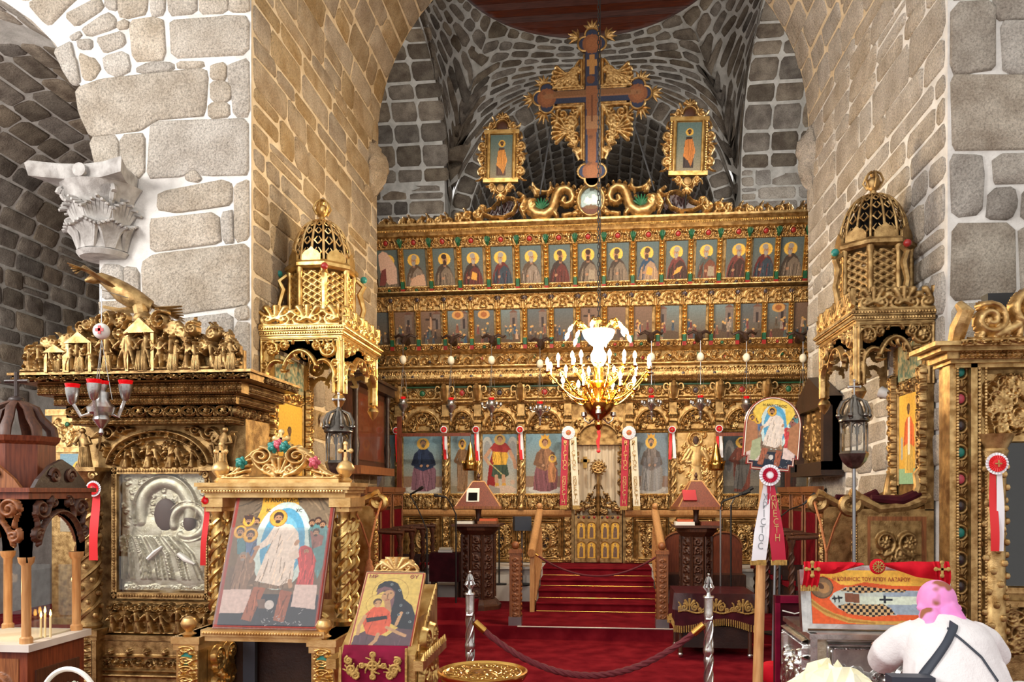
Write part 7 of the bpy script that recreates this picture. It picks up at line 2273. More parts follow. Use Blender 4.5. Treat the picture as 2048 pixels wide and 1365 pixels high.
# ================================================================== great shrine on the right
SYR = 6.05
q0 = at(1890,1000, SYR).x
Wr = 1.7
RX = q0 + Wr / 2
Rr = thing('icon_shrine', 'tall carved gilt shrine with a dark glazed icon at the right edge', 'icon shrine', (RX, SYR, 0))
ZR = lambda py: EYE + (HY - py) * 5.75 / F
MB().bbox((-Wr / 2,0,0),(Wr / 2,.1, ZR(690))).build('back_case', g, Rr, smooth=0)
xr = lambda px: at(px, 900, SYR - .1).x - RX
fr = MB()
for a, b, dpt in ((1897,1910,.12),(1937,1950,.14),(1958,1964,.1)):
 fr.bbox((xr(a),-dpt, 0),(xr(b),0, ZR(735)))
fr.build('pilaster_mouldings', 'gold', Rr, smooth=0)
MB().bbox((xr(1910),-.06,0),(xr(1937),0, ZR(735))).build('jewel_board', g, Rr, smooth=0)
for k in range(13):
 z = ZR(748) - .19 * k
 put('jewel', GEM, ('teal', 'pink_paint', 'gem_dark')[k % 3] if k < 7 else 'gem_dark', Rr, (xr(1924),-.075, z),(0,0,0),(.03,.03,.034))
 put('jewel_ring', R_ring, g, Rr, (xr(1924),-.062, z),(0,0,0),(1.0,1,1.1))
 put('jewel_leaf', LEAF, g, Rr, (xr(1924),-.06, z - .1),(0,0,0),(.9,1,.7))
b = MB()
for px, m in ((1912,.011),(1955,.014),(1968,.012)): beads_line(b, (xr(px),-.13,.1),(xr(px),-.13, ZR(740)), m)
b.build('bead_edge', 'gold', Rr)
cb = MB().lathe([(.1, ZR(1300)),(.11, ZR(1290)),(.085, ZR(1280)),(.08, ZR(1100)),(.085, ZR(920)),(.1, ZR(905)),(.09, ZR(900)),(.13, ZR(878)),(.14, ZR(872))],16,(xr(1988),-.08,0))
for k in range(70):
 a = k * 2.4
 cb.ball((xr(1988) + .086 * math.cos(a),-.08 + .086 * math.sin(a), ZR(1280) + (ZR(925) - ZR(1280)) * k / 70),.026,6,4)
cb.build('column', 'gold', Rr)
put('carved_panel', wide_relief('shrine_panel', .9,.46, dense(.9,.46,61,60,.06),.05), 'gold', Rr, (xr(1966) + .45,-.03, ZR(815)))
MB().bbox((xr(2008),-.03, ZR(1170)),(xr(2008) + .9,-.0, ZR(888))).build('dark_icon', 'void', Rr, smooth=0)
put('glass_pane', MB().bbox((0,0,0),(.9,.004, ZR(888) - ZR(1170))).mesh('glass_pane', 0), 'glass', Rr, (xr(2008),-.045, ZR(1170)))
b = MB()
for p0, p1 in (((2006,880),(2006,1180)),): beads_line(b, (xr(p0[0]),-.05, ZR(p1[1])),(xr(p0[0]),-.05, ZR(p0[1])),.014)
for py in (880,1178,1205): b.bbox((xr(2000),-.07, ZR(py) - .02),(xr(2000) + .9,0, ZR(py) + .02))
b.build('icon_frame', 'gold', Rr)
put('lower_carving', wide_relief('shrine_panel2', .8,.42, dense(.8,.42,62,40,.07),.05), g, Rr, (xr(2006) + .4,-.03, ZR(1262)))
co_ = MB()
for (e_, p0, p1) in ((.04,742,735),(.09,735,728),(.13,728,716),(.2,716,708),(.26,708,700)): co_.bbox((-Wr / 2 - e_ + .05,-.1 - e_, ZR(p0)),(Wr / 2 + e_, .1, ZR(p1)))
co_.build('cornice', 'gold', Rr, smooth=0)
put('dentil_band', R_dent, 'gold', Rr, (-.4,-.235, ZR(722)),(0,0,0),(1.0,1,.6)); put('scroll_band', R_top, 'gold', Rr, (-.4,-.365, ZR(704)),(0,0,0),(1.1,1,.6))
def crest_r():
 o = [S(spiral(-.55,-.1,.11,1.8,2,-1),.03, h=1.2), S(spiral(-.28,-.04,.13,1.8,1,1),.034, h=1.2), S(bez((-.5,-.2),(-.3,-.1),(-.02,.02)),.04,.03), S(spiral(.0,-.02,.1,1.6,1,1),.03), S(bez((-.2,-.22),(0,.0),(.2,.16)),.04,.03)]
 for k in range(12): o += leaf(-.6 + .08 * k, -.2,1.0 + .1 * k, .16,.028,.5)
 o += figure(.12,-.04,.3,0,.8) + [S(seg((-.66,-.24),(.66,-.24)),.03)] + [S(spiral(.35,.02,.14,1.6,1,-1),.034), S(spiral(.5,-.1,.1,1.6,1,-1),.03)]
 return o
put('cresting', wide_relief('shrine_crest', 1.36,.54, crest_r, .07,.008, cut=True), 'gold', Rr, (-.15,-.3, ZR(700) + .24))
MB().tube([(0,0,0),(.0,-.06,.1),(.03,-.1,.2),(.0,-.06,.26)],[.05,.06,.055,.03],8).build('corner_leaf', 'gold', Rr, (xr(1892),-.24, ZR(700)))
MB().bbox((0,0,0),(.24,.1,.16)).build('flood_lamp', 'black', Rr, (xr(1976),-.1, ZR(640)), smooth=0)
rosette_thing('red rosette with red and white ribbons on the right shrine', at(1992,928,5.8),.075, 'ribbon_white', 'ribbon_red', 'ribbon_red', [(-.02,-.005,.055,.6, 'ribbon_red', 0),(.03,.03,.05,.6, 'ribbon_white', .004)])
# ================================================================== stand with the Resurrection icon
def crop_map(x0, y0, k, tl, tr, bl, br):
 """unit coordinates on a slanted picture from coordinates read off an enlarged crop"""
 def f(x, y):
  v = (y - tl[1]) / (bl[1] - tl[1])
  xl_ = tl[0] + (bl[0] - tl[0]) * v
  xr_ = tr[0] + (br[0] - tr[0]) * v
  return ((x - xl_) / (xr_ - xl_),1 - v)
 return f
def lines_in(P, pts, c, n, seed, w=.006, d=(1,0)):
 r = random.Random(seed)
 m = inpoly(P.X, P.Y, pts)
 keep = P.C.copy()
 xs = [p[0] for p in pts]; ys_ = [p[1] for p in pts]
 for k in range(n):
  x, y = r.uniform(min(xs), max(xs)), r.uniform(min(ys_), max(ys_))
  P.line([(x, y),(x + d[0] * .1 + r.uniform(-.04,.04), y + d[1] * .1 + r.uniform(-.04,.04))], w, c * r.choice((.7,1.25)),.8)
 P.C = np.where(m[..., None], P.C, keep)
def resurrection(nx, ny, asp):
 U = crop_map(0,0,1,(200,360),(715,360),(60,1070),(640,1070))
 P = Pic(nx, ny, asp, c8(120,100,76))
 def pg(pts, c, nl=0, seed=1, w=.006, d=(0,-1)):
  q = [U(*p) for p in pts]
  P.poly(q, c)
  if nl: lines_in(P, q, c, nl, seed, w, d)
 pg([(200,360),(345,360),(325,440),(290,520),(160,560),(170,500)], c8(112,94,72),22,2, d=(1,.4))
 pg([(505,360),(715,360),(705,540),(590,540),(545,470),(530,420)], c8(128,108,82),22,3, d=(1,-.8))
 pg([(340,360),(515,360),(530,440),(545,520),(290,520),(325,440)], c8(226,172,58))
 pg([(90,880),(640,860),(640,1075),(55,1075)], c8(44,50,62),30,4,.004)
 pg([(150,760),(640,720),(650,900),(120,900)], c8(116,96,78))
 P.ell(*U(435,640),.29,.335, c8(204,222,212)); P.ell(*U(437,635),.22,.28, c8(90,164,196)); P.ell(*U(440,640),.15,.22, c8(120,186,208))
 halo = c8(228,172,60)
 def face(x, y, r, hl=True, hair=c8(70,46,34)):
  u = U(x, y)
  if hl: P.circ(*u, r * 1.75, c8(168,110,40)); P.circ(*u, r * 1.62, halo)
  P.circ(u[0], u[1] + r * .2, r, hair); P.circ(u[0], u[1] - r * .1, r * .74, c8(178,132,96)); P.ell(u[0], u[1] - r * .55, r * .5, r * .35 * P.asp, hair)
  for q in (-1,1): P.circ(u[0] + q * r * .28, u[1] + r * .05, r * .12, c8(40,28,22))
 face(298,512,.034, False); face(255,508,.036); pg([(230,478),(282,476),(278,500),(234,500)], c8(70,44,36))
 pg([(190,590),(240,600),(250,700),(190,690)], c8(84,130,134),8,5); pg([(235,610),(300,600),(295,690),(245,740)], c8(96,118,150),8,6)
 face(208,570,.04); face(263,588,.044)
 pg([(195,700),(250,680),(290,735),(285,790),(250,840),(225,925),(140,955),(160,820)], c8(142,114,92),26,7,.005); face(222,705,.04, False, c8(150,140,128))
 P.line([U(265,730), U(300,660)],.016, c8(176,132,98))
 pg([(575,560),(600,520),(660,520),(690,560),(670,720),(630,820),(590,700)], c8(90,138,136),14,8); pg([(585,560),(660,590),(650,640),(600,660)], c8(150,96,84),6,9)
 for x, y in ((596,520),(628,508),(652,528),(618,572)): face(x, y, .036, False)
 pg([(535,648),(560,640),(595,655),(622,720),(612,800),(604,915),(575,905),(512,862),(532,780),(518,700)], c8(194,70,68),26,10,.005); face(568,672,.034, False, c8(176,60,60))
 pg([(110,880),(270,876),(240,998),(78,1002)], c8(218,194,182)); pg([(490,962),(510,850),(632,850),(622,975)], c8(224,200,188))
 pg([(288,850),(358,848),(268,1042),(212,1030)], c8(168,100,72),8,11); pg([(430,876),(494,888),(452,1044),(393,1032)], c8(160,92,66),8,12)
 pg([(300,930),(345,925),(350,975),(310,975)], c8(120,96,84)); P.circ(*U(370,955),.045, c8(214,206,196))
 pg([(300,838),(400,850),(490,828),(505,866),(400,874),(240,858)], c8(136,112,90),10,13)
 pg([(392,540),(440,522),(490,530),(524,575),(530,650),(505,720),(496,828),(420,858),(288,832),(318,760),(346,690),(378,630),(312,668),(298,650),(352,600)], c8(232,216,198),0)
 lines_in(P, [U(*p) for p in [(392,540),(524,575),(530,650),(496,828),(420,858),(288,832),(346,690),(352,600)]], c8(206,184,160),40,14,.004,(-.3,-1))
 pg([(470,690),(525,655),(530,705),(484,728)], c8(226,208,188)); P.line([U(520,620), U(512,632)],.02, c8(186,142,108)); P.line([U(305,652), U(288,660)],.018, c8(186,142,108)); P.line([U(480,830), U(484,858)],.02, c8(186,142,108))
 face(416,492,.052)
 for q in range(26):
  r = random.Random(q); x, y = r.uniform(300,560), r.uniform(980,1060)
  P.line([U(x, y), U(x + r.uniform(-16,16), y + r.uniform(-8,8))],.003, c8(170,170,170))
 for (a, b, c, d) in ((0,0,.03,1),(.97,0,1,1),(0,0,1,.012)): P.rect(a, b, c, d, c8(150,54,44))
 return P
ay0, ay1 = 4.62,4.95
pb, pt = at(530,1256, ay0), at(573,990, ay1)
AW, AH = .645,(Vector((0, pb.y, pb.z)) - Vector((0, pt.y, pt.z))).length
lean = math.atan2(ay1 - ay0, pt.z - pb.z)
X0a = (pb.x + pt.x) / 2
A = thing('icon_stand', 'pale gold icon stand holding the leaning Resurrection icon', 'icon stand', (X0a, ay1,0))
gp, gb = 'gold_pale', 'gold_bright'
mid = Vector((0,(ay0 + ay1) / 2 - ay1,(pb.z + pt.z) / 2))
P = resurrection(200,250, AH / AW)
bd = MB().box((0,.012,0),(AW + .02,.02, AH + .02)).build('icon_board', 'wood_red', A, tuple(mid),(-lean, 0,0), smooth=0)
rs = put('icon_painting', P.mesh('icon_painting', AW, AH), None, bd, (0,-.0005,0)); rs['label'] = 'Resurrection painted in white, blue and gold'
put('title', text_mesh('Η ΑΝΑCΤΑCΙC', .036,.0006), 'wood_black', bd, (-.01,-.003, AH / 2 - .042))
put('title', text_mesh('ΙC', .03,.0005), 'wood_black', bd, (-.1,-.003, AH / 2 - .11)); put('title', text_mesh('ΧC', .03,.0005), 'wood_black', bd, (.1,-.003, AH / 2 - .11))
MB().box((0,-.022,-AH * .13),(AW, .003, AH * .72)).build('glass_pane', 'plastic_film', bd, smooth=0)
zl = pb.z
MB().bbox((-AW / 2 - .06, ay0 - ay1 - .05, zl - .05),(AW / 2 + .06, ay0 - ay1 + .04, zl - .012)).bbox((-AW / 2 - .04, ay0 - ay1 - .035, zl - .08),(AW / 2 + .04, ay0 - ay1 + .04, zl - .05)).build('ledge', gp, A, smooth=0)
b = MB(); beads_line(b, (-AW / 2 - .05, ay0 - ay1 - .055, zl - .03),(AW / 2 + .05, ay0 - ay1 - .055, zl - .03),.009); b.build('ledge_beads', gp, A)
pxl, pxr = at(440,1100,5.02).x - X0a, at(690,1100,5.02).x - X0a
zc_ = 1.665
PCOL = MB().lathe([(.05,0),(.055,.03),(.035,.05),(.033,.08),(.036,.68),(.03,.72),(.045,.76),(.05,.8)],12)
for k in range(3): PCOL.tube([(.038 * math.cos(f * 16 + k * 2.1),.038 * math.sin(f * 16 + k * 2.1),.06 + .64 * f) for f in np.linspace(0,1,44)],.013,5)
for k in range(30): PCOL.ball((.042 * math.cos(k * 2.4),.042 * math.sin(k * 2.4),.07 + .63 * k / 30),.015,6,4)
PCOL = PCOL.mesh('vine_column')
for x in (pxl, pxr):
 for dy in (.03,.2):
  put('vine_column', PCOL, gb, A, (x, dy, zl - .04),(0,0,0),(1.1,1.1,(zc_ - zl) / .8 * 1.0))
 MB().bbox((x - .07,-.04, zc_ - .06),(x + .07,.28, zc_ - .0)).bbox((x - .055,-.02, zc_ - .09),(x + .055,.26, zc_ - .06)).build('column_head', gp, A, smooth=0)
 MB().bbox((x - .07, ay0 - ay1 - .02,.2),(x + .07,.26, zl - .06)).build('side_case', gb, A, smooth=0)
 put('side_carving', VINE, gb, A, (x, ay0 - ay1 - .024, zl - .4),(0,0,0),(.95,1,.5))
 put('side_carving', SIDE, gb, A, (x + .072,-.05, zl - .34),(0,0, PI / 2),(1.0,1,.9))
 MB().bbox((x - .09, ay0 - ay1 - .05, zl - .1),(x + .09,.28, zl - .06)).bbox((x - .08, ay0 - ay1 - .04, zl - .14),(x + .08,.27, zl - .1)).build('side_cap', gp, A, smooth=0)
 MB().lathe([(.03,0),(.045,.015),(.02,.03),(.045,.06),(.05,.08),(.035,.11),(.01,.12)],14,(x, ay0 - ay1 - .0, zl - .06)).build('knob', gp, A)
 put('jewel', GEM, 'teal', A, (x, ay0 - ay1 - .03, zl - .19),(0,0,0),(.035,.02,.045)); put('jewel', GEM, 'pink_paint', A, (x + .01, ay0 - ay1 - .035, zl - .42),(0,0,0),(.03,.02,.03))
 fn = MB().lathe([(.035,0),(.045,.02),(.025,.04),(.055,.08),(.06,.1),(.045,.13),(.015,.15),(.015,.17)],14,(x, .08, zc_ + .09)).build('finial', gp, A)
 cr = MB().bbox((x - .008,.07, zc_ + .25),(x + .008,.09, zc_ + .34)).bbox((x - .035,.07, zc_ + .295),(x + .035,.09, zc_ + .309))
 for dx, dz in ((-.036,.302),(.036,.302),(0,.348)): cr.ball((x + dx, .08, zc_ + dz),.017,8,6,(1,.5,1))
 cr.build('finial_cross', gp, fn)
cw = (pxr - pxl) / 2 + .04
cxm = (pxl + pxr) / 2
b = MB()
for e_, z0, z1 in ((.0,0,.03),(.02,.03,.05),(.035,.05,.07),(.05,.07,.095)): b.bbox((cxm - cw - e_, -.05 - e_, zc_ + z0),(cxm + cw + e_, .28, zc_ + z1))
b.bbox((cxm - cw + .06,.0, zc_ + .095),(cxm + cw - .06,.2, zc_ + .12))
b.build('cornice', gp, A, smooth=0)
b = MB(); beads_line(b, (cxm - cw, -.08, zc_ + .04),(cxm + cw, -.08, zc_ + .04),.01); b.build('cornice_beads', gp, A)
def acanth():
 o = [S(seg((-.42,-.14),(.42,-.14)),.016)]
 for q in (-1,1):
  o += [S(spiral(q * .13,.06,.085,1.7, PI / 2, q),.02,.014,1.2), S(bez((q * .04,-.12),(q * .18,-.06),(q * .2,.06)),.02,.016), S(bez((q * .2,.09),(q * .1,.17),(q * .02,.12)),.02,.014)]
  o += [S(spiral(q * .08,-.06,.05,1.5,0,-q),.016)]
  for k in range(5): o += [S(bez((q * (.2 + .015 * k),.08 - .05 * k),(q * (.27 + .02 * k),.04 - .05 * k),(q * (.32 + .03 * k),-.13 + .004 * k)),.02,.01)]
  for k in range(4): o += leaf(q * .03,-.13, PI / 2 - q * (.2 + .25 * k),.1,.018,-.3 * q)
 return o + fan(0,-.12,.16,5,50,130, w=.024)
put('acanthus_crest', relief('acanthus_crest', .88,.34, acanth, .05,.0055, cut=True), gp, A, (cxm, .06, zc_ + .225),(0,0,0),(.92,1,.7))
ROSE = MB()
for k in range(3):
 for j in range(5 - k):
  a = 2 * PI * j / (5 - k) + k * .5
  rr_ = .03 - .01 * k
  ROSE.ball((rr_ * math.cos(a),-.012 * k, rr_ * math.sin(a)),.018,7,5,(1,.7,1))
ROSE = ROSE.mesh('carved_rose')
for dx, dz, m in ((-.25,.225, 'teal'),(.24,.225, 'pink_paint'),(-.035,.325, 'teal'),(.0,.338, 'pink_paint'),(.04,.325, 'teal')):
 put('carved_rose', ROSE, m, A, (cxm + dx, .01, zc_ + dz),(0,0,0),(.9,.9,.9))
cr = MB().bbox((cxm - .009,.05, zc_ + .33),(cxm + .009,.07, zc_ + .42)).bbox((cxm - .04,.05, zc_ + .375),(cxm + .04,.07, zc_ + .39))
for dx, dz in ((-.042,.383),(.042,.383),(0,.425)): cr.ball((cxm + dx, .06, zc_ + dz),.022,8,6,(1,.5,1))
cr.build('top_cross', gp, A)
MB().bbox((pxl + .06,.1,.2),(pxr - .06,.26, zl - .16)).build('dark_interior', 'wood_black', A, smooth=0)
MB().bbox((pxl + .2,.06, zl - .16),(pxr - .05,.1, zl - .09)).build('green_rail', 'green_paint', A, smooth=0)
MB().bbox((-.3,.02,.2),(-.22,.06, zl - .12)).build('grey_cloth', 'leather', A, smooth=0)
MB().bbox((pxl - .1, ay0 - ay1 - .02,0),(pxr + .1,.28,.2)).build('plinth', gb, A, smooth=0)
for s_, nm in ((-1, 'left'),):
 rosette_thing('red ribbon hanging at the left edge of the Resurrection stand', Vector((X0a + pxl - .045, ay1 - .02, zc_ - .02)),.03, 'ribbon_red', 'ribbon_red', 'ribbon_deep', [(.0,-.03,.04,.42, 'ribbon_red', 0)], False, 'ribbon')

# ================================================================== small stand with the icon of the mother and child
vy0, vy1 = 4.03,4.36
vb, vt = at(762,1294, vy0), at(789,1147, vy1)
VW, VH = .325, math.hypot(vy1 - vy0, vt.z - vb.z)
vl_ = math.atan2(vy1 - vy0, vt.z - vb.z)
XV = (vb.x + vt.x) / 2
Vs = thing('small_icon_stand', 'small gold icon stand with the mother and child icon and crimson cloth', 'icon stand', (XV, vy0,0))
U = crop_map(0,0,1,(890,775),(1190,775),(830,1160),(1110,1160))
P = Pic(120,180, VH / VW, c8(212,176,92))
def pg(pts, c, nl=0, seed=1, w=.006, d=(0,-1)):
 q = [U(*p) for p in pts]
 P.poly(q, c)
 if nl: lines_in(P, q, c, nl, seed, w, d)
u = U(1015,885); P.circ(*u, .31, c8(150,110,50)); P.circ(*u, .303, c8(214,178,94)); u = U(955,945); P.circ(*u, .2, c8(150,110,50)); P.circ(*u, .194, c8(214,178,94))
pg([(838,1160),(850,1110),(900,1085),(1000,1110),(1060,1060),(1125,1060),(1112,1160)], c8(92,66,74),20,3)
pg([(942,880),(955,842),(985,822),(1020,818),(1052,832),(1072,870),(1082,915),(1122,950),(1136,1000),(1128,1075),(1060,1070),(1010,1040),(1030,930),(1036,880)], c8(38,40,50))
pg([(945,900),(950,866),(985,850),(1020,858),(1040,880),(1032,940),(1015,990),(990,985),(1018,890),(985,872)], c8(116,80,84),8,4)
P.ell(*U(1003,900),.1,.082, c8(186,138,98), rot=-.5); P.line([U(1000,930), U(1008,985)],.05, c8(176,128,92))
for x, y in ((988,892),(1018,886)): P.ell(*U(x, y),.022,.007, c8(44,28,24))
P.line([U(1004,890), U(1000,916)],.008, c8(120,80,58)); P.line([U(992,925), U(1008,922)],.008, c8(150,70,60))
pg([(895,1000),(935,962),(985,960),(1015,985),(1022,1035),(1006,1085),(960,1112),(905,1100),(885,1045)], c8(210,88,60),14,5); pg([(900,1020),(1000,1005),(1003,1022),(905,1042)], c8(40,34,40))
P.circ(*U(953,935),.075, c8(84,56,44)); P.ell(*U(955,945),.06,.05, c8(190,142,102))
for x, y in ((944,942),(968,940)): P.ell(*U(x, y),.013,.005, c8(44,28,24))
P.line([U(895,1010), U(870,1060), U(866,1100)],.03, c8(190,142,102)); P.line([U(1000,1065), U(1050,1090), U(1085,1105)],.028, c8(190,142,102)); P.line([U(960,1100), U(950,1130), U(925,1155)],.03, c8(190,142,102)); P.line([U(1045,1050), U(1070,990)],.028, c8(190,142,102))
for x, y in ((1022,838),(1062,870),(1068,950),(1100,990),(1058,1000),(1110,1035)): P.circ(*U(x, y),.024, c8(150,160,160)); P.circ(*U(x, y),.015, c8(48,52,62))
for (a, b_, c, d) in ((0,0,.02,1),(.98,0,1,1),(0,.985,1,1)): P.rect(a, b_, c, d, c8(150,50,44))
mid = ((0,(vy1 - vy0) / 2,(vb.z + vt.z) / 2))
bd = MB().box((0,.012,0),(VW + .01,.022, VH + .01)).build('icon_board', 'wood_light', Vs, mid, (-vl_, 0,0), smooth=0)
put('icon_painting', P.mesh('icon_painting', VW, VH), None, bd, (0,-.0005,0))
for tx, dx in (('ΜΡ', -.12),('ΘΥ', .11)): put('title', text_mesh(tx, .034,.0005), 'red_paint', bd, (dx, -.003, VH / 2 - .028))
MB().box((0,-.016,0),(VW, .002, VH)).build('glass_pane', 'glass', bd, smooth=0)
hv = .85
MB().add([(-.2,-.06, vb.z - .03),(.2,-.06, vb.z - .03),(.2,.5, vt.z - .08),(-.2,.5, vt.z - .08),(-.2,-.06,.2),(.2,-.06,.2),(.2,.5,.2),(-.2,.5,.2)],[(0,1,2,3),(0,4,5,1),(1,5,6,2),(2,6,7,3),(3,7,4,0),(4,7,6,5)]).build('case', gb, Vs, smooth=0)
put('side_carving', SIDE, gb, Vs, (.202,.2,.8),(0,0, PI / 2),(1.1,1,.9)); put('side_carving', SIDE, gb, Vs, (.202,.2,.4),(0,0, PI / 2),(1.1,1,.8))
for s_ in (-1,1): MB().bbox((s_ * .225 - .025,-.1, vb.z - .1),(s_ * .225 + .025,.52, vb.z - .05)).build('side_cornice', gb, Vs, smooth=0)
b = MB()
for k in range(12): b.tube([(.245,-.08 + .05 * k, vb.z - .05),(.25,-.08 + .05 * k, vb.z - .015)],[.016,.004],6)
for k in range(12): b.tube([(.2,.0 + .04 * k, vb.z - .02 + .024 * k),(.205,.01 + .04 * k, vb.z + .015 + .024 * k)],[.012,.004],6)
b.build('leaf_gallery', gb, Vs)
put('crest', relief('small_crest', .3,.12, lambda: fan(0,-.05,.11,5,35,145, w=.026) + [S(bez((q * .03,-.04),(q * .1,.05),(q * .14,-.04)),.016,.01) for q in (-1,1)] + [S(spiral(q * .08,-.02,.03,1.4,0, q),.01) for q in (-1,1)] + [S(seg((-.15,-.05),(.15,-.05)),.01)],.025,.005, cut=True), gp, Vs, (0, vy1 - vy0 + .03, vt.z + .045),(0,0,0),(.85,1,.72))
MB().bbox((-.25,-.1,0),(.25,.55,.2)).build('plinth', gb, Vs, smooth=0)
# crimson cloth with gold crosses hanging over the lower edge of the icon
ct = thing('altar_cloth', 'crimson cloth embroidered with a gold cross under the mother and child icon', 'cloth', (XV - .01, vy0 - .07, vb.z))
vs = []
for j in range(6):
 for k in range(13):
  f = j / 5
  vs.append(((k / 12 - .5) * .335,-.012 - .006 * math.sin(k * 1.1 + j) * f + (.05 if j == 0 else 0),.012 - .3 * f))
MB().add(vs, [(j * 13 + k, j * 13 + k + 1,(j + 1) * 13 + k + 1,(j + 1) * 13 + k) for j in range(5) for k in range(12)]).build('velvet', 'crimson', ct)
MB().bbox((-.175,-.022,-.33),(-.165,-.01,.01)).bbox((.165,-.022,-.33),(.175,-.01,.01)).bbox((-.17,-.024,-.2),(.17,-.014,-.17)).build('braid', 'gold_cloth', ct, smooth=0)
def embroid():
 o = [S(seg((0,-.055),(0,.055)),.006), S(seg((-.055,0),(.055,0)),.006), S(arc(0,0,.022,0,360,20),.004)]
 for a in range(4):
  c, s_ = math.cos(a * PI / 2), math.sin(a * PI / 2)
  o += [S(arc(.056 * c, .056 * s_, .011,0,360,14),.004)] + leaf(.02 * c, .02 * s_, a * PI / 2 + .6,.04,.005) + leaf(.02 * c, .02 * s_, a * PI / 2 - .6,.04,.005)
 for q in (-1,1):
  o += [S(spiral(q * .11,-.02,.03,1.6,0, q),.005), S(spiral(q * .125,.025,.02,1.5,2,-q),.005), S(spiral(q * .09,-.05,.02,1.5,1, q),.004)]
  for k in range(5): o += leaf(q * .11,-.05, PI / 2 + q * (.9 - .4 * k),.06,.005,.3)
 return o
put('embroidery', relief('gold_embroidery', .31,.15, embroid, .004,.003, cut=True), 'gold_cloth', ct, (0,-.026,-.08))

# ================================================================== candle kiosk at the left edge
kx0, kx1, ky0, ky1 = -3.72,-3.2,4.2,4.7
K_ = thing('candle_kiosk', 'carved wooden candle kiosk with a ribbed crown and cross at the left edge', 'candle stand', ((kx0 + kx1) / 2,(ky0 + ky1) / 2,0))
hw, hd = (kx1 - kx0) / 2,(ky1 - ky0) / 2
MB().bbox((-hw, -hd, 0),(hw, hd, .8)).build('cabinet', 'wood_red', K_, smooth=0)
put('cabinet_carving', SIDE, 'wood', K_, (hw * .0,-hd - .004,.45),(0,0,0),(1.1,1,1.1)); MB().bbox((hw, -hd + .06,.2),(hw + .012, hd - .06,.68)).build('side_panel', 'wood_dark', K_, smooth=0)
MB().bbox((-hw - .03,-hd - .03,.8),(hw + .03, hd + .03,.84)).build('marble_slab', 'marble', K_, smooth=0)
MB().bbox((-hw + .05,-hd + .05,.838),(hw - .05, hd - .05,.85)).build('sand_tray', 'sand', K_, smooth=0)
for a in (-1,1):
 for c in (-1,1):
  MB().lathe([(.035,.84),(.035,.87),(.025,.88),(.025,1.28),(.04,1.3),(.045,1.33)],12,(a * (hw - .03), c * (hd - .03),0)).build('column', 'wood_light', K_)
for s_, rz_ in ((0,0),(1, PI / 2),(2, PI),(3,-PI / 2)):
 ax = (0,-hd - 0.0) if s_ == 0 else (hw, 0) if s_ == 1 else (0, hd) if s_ == 2 else (-hw, 0)
 m = 'wood_dark' if s_ in (1,) else 'wood'
 wn = 2 * hw
 pts = [(-wn / 2,.36),(-wn / 2,-.02),(-wn / 2 + .05,-.02)] + [(-(wn / 2 - .05) * math.cos(f),.02 + .24 * math.sin(f) ** .8) for f in np.linspace(.05, PI / 2,8)] + [((wn / 2 - .05) * math.sin(f),.02 + .24 * math.cos(f) ** .8) for f in np.linspace(.1, PI / 2 - .05,8)] + [(wn / 2 - .05,-.02),(wn / 2,-.02),(wn / 2,.36)]
 bb = bmesh.new()
 f_ = bb.faces.new([bb.verts.new((p[0],0, p[1])) for p in pts])
 bmesh.ops.solidify(bb, geom=[f_], thickness=.035)
 me = bpy.data.meshes.new('arch_panel'); bb.to_mesh(me); bb.free()
 ap = put('arch_panel', me, m, K_, (ax[0], ax[1],1.32),(0,0, rz_))
 put('arch_carving', relief('kiosk_carving', .5,.36, lambda: sum([[S(spiral(q * .17,.1,.06,1.6,0, q),.014), S(spiral(q * .2,-.06,.04,1.5,1,-q),.012), S(spiral(q * .07,.14,.035,1.5,2,-q),.01)] + leaf(q * .12,.05, PI / 2,.1,.016, q * .5) + leaf(q * .2,.0, PI / 2,.08,.014,-q * .4) for q in (-1,1)],[]) + [S(arc(0,-.18,.2,15,165,24, ry=.26),.012)],.025,.007, cut=True), m, ap, (0,-.02,.19),(0,0,0),(1,1,.95))
MB().bbox((-hw - .03,-hd - .03,1.66),(hw + .03, hd + .03,1.7)).bbox((-hw - .05,-hd - .05,1.7),(hw + .05, hd + .05,1.725)).build('cornice', 'wood_red', K_, smooth=0)
gable = [(-.24,0),(.24,0),(.2,.05),(.1,.13),(0,.17),(-.1,.13),(-.2,.05)]
for s_, rz_ in ((0,0),(1, PI / 2)):
 ax = (0,-hd - .02) if s_ == 0 else (hw + .02,0)
 gm = MB().prism(gable, -.012,.012).build('gable', 'wood_black' if s_ else 'wood', K_, (ax[0], ax[1],1.725),(0,0, rz_), smooth=0)
 b = MB()
 for q in (-1,1): b.tube([(q * (.07 + .045 * (1 - f) * math.cos(f * 10)),-.016,.07 + .045 * (1 - f) * math.sin(f * 10)) for f in np.linspace(0,1,18)],.014,5)
 b.build('gable_scroll', 'wood_dark', gm)
MB().lathe([(.21,1.72),(.21,1.98),(.23,2.0),(.24,2.03)],8, a0=PI / 8).build('drum', 'wood_red', K_, smooth=20)
for k in range(8):
 a = 2 * PI * k / 8 + PI / 8
 MB().tube([(.21,0,2.02),(.2,0,2.08),(.14,0,2.14),(.11,0,2.2),(.03,0,2.24)],[.018,.02,.018,.018,.014],6, flat=1.6).build('crown_rib', 'wood_dark', K_, rot=(0,0, a))
MB().ball((0,0,2.25),.045,10,8,(1,1,.6)).build('boss', 'wood_black', K_)
MB().tube([(0,0,2.26),(0,0,2.42)],.014,8).tube([(-.075,0,2.365),(.075,0,2.365)],.011,8).build('cross', 'wood_black', K_)
for s_ in (-1,1):
 MB().bbox((s_ * (hw - .03) - .002,-hd + .04,.85),(s_ * (hw - .03) + .002, hd - .04,1.25)).build('glass_pane', 'glass', K_, smooth=0)
MB().bbox((-hw + .04, hd - .035,.85),(hw - .04, hd - .031,1.25)).build('glass_pane', 'glass', K_, smooth=0)
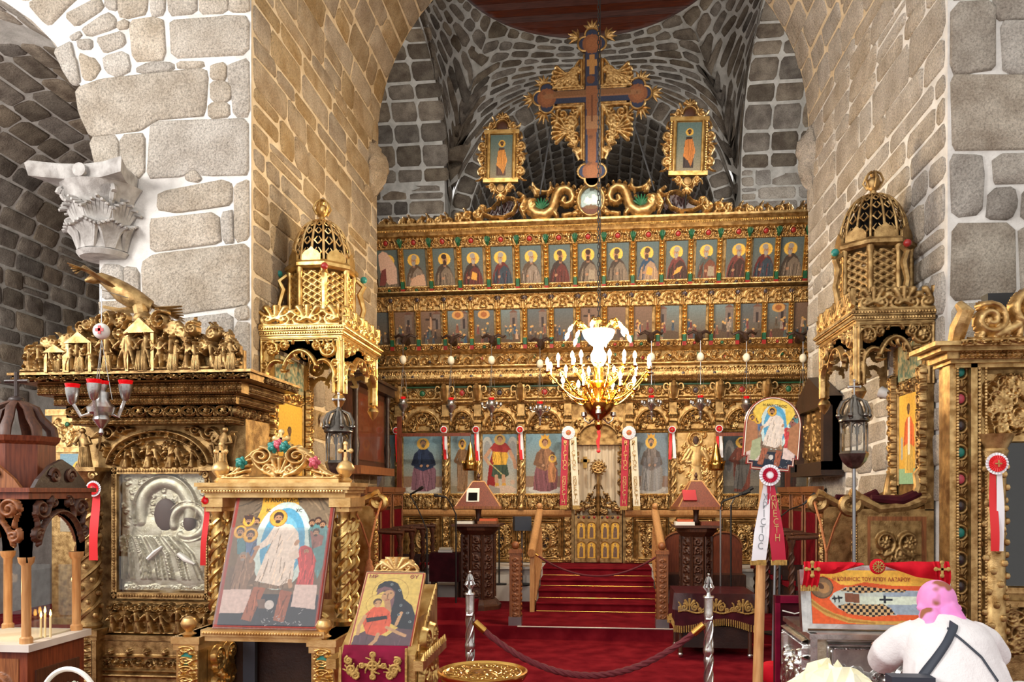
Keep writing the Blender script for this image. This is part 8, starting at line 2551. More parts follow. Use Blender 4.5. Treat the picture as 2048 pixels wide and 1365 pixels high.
for i, (px, py) in enumerate(((82,1225),(90,1216),(101,1222))):
 p = atd(px, 1260,4.68)
 c = thing('lit_candle', ['left', 'tallest middle', 'right'][i] + ' of three thin burning candles in the kiosk', 'candle', (p.x, p.y, .85),0, 'burning candles')
 h = atd(px, py + 12,4.68).z - .85
 MB().lathe([(.006,0),(.006, h),(.002, h + .004)],8).build('wax', 'candle_wax', c)
 MB().lathe([(.001, h),(.007, h + .012),(.006, h + .022),(.001, h + .042)],8).build('flame', 'flame', c)
l = bpy.data.lights.new('candle_light', 'POINT'); l.energy = 1.5; l.color = (1,.6,.25); l.shadow_soft_size = .03
lo = bpy.data.objects.new('candle_light', l); lo.location = (0,-.12,1.12); lo.parent = K_; COL.objects.link(lo)

# ================================================================== barrier posts, rope and gilded tray
STY = 5.15
def stanchion(label, px):
 p = at(px, 1300, STY)
 t = thing('barrier_post', label, 'post', (p.x, STY, 0),0, 'silver barrier posts')
 MB().lathe([(.16,0),(.16,.02),(.12,.04),(.04,.06),(.03,.1)],20).build('base', 'silver', t)
 b = MB().lathe([(.028,.08),(.026,.5),(.024,.62),(.03,.64),(.022,.66),(.034,.69),(.034,.71),(.022,.74),(.024,.76),(.026,.9),(.03,.93),(.028,.94),(.03,1.03),(.036,1.035),(.034,1.045)],16)
 for k in range(4): b.tube([(.026 * math.cos(f * 12 + k * 1.57),.026 * math.sin(f * 12 + k * 1.57),.12 + .8 * f) for f in np.linspace(0,1,40)],.006,5)
 b.build('shaft', 'silver', t)
 f = MB().lathe([(.02,1.04),(.012,1.06),(.012,1.08)],10)
 for k in range(6):
  a = 2 * PI * k / 6
  for r0, z0 in ((.03,1.1),(.02,1.13)): f.tube([(.008 * math.cos(a),.008 * math.sin(a), z0 - .03),(r0 * math.cos(a), r0 * math.sin(a), z0),(r0 * .5 * math.cos(a), r0 * .5 * math.sin(a), z0 + .035)],[.006,.008,.003],5)
 f.tube([(0,0,1.06),(0,0,1.18)],[.008,.005],6).ball((0,0,1.18),.01,6,4)
 f.build('finial', 'silver', t)
 MB().tube([(.02 * s_, 0,.9) for s_ in (-1,1)],.03,8).build('rope_ring', 'silver', t)
 return p
a = stanchion('silver twisted barrier post beside the gilded tray', 940)
b = stanchion('silver twisted barrier post before the velvet covered table', 1417)
rope_thing('thick twisted dark red rope slung between two silver posts', (a.x + .03, STY, at(950,1245, STY).z),(b.x - .03, STY, at(1408,1250, STY).z),.335,.021)
tp = at(965,1342,3.72)
t = thing('gilded_tray', 'round gilded tray on a stand in the foreground', 'tray', (tp.x, 3.72,0))
zt_ = tp.z
MB().lathe([(.12, zt_ - .07),(.16, zt_ - .06),(.2, zt_ - .035),(.213, zt_ - .012),(.212, zt_),(.203, zt_ + .004),(.195, zt_ - .004),(.19, zt_ - .012)],48).build('rim', 'brass', t)
MB().lathe([(.193, zt_ - .014),(.001, zt_ - .012)],40).build('tray_bed', 'brass', t)
put('engraved_top', relief('engraved_disc', .38,.38, lambda: sum([[S(spiral(.13 * math.cos(a),.13 * math.sin(a),.035,1.4, a, 1,18),.008)] + leaf(.1 * math.cos(a),.1 * math.sin(a), a + 1.2,.06,.01) for a in np.linspace(0,6.0,14)],[]) + [S(arc(0,0,.18,0,360,60),.008), S(arc(0,0,.085,0,360,40),.008)] + rosette(0,0,.07,8),.006,.004, mask=lambda X, Z: X * X + Z * Z < .188 ** 2), 'brass', t, (0,0, zt_ - .01),(-PI / 2,0,0))
MB().lathe([(.2,0),(.2,.03),(.05,.07),(.03,.2),(.04,.4),(.028,.6),(.04, zt_ - .12),(.1, zt_ - .08)],20).build('pedestal', 'brass', t)

# ================================================================== processional icon on its staff
PD = 5.0
pp = atd(1545,868, PD)
t = thing('processional_icon', 'round topped Resurrection icon on a wooden staff before the right choir', 'processional icon', (0,0,0))
u_ = Vector((CS, SN, 0)); v_ = Vector((-SN, CS, 0))
P = resurrection(90,116,1.3)
P.poly([(0,.7),(.2,.62),(.24,.3),(0,.2)], c8(176,122,84)); P.poly([(1,.7),(.82,.6),(.8,.3),(1,.2)], c8(176,122,84)); P.poly([(.2,1),(.8,1),(.9,.8),(.76,.62),(.7,.86),(.5,.92),(.3,.86),(.24,.62),(.1,.8)], c8(236,200,84))
P.poly([(.1,.12),(.12,.38),(.28,.44),(.3,.2),(.2,.1)], c8(170,176,136))
def shape(X, Y):
 m = (Y < .62) & (Y > .17) | (((X - .5) / .5) ** 2 + ((Y - .62) / .38) ** 2 < 1) & (Y >= .62)
 return m | ((Y <= .17) & (Y > .07) & (np.abs(X - .5) < .42)) | ((Y <= .07) & (np.abs(X - .5) < .34))
def outline(w, h, e=0.0):
 pts = [(-.5,.12),(-.5,-.33),(-.42,-.33),(-.42,-.43),(-.34,-.43),(-.34,-.5),(.34,-.5),(.34,-.43),(.42,-.43),(.42,-.33),(.5,-.33),(.5,.12)] + [(.5 * math.cos(a),.12 + .38 * math.sin(a)) for a in np.linspace(.12, PI - .12,19)]
 return [(x * (w + e), z * (h + e)) for x, z in pts]
IWp, IHp = .34,.45
rot = (0, R(4.5), PSI)
bdp = MB().prism(outline(IWp, IHp, .012),0,.022).build('icon_board', 'red_paint', t, tuple(pp), rot, smooth=0)
put('icon_painting', P.mesh('icon_painting', IWp - .012, IHp - .012, shape), None, bdp, (0,-.002,0))
MB().tube([(x, -.003, z) for x, z in outline(IWp - .004, IHp - .004)],.003,4, closed=True).build('gilt_line', 'ribbon_cream', bdp)
put('title', text_mesh('Η ΑΝΑCΤΑCΙC', .022,.0005), 'wood_black', bdp, (0,-.004, IHp / 2 - .05))
f0 = atd(1531,945, PD)
f1 = Vector((f0.x - .06, f0.y, 0.0))
MB().tube([f0 + v_ * .03, f0.lerp(f1,.35) + v_ * .03, f1],[.026,.03,.034],12).build('staff', 'wood_light', t)
rc = atd(1538,951, PD - .05)
rt = thing('rosette', 'large white and crimson rosette with lettered ribbons under the processional icon', 'rosette', tuple(rc), PSI, 'Easter rosettes')
put('pleated_rim', ROS, 'ribbon_white', rt, (0,0,0),(0,0,0),(.066,1,.066)); put('pleated_ring', ROS, 'ribbon_deep', rt, (0,-.008,0),(0,0,0),(.047,1,.047))
put('button', MB().lathe([(1,0),(.9,.2),(.01,.28)],16, mx=Matrix.Rotation(PI / 2,4, 'X')).mesh('button'), 'ribbon_white', rt, (0,-.018,0),(0,0,0),(.026,.02,.026))
for x0, x1, m, lm, txt in ((-.01,-.065, 'ribbon_white', 'grey_metal', 'ΧΡΙCΤΟC'),(.01,.062, 'ribbon_deep', 'gold_pale', 'αΝΕCΤΗ')):
 Lr, w0, w1 = .49,.045,.092
 vs = []
 n = 12
 for k in range(n + 1):
  f = k / n
  x = x0 + (x1 - x0) * f
  w = w0 + (w1 - w0) * min(1, f * 1.5)
  for q in (-1,0,1): vs.append((x + q * w / 2,.006 * math.sin(f * 6 + q + x0 * 30) + (.003 if q == 0 else 0),-.04 - Lr * f))
 rb = MB().add(vs, [(3 * k + q, 3 * k + q + 1,3 * k + q + 4,3 * k + q + 3) for k in range(n) for q in (0,1)]).build('lettered_ribbon', m, rt)
 stacked(list(txt),.062,-.14,.05, rb, x0 + (x1 - x0) * .25,-.012, lm, (x1 - x0) * .1,.8)
 fg = MB()
 for k in range(14): fg.tube([(x1 - w1 / 2 + w1 * k / 13,0,-.04 - Lr + .005),(x1 - w1 / 2 + w1 * k / 13,0,-.04 - Lr - .028)],.004,4)
 fg.build('fringe', 'gold_cloth', rb)

# ================================================================== shrine of the saint with its slanting picture
lx0, lx1, ly = at(1612,1200,5.0).x, 2.1,5.0
LZ = lambda py: EYE + (HY - py) * 4.8 / F
Wl = lx1 - lx0
T = thing('relic_shrine', 'silver relic shrine with a picture of a reclining saint and red drapery', 'shrine', (lx0, ly, 0))
zc2 = LZ(1262)
MB().bbox((0,-.12,0),(Wl, .5, zc2 - .03)).build('silver_case', 'silver_warm', T, smooth=0)
MB().bbox((-.02,-.16, zc2 - .03),(Wl + .02,.52, zc2)).build('top_ledge', 'silver', T, smooth=0)
def relief_case():
 o = []
 r = random.Random(2)
 for k in range(9): o += figure(-.26 + .07 * k, -.26, r.uniform(.3,.42), r.uniform(-.2,.2), r.random(), True, 1.3)
 for k in range(10): o += [S(arc(-.28 + .07 * k, r.uniform(.05,.16),.04,0,360,18),.01, h=.8)]
 for k in range(20): o.append(S(spiral(r.uniform(-.3,.3), r.uniform(-.28,.1),.03,1.4, k, 1,14),.01, h=.8))
 return o + beadrow(-.34,.34,.255,34,.009) + [S(seg((-.35,.28),(.35,.28)),.01), S(seg((-.33,-.3),(-.33,.24)),.012), S(seg((.33,-.3),(.33,.24)),.012)]
put('silver_relief', relief('case_relief', .7,.6, relief_case, .04,.006), 'silver', T, (Wl / 2 + .03,-.125, zc2 - .34),(0,0,0),(1.05,1,1))
put('silver_relief', relief('case_relief', .7,.6, relief_case, .04,.006), 'silver', T, (-.004,.2, zc2 - .34),(0,0,-PI / 2),(.8,1,1))
MB().bbox((-.01,-.14,0),(.03,-.1, zc2)).build('corner_post', 'silver', T, smooth=0)
ph = LZ(1137) - LZ(1245)
pz, pth = zc2 + .035 + ph / 2, R(-12)
U = crop_map(0,0,1,(320,255),(1440,255),(300,688),(1440,690))
P = Pic(230,84, ph / (Wl - .06), c8(216,92,46))
def pg(pts, c): P.poly([U(*p) for p in pts], c)
pg([(300,240),(1450,240),(1450,380),(1000,378),(760,350),(640,380),(560,372),(500,330),(420,300),(300,420)], c8(236,186,78))
pg([(290,470),(380,545),(480,600),(640,645),(820,660),(1440,650),(1440,676),(800,690),(600,680),(420,625),(290,530)], c8(196,150,76)); pg([(290,490),(400,570),(600,655),(820,672),(820,684),(600,670),(400,592),(290,512)], c8(166,120,56))
P.circ(*U(405,397),.085, c8(96,76,56)); P.circ(*U(405,397),.075, c8(128,104,76)); P.ell(*U(420,400),.045,.1, c8(170,130,84), rot=-.6); P.ell(*U(395,385),.03,.05, c8(90,66,48), rot=-.6)
body = [(458,490),(500,440),(600,395),(720,380),(900,402),(1100,412),(1335,420),(1345,500),(1330,570),(1190,600),(960,612),(760,625),(600,600),(520,560)]
pg(body, c8(190,200,190)); pg([(900,440),(1120,415),(1345,425),(1345,580),(1190,605),(960,606)], c8(150,164,178)); pg([(620,470),(1300,460),(1300,525),(640,530)], c8(206,216,196))
r = random.Random(6)
m1 = inpoly(P.X, P.Y, [U(*p) for p in [(540,420),(620,392),(720,378),(900,400),(1100,408),(1080,428),(860,430),(720,440),(640,430)]]) | inpoly(P.X, P.Y, [U(*p) for p in [(510,545),(620,520),(760,530),(900,525),(960,560),(990,605),(800,628),(600,606)]])
iu, iv = np.floor(P.X * 46).astype(int), np.floor(P.Y * 46 * ph / Wl).astype(int)
P.fill(m1 & ((iu + iv) % 2 == 0), c8(34,32,36)); P.fill(m1 & ((iu + iv) % 2 == 1), c8(206,170,120))
pg([(590,440),(710,445),(705,520),(585,510)], c8(130,84,62)); pg([(870,484),(980,484),(980,498),(870,498)], c8(40,44,54)); pg([(905,455),(925,455),(925,520),(905,520)], c8(40,44,54)); pg([(1240,458),(1255,458),(1255,525),(1240,525)], c8(60,70,84))
for x in (495,530): pg([(x, 460),(x + 12,458),(x + 14,515),(x + 2,517)], c8(40,44,48))
pg([(480,480),(570,470),(570,484),(480,494)], c8(40,44,48))
bdl = MB().bbox((0,0,-ph / 2 - .03),(Wl, .03, ph / 2 + .03)).build('picture_board', 'silver', T, (0,.02, pz),(pth, 0,0), smooth=0)
put('saint_picture', P.mesh('saint_picture', Wl - .05, ph), None, bdl, (Wl / 2 + .01,-.004,0))
put('inscription', text_mesh('Η ΚΟΙΜΗCΙC ΤΟΥ ΑΓΙΟΥ ΛΑΖΑΡΟΥ', .034,.0006, sx=.8), 'red_paint', bdl, (Wl * .46,-.007, ph * .33))
MB().bbox((-.03,-.02,-ph / 2 - .05),(.0,.04, ph / 2)).build('silver_stile', 'silver', bdl, smooth=0)
# drapery
def swag(pts_top, pts_bot, y0, name, m, parent, nn=14):
 vs = []
 for k in range(nn + 1):
  f = k / nn
  a_ = np.array([np.interp(f, np.linspace(0,1, len(pts_top)),[p[q] for p in pts_top]) for q in (0,1)])
  b_ = np.array([np.interp(f, np.linspace(0,1, len(pts_bot)),[p[q] for p in pts_bot]) for q in (0,1)])
  for j in range(6):
   g_ = j / 5
   p = a_ + (b_ - a_) * g_
   vs.append((p[0], y0 - .022 * math.sin(PI * g_) - .008 * math.sin(k * 1.4 + 2 * g_), p[1]))
 return MB().add(vs, [(6 * k + j, 6 * k + j + 1,6 * k + j + 7,6 * k + j + 6) for k in range(nn) for j in range(5)]).build(name, m, parent)
lz = lambda px, py: (at(px, py, 4.96).x - lx0, at(px, py, 4.96).z)
dr = sub('drapery', T)
swag([lz(1632,1124), lz(1700,1124), lz(1722,1126)],[lz(1632,1148), lz(1665,1148), lz(1724,1130)],-.06, 'swag', 'velvet_bright', dr)
swag([lz(1760,1126), lz(1820,1123), lz(1882,1124)],[lz(1760,1130), lz(1830,1154), lz(1884,1162)],-.06, 'swag', 'velvet_bright', dr)
for (a_, b_) in (((1598,1634),(1598,1630)),((1852,1888),(1862,1890))):
 o = swag([lz(a_[0] + 4,1122), lz(a_[1],1122)],[lz(b_[0],1172), lz(b_[1],1172)],-.1, 'hanging_end', 'velvet_bright', dr)
 cx_, cz_ = lz((a_[0] + a_[1]) / 2,1136)
 cr = MB().bbox((cx_ - .034,-.142, cz_ - .007),(cx_ + .034,-.136, cz_ + .007)).bbox((cx_ - .007,-.142, cz_ - .038),(cx_ + .007,-.136, cz_ + .038))
 for dx, dz in ((-.034,0),(.034,0),(0,.038),(0,-.038)): cr.ball((cx_ + dx, -.139, cz_ + dz),.013,8,6,(1,.4,1))
 cr.build('gold_cross', 'gold_cloth', dr)
 fg = MB(); x0_, z0_ = lz(b_[0],1172); x1_, _ = lz(b_[1],1172)
 for k in range(10): fg.tube([(x0_ + (x1_ - x0_) * k / 9,-.1, z0_ + .01),(x0_ + (x1_ - x0_) * k / 9,-.1, z0_ - .025)],.006,4)
 fg.build('fringe', 'gold_cloth', dr)
bx, bz = lz(1748,1132)
bt = MB().ball((bx, -.1, bz),.046,16,10,(1,.4,1)).build('red_boss', 'velvet_bright', dr)
st = MB()
for k in range(8):
 a_ = PI * k / 4
 st.tube([(bx, -.12, bz),(bx + .034 * math.cos(a_),-.118, bz + .034 * math.sin(a_))],.0035,4)
 for q in (-.4,.4): st.tube([(bx + .022 * math.cos(a_),-.12, bz + .022 * math.sin(a_)),(bx + .034 * math.cos(a_ + q),-.118, bz + .034 * math.sin(a_ + q))],.0025,4)
st.build('gold_star', 'gold_cloth', dr)

# ================================================================== woman bowing at the shrine
wd = 4.15
wc = atd(1885,1200, wd)
wx, wy = wc.x, wc.y
Wm = thing('person', 'person in a white blouse and pink headscarf bowing at the relic shrine', 'person', (wx, wy, 0))
def remeshed(b, name, m, parent, vox, smooth=2):
 me = b.mesh(name + '_raw', 0)
 o = bpy.data.objects.new(name, me); COL.objects.link(o)
 o.parent = parent
 md = o.modifiers.new('remesh', 'REMESH'); md.mode = 'VOXEL'; md.voxel_size = vox; md.use_smooth_shade = True
 if smooth:
  ms = o.modifiers.new('smooth', 'SMOOTH'); ms.factor = .6; ms.iterations = smooth
 me.materials.append(M[m])
 return o
hz, hs = 1.125,1.165
body = MB()
body.ball((0,.1, hz),.086,16,12,(.9,1.05,1.2))
body.ball((0,.19, hz - .03),.03,8,6)
body.tube([(0,.06, hz - .07),(0,.0, hz - .15),(0,-.02, hs - .22)],[.05,.055,.08],12)
body.tube([(0,-.02, hs - .18),(0,-.14,.86),(0,-.2,.72)],[.11,.11,.11],14, flat=.7)
for s_ in (-1,1):
 body.tube([(s_ * .17,-.0, hs - .18),(s_ * .245,.06,.86),(s_ * .2,.26,.84)],[.055,.05,.034],10)
 body.ball((s_ * .19,.31,.845),.04,10,8,(.9,1.3,.5))
 for k in range(4): body.tube([(s_ * (.165 + .018 * k),.33,.845),(s_ * (.165 + .017 * k),.39,.84),(s_ * (.165 + .017 * k),.42,.828)],[.0095,.009,.007],6)
 body.tube([(s_ * .155,.3,.845),(s_ * .125,.33,.84),(s_ * .12,.355,.836)],[.012,.01,.008],6)
 body.tube([(s_ * .09,-.24,.72),(s_ * .09,-.2,.42),(s_ * .09,-.22,.08)],[.095,.07,.05],10)
 body.tube([(s_ * .09,-.24,.05),(s_ * .1,-.08,.035)],[.05,.035],8)
remeshed(body, 'body', 'skin', Wm, .011)
bl = MB()
rings = [(-.01, hs - .09,.07,.065),(-.02, hs - .12,.12,.1),(-.045, hs - .145,.175,.125),(-.075, hs - .2,.208,.145),(-.13,.84,.235,.165),(-.19,.72,.262,.185),(-.25,.56,.28,.2),(-.27,.5,.28,.2)]
vs = []
n = 30
for (yc_, z, rx, ry) in rings:
 for k in range(n):
  a_ = 2 * PI * k / n
  fold = 1 + .03 * math.sin(a_ * 7 + z * 9) * max(0,(1.0 - z))
  vs.append((rx * math.cos(a_) * fold, yc_ + ry * math.sin(a_) * fold - (.0), z))
fs = [(j * n + k, (j + 1) * n + k, (j + 1) * n + (k + 1) % n, j * n + (k + 1) % n) for j in range(len(rings) - 1) for k in range(n)] + [tuple(range(n)), tuple(range((len(rings) - 1) * n, len(rings) * n))[::-1]]
bl.add(vs, fs)
for s_ in (-1,1):
 bl.tube([(s_ * .13,-.03, hs - .19),(s_ * .205,.0, hs - .24),(s_ * .262,.03,.86),(s_ * .255,.12,.8),(s_ * .21,.24,.82)],[.075,.085,.085,.08,.055],14)
 for k in range(5): bl.tube([(s_ * (.02 + .045 * k),-.12 - .01 * k - .04, hs - .3),(s_ * (.03 + .05 * k),-.31 + .012 * k, .7),(s_ * (.03 + .052 * k),-.4 + .02 * k, .52)],[.012,.022,.026],6)
blo = remeshed(bl, 'blouse', 'cloth_white', Wm, .0095,5)
sk = MB().lathe([(.2,.55),(.24,.45),(.26,.1),(.255,.09)],24,(0,-.24,0)).build('skirt', 'cloth_white', Wm)
sc = MB()
sc.ball((0,.07, hz + .0),.098,22,16,(.98,1.08,1.15))
sc.tube([(-.06,.0, hz - .06),(-.075,-.05, hz - .1),(-.1,-.09, hz - .105),(-.13,-.1, hz - .115)],[.06,.05,.03,.012],10)
sc.tube([(.02,.0, hz - .04),(.06,-.05, hz - .1),(.085,-.08, hz - .11)],[.065,.05,.02],10)
sc.tube([(-.1,.06, hz - .03),(0,-.05, hz - .055),(.1,.05, hz - .03)],.022,8)
m = mat('scarf_pink', rgb(226,132,200),0.75, col2=rgb(238,156,210), nscale=9, sheen=.3)
nt = m.node_tree
nz = nt.nodes.new('ShaderNodeTexNoise'); nz.inputs['Scale'].default_value = 7.0; nz.inputs['Detail'].default_value = 2
tc_ = nt.nodes.new('ShaderNodeTexCoord'); nt.links.new(tc_.outputs['Object'], nz.inputs['Vector'])
rp_ = nt.nodes.new('ShaderNodeValToRGB'); rp_.color_ramp.elements[0].position = .60; rp_.color_ramp.elements[1].position = .66
nt.links.new(nz.outputs[0], rp_.inputs[0])
mxn = nt.nodes.new('ShaderNodeMix'); mxn.data_type = 'RGBA'; mxn.inputs[7].default_value = (*rgb(150,92,60),1)
bs = nt.nodes['Principled BSDF']; src = bs.inputs['Base Color'].links[0].from_socket
nt.links.new(rp_.outputs[0], mxn.inputs[0]); nt.links.new(src, mxn.inputs[6]); nt.links.new(mxn.outputs[2], bs.inputs['Base Color'])
remeshed(sc, 'headscarf', 'scarf_pink', Wm, .0075,6)
wp = lambda px, py, d: (lambda v: (v.x - wx, v.y - wy, v.z))(atd(px, py, d))
wb = lambda px, py: (lambda v: (v.x - wx, -.7, v.z))(atd(px, py, 3.98))
def hug(pts, w, nm, off):                # a band lying on the blouse
 n = 40
 P_ = [Vector(p) for p in pts]
 vs = []
 for k in range(n + 1):
  f = k / n * (len(P_) - 1)
  i = min(int(f), len(P_) - 2)
  p = P_[i].lerp(P_[i + 1], f - i)
  d_ = (P_[i + 1] - P_[i]).normalized().cross(Vector((0,1,0)))
  vs += [p - d_ * w, p, p + d_ * w]
 o = MB().add(vs, [(3 * k + q, 3 * k + q + 1,3 * k + q + 4,3 * k + q + 3) for k in range(n) for q in (0,1)]).build(nm, 'leather', Wm)
 s_ = o.modifiers.new('lie_on', 'SHRINKWRAP'); s_.target = blo; s_.offset = off
 s_.wrap_method = 'PROJECT'; s_.use_project_y = True; s_.use_negative_direction = True; s_.use_positive_direction = True
 s_ = o.modifiers.new('thick', 'SOLIDIFY'); s_.thickness = .004
hug([wb(1914,1250), wb(1900,1266), wb(1836,1345), wb(1826,1362)],.016, 'bag_strap', .006)
hug([wb(1896,1258), wb(1905,1268), wb(1945,1308), wb(1966,1350)],.005, 'camera_cord', .005)
bag = thing('shoulder_bag', 'dark blue shoulder bag hanging at the bowing person', 'bag', (wx, wy, 0))
p = wp(1820,1385,3.86)
MB().box(p, (.2,.09,.16)).build('bag_body', 'leather', bag, smooth=0)
# ================================================================== things at the lower edge
bp = atd(1655,1365,3.6)
b = MB().ball((0,0,0),1,16,10)
r = random.Random(12)
b.v = [(v[0] * .17 * r.uniform(.75,1.25), v[1] * .14 * r.uniform(.75,1.2), v[2] * .12 * r.uniform(.6,1.3) + .02 * v[0]) for v in b.v]
tag(b.build('paper_bag', 'bag_cream', None, (bp.x, bp.y, atd(1655,1340,3.6).z - .1), smooth=0), 'crumpled cream bag at the lower right edge of the carpet', 'bag')
def basket(label, px, py, d, r0, flowers):
 p = atd(px, py, d)
 t = thing('flower_basket', label, 'basket', (p.x, p.y, p.z - .35))
 MB().lathe([(.1,0),(.13,.1),(.15,.2),(.155,.2),(.13,.12),(.02,.1)],20).build('bowl', 'wicker', t)
 MB().tube([(r0 * math.cos(a),0,.2 + (.15 + r0 * .1) * math.sin(a)) for a in np.linspace(0, PI, 24)],.012,8).build('handle', 'wicker', t)
 if flowers:
  rr = random.Random(5)
  fl, stm = MB(), MB()
  for k in range(420):
   a, q = rr.uniform(0,6.28), rr.random() ** .5
   x, y, z = .13 * q * math.cos(a),.13 * q * math.sin(a),.2 + .1 * (1 - q * q) * rr.uniform(.6,1.1)
   fl.ball((x, y, z),.005,5,3)
   if k % 3 == 0: stm.tube([(x * .4, y * .4,.1),(x, y, z - .004)],.0015,3)
  o = fl.build('blossoms', 'baby_breath', t); o['kind'] = 'stuff'
  o = stm.build('stems', 'stem_green', t); o['kind'] = 'stuff'
basket('white handled basket of tiny white flowers at the lower left corner', 138,1345,3.7,.14, True)
basket('white handled basket at the lower right corner', 2040,1372,4.2,.13, False)

# ================================================================== lanterns on poles, wall frames, spotlights
def lantern(label, px, d, py0, py1):
 p = atd(px, 900, d)
 t = thing('processional_lantern', label, 'lantern', (p.x, p.y, 0),0, 'silver processional lanterns')
 z = lambda py: atd(px, py, d).z
 H0, H1 = z(py1), z(py0)
 h = H1 - H0
 m = 'silver_dark'
 MB().tube([(0,0,0),(0,0, H0 + .02)],.014,10).build('pole', 'grey_metal', t)
 MB().lathe([(.14,0),(.14,.02),(.03,.05)],16).build('foot', 'black', t)
 MB().lathe([(.02,0),(.05,.02 * h),(.09,.08 * h),(.105,.13 * h),(.115,.17 * h),(.1,.2 * h)],6,(0,0, H0)).build('lower_cup', m, t, smooth=20)
 for k in range(6):
  a = 2 * PI * k / 6
  MB().tube([(.1 * math.cos(a),.1 * math.sin(a), H0 + .19 * h),(.1 * math.cos(a),.1 * math.sin(a), H0 + .52 * h)],.008,6).build('bar', m, t)
  a2 = a + PI / 6
  MB().box((0,0,0),(.095,.003,.32 * h)).build('glass_pane', 'glass', t, (.087 * math.cos(a2),.087 * math.sin(a2), H0 + .355 * h),(0,0, a2 + PI / 2), smooth=0)
  MB().tube([(-.04,0,.4 * h),(-.04,0,.45 * h)] + [(-.04 * math.cos(f),0,.46 * h + .035 * math.sin(f)) for f in np.linspace(.3, PI - .3,7)] + [(.04,0,.45 * h),(.04,0,.4 * h)],.005,5).build('pane_arch', m, t, (.09 * math.cos(a2),.09 * math.sin(a2), H0),(0,0, a2 + PI / 2))
  MB().tube([(.11,0,.56 * h),(.12,0,.66 * h),(.09,0,.76 * h),(.03,0,.8 * h)],[.012,.014,.012,.008],6).ball((.115,0,.6 * h),.022,8,6).build('crown_leaf', m, t, (0,0, H0),(0,0, a))
 MB().lathe([(.1,.52 * h),(.118,.54 * h),(.11,.58 * h),(.075,.62 * h),(.06,.7 * h),(.035,.78 * h),(.02,.82 * h),(.012,.84 * h)],12,(0,0, H0)).build('roof', m, t)
 MB().tube([(0,0,.82 * h),(0,0,1.0 * h)],.009,6).tube([(-.04,0,.93 * h),(.04,0,.93 * h)],.009,6).ball((0,0, h),.014,6,4).ball((-.045,0,.93 * h),.014,6,4).ball((.045,0,.93 * h),.014,6,4).build('cross', 'silver', t, (0,0, H0))
lantern('silver lantern on a pole in front of the left throne', 677,6.4,788,955)
lantern('silver lantern on a pole in front of the right throne', 1708,6.25,762,938)
# glazed frame on the left pier
fy0, fy1 = 9.25,10.75
fz0, fz1 = 2.02,3.0
t = thing('glazed_icon_frame', 'dark wooden glazed frame hanging on the left pier', 'frame', (XL + .03,(fy0 + fy1) / 2,0))
hw = (fy1 - fy0) / 2
MB().bbox((0,-hw, fz0),(.12, hw, fz1)).build('case', 'wood_dark', t, smooth=0)
MB().bbox((.12,-hw + .1, fz0 + .08),(.125, hw - .1, fz1 - .08)).build('brown_panel', 'wood_red', t, smooth=0)
MB().bbox((.15,-hw + .08, fz0 + .06),(.154, hw - .08, fz1 - .06)).build('glass_pane', 'glass', t, smooth=0)
for s_ in (-1,1):
 MB().lathe([(.03, fz0 - .1),(.045, fz0 - .05),(.03, fz0),(.04, fz0 + .06),(.028, fz0 + .1),(.05, fz0 + .25),(.03, fz0 + .35),(.028, fz1 - .1),(.045, fz1 - .04),(.035, fz1)],12,(.16, s_ * (hw - .03),0)).build('turned_column', 'wood_black', t)
MB().bbox((0,-hw - .05, fz1),(.24, hw + .05, fz1 + .1)).bbox((0,-hw - .08, fz1 + .1),(.27, hw + .08, fz1 + .14)).build('cornice', 'wood_black', t, smooth=0)
MB().bbox((0,-hw - .03, fz0 - .1),(.24, hw + .03, fz0)).build('shelf', 'wood', t, smooth=0)
# dark framed icon on the right pier
fy0, fy1 = 9.3,10.6
fz0, fz1 = 1.95,2.78
t = thing('pedimented_icon', 'dark framed embossed icon with a pediment on the right pier', 'icon', (XR - .03,(fy0 + fy1) / 2,0))
hw = (fy1 - fy0) / 2
b = MB()
for (a_, b_, c, d) in ((-hw, fz0, hw, fz0 + .1),(-hw, fz1 - .1, hw, fz1),(-hw, fz0,-hw + .1, fz1),(hw - .1, fz0, hw, fz1)): b.bbox((-.2, a_, b_),(0, c, d))
b.build('frame', 'wood_black', t, smooth=0)
MB().bbox((-.1,-hw, fz0),(0, hw, fz1)).build('back', 'wood_dark', t, smooth=0)
put('embossed_plate', relief('embossed_plate', 1.1,.64, lambda: dense(1.1,.64,91,50,.06)() + figure(-.1,-.3,.5),.03,.012), 'gold_dark', t, (-.11,0,(fz0 + fz1) / 2),(0,0,-PI / 2))
MB().add([(0,-hw - .04, fz1),(0, hw + .04, fz1),(0,0, fz1 + .3),(-.2,-hw - .04, fz1),(-.2, hw + .04, fz1),(-.2,0, fz1 + .3)],[(0,1,2),(3,5,4),(0,3,4,1),(1,4,5,2),(2,5,3,0)]).build('pediment', 'wood_black', t, smooth=0)
MB().bbox((-.24,-hw - .05, fz0 - .06),(0, hw + .05, fz0)).build('shelf', 'wood_black', t, smooth=0)
for s_, p, aim in (('left', (XL + .12,8.5,2.52),(0,10,4)),('right', (XR - .1,7.75,2.62),(0,10,4))):
 t = thing('spotlight', 'small round white spotlight on the ' + s_ + ' pier', 'lamp', p)
 t.rotation_euler = (Vector(aim) - Vector(p)).to_track_quat('Z', 'Y').to_euler()
 MB().lathe([(.02,-.1),(.04,-.08),(.05,.02),(.056,.04),(.05,.045),(.04,.03)],14).build('housing', 'white_enamel', t)
 MB().lathe([(.048,.036),(.001,.04)],14).build('lens', 'paper', t)
 MB().tube([(0,0,-.09),(0,-.06,-.12)],.01,6).build('arm', 'white_enamel', t)

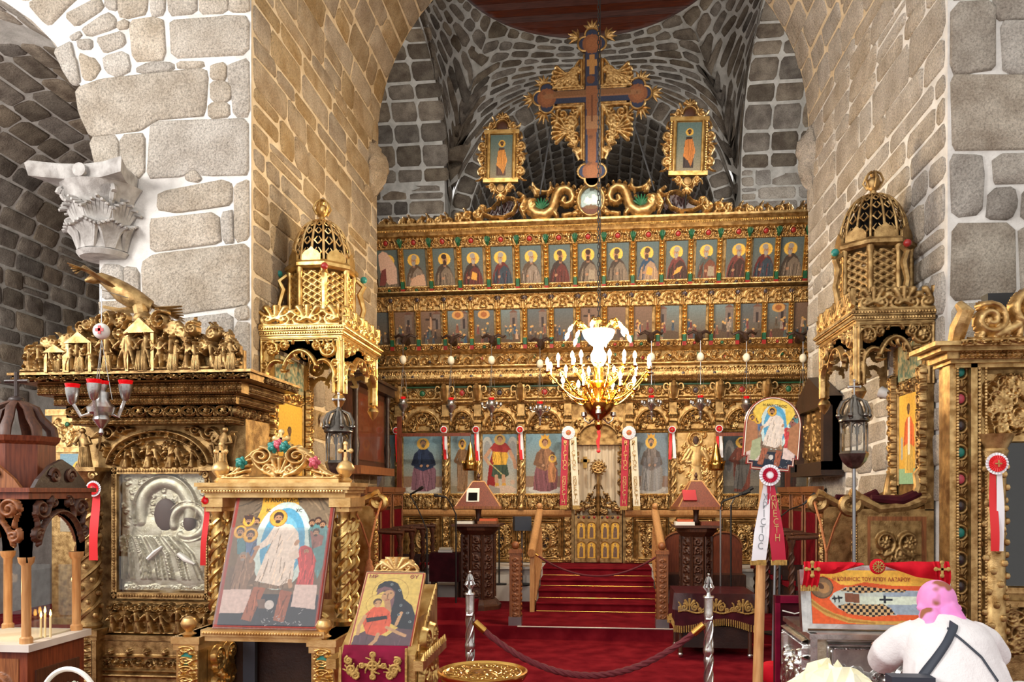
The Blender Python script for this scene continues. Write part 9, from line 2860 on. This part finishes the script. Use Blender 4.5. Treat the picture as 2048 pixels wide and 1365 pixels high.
# ================================================================== reused marble capital on the left pier
cp = at(225,440, YF)
cz0, cz1 = at(225,520, YF).z, at(225,385, YF).z
C_ = sub('marble_capital', wall_left, (-4.42, YF - .02,0))
C_['label'] = 'weathered marble leaf capital built into the left pier'
hh = cz1 - cz0
MB().lathe([(.2, cz0),(.23, cz0 + .04),(.2, cz0 + .06),(.21, cz0 + hh * .4),(.26, cz0 + hh * .75),(.36, cz1)],16).build('bell', 'capital_stone', C_)
ab = [(-.42,-.42),(-.2,-.33),(0,-.3),(.2,-.33),(.42,-.42),(.33,-.2),(.3,0),(.33,.2),(.42,.42),(-.42,.42),(-.33,.2),(-.3,0),(-.33,-.2)]
n = len(ab)
MB().add([(x, y, cz1) for x, y in ab] + [(x * 1.05, y * 1.05, cz1 + .1) for x, y in ab] + [(x, y, cz1 + .13) for x, y in ab],[tuple(range(n))[::-1], tuple(range(2 * n, 3 * n))] + [(j * n + i, j * n + (i + 1) % n, (j + 1) * n + (i + 1) % n, (j + 1) * n + i) for j in (0,1) for i in range(n)]).build('abacus', 'capital_stone', C_, smooth=0)
def acleaf(h, w, out):
 b = MB()
 for k in range(7):
  q = (k - 3) / 3
  b.tube([(q * w * .35,0,0),(q * w * .7,-.03, h * .5),(q * w * 1.1,-.05 - out * .3, h * (.86 - .16 * abs(q))),(q * w * 1.25,-.05 - out, h * (.86 - .22 * abs(q)))],[.018,.026,.026,.012],6)
 return b.mesh('acanthus_leaf')
LA, LB = acleaf(hh * .42,.09,.07), acleaf(hh * .78,.1,.1)
for k in range(8):
 a_ = 2 * PI * k / 8
 put('acanthus_leaf', LA, 'capital_stone', C_, (.2 * math.sin(a_),-.2 * math.cos(a_), cz0 + .06),(0,0, a_))
 put('acanthus_leaf', LB, 'capital_stone', C_, (.19 * math.sin(a_ + PI / 8),-.19 * math.cos(a_ + PI / 8), cz0 + .06),(0,0, a_ + PI / 8))
for k in range(4):
 a_ = PI / 4 + k * PI / 2
 MB().tube([((.3 + .07 * (1 - f * .8) * math.cos(f * 10)),0, cz1 - .1 + .07 * (1 - f * .8) * math.sin(f * 10)) for f in np.linspace(0,1,20)],.025,6).tube([(.22,0, cz0 + hh * .5),(.27,0, cz0 + hh * .75),(.34,0, cz1 - .04)],.025,6).build('volute', 'capital_stone', C_, rot=(0,0, a_ - PI / 2 + PI / 2))
MB().lathe([(.06,0),(.06,.06),(.02,.07)],12, mx=Matrix.Rotation(PI / 2,4, 'X')).build('boss', 'capital_stone', C_, (0,-.3, cz1 + .06))
# ================================================================== gilt screen of the left aisle, seen past the kiosk
ap = at(140,900,9.6)
t = thing('aisle_icon_screen', 'plain gilt icon screen in the left aisle behind the kiosk', 'icon screen', (ap.x, 9.6,0))
za = lambda py: at(140, py, 9.6).z
MB().bbox((-.25,0,0),(.5,.1, za(822))).build('board', 'gold_dark', t, smooth=0)
MB().bbox((-.3,-.06, za(832)),(.5,.0, za(820))).build('cornice', 'gold', t, smooth=0)
MB().bbox((-.28,-.04, za(905)),(.5,0, za(898))).build('rail', 'gold', t, smooth=0)
put('carved_panel', relief('aisle_panel', .6,.38, lambda: dense(.6,.38,33,18,.06)() + [S(arc(.1,-.2,.28,20,160,20),.018)],.03,.01), 'gold', t, (.08,-.005,(za(835) + za(895)) / 2))
for dx, dz, m in ((-.02,.1, 'green_paint'),(.16,-.1, 'red_paint')): put('gem', GEM, m, t, (dx, -.03,(za(835) + za(895)) / 2 + dz),(0,0,0),(.03,.03,.03))
P = standing(91, c8(150,140,118), c8(176,160,128)); put('icon', P.mesh('icon', .5,1.0), None, t, (.12,-.006, za(905) - .52))
# ================================================================== bits by the relic shrine
dp_ = at(1585,1280,5.72)
t = thing('folded_lid', 'dark red panelled wooden lid leaning beside the relic shrine', 'panel', (dp_.x, 5.72,0),.1)
LZ2 = at(1585,1192,5.72).z
MB().bbox((-.12,0,0),(.13,.04, LZ2)).build('panel', 'velvet_dark', t, smooth=0)
MB().bbox((-.12,-.02,0),(-.09,.0, LZ2)).bbox((.1,-.02,0),(.13,0, LZ2)).bbox((-.12,-.02, LZ2 - .05),(.13,0, LZ2)).build('frame', 'crimson', t, smooth=0)
MB().tube([(-.08,-.03, LZ2 - .1),(.0,-.04, LZ2 - .12),(.1,-.03, LZ2 - .1)],.005,5).build('cord', 'paper', t)
for i, (px, py0, py1, m, lb) in enumerate(((1556,1098,1266, 'grey_metal', 'thin black and silver rod leaning behind the processional staff'),(1566,1110,1300, 'black', 'thin dark rod leaning beside the right stalls'))):
 p0, p1 = at(px, py0,6.9), at(px - 12, py1,6.9)
 tag(MB().tube([(0,0,0),(p0.x - p1.x, .1, p0.z - 0.0)],.012,8).build('leaning_rod', m, None, (p1.x, 6.9,0)), lb, 'rod')
for i, (px, py, lb) in enumerate(((1556,1340, 'red velvet cushion stool beside the lid'),)):
 p = at(px, 1335,6.1)
 t = thing('red_stool', lb, 'stool', (p.x, 6.1,0))
 MB().lathe([(.1,.3),(.12,.33),(.12,.4),(.1,.43),(.01,.44)],20).build('cushion', 'velvet_bright', t)
 for k in range(4):
  a_ = PI / 4 + k * PI / 2
  MB().tube([(.09 * math.cos(a_),.09 * math.sin(a_),.31),(.1 * math.cos(a_),.1 * math.sin(a_),0)],.014,6).build('leg', 'wood_dark', t)
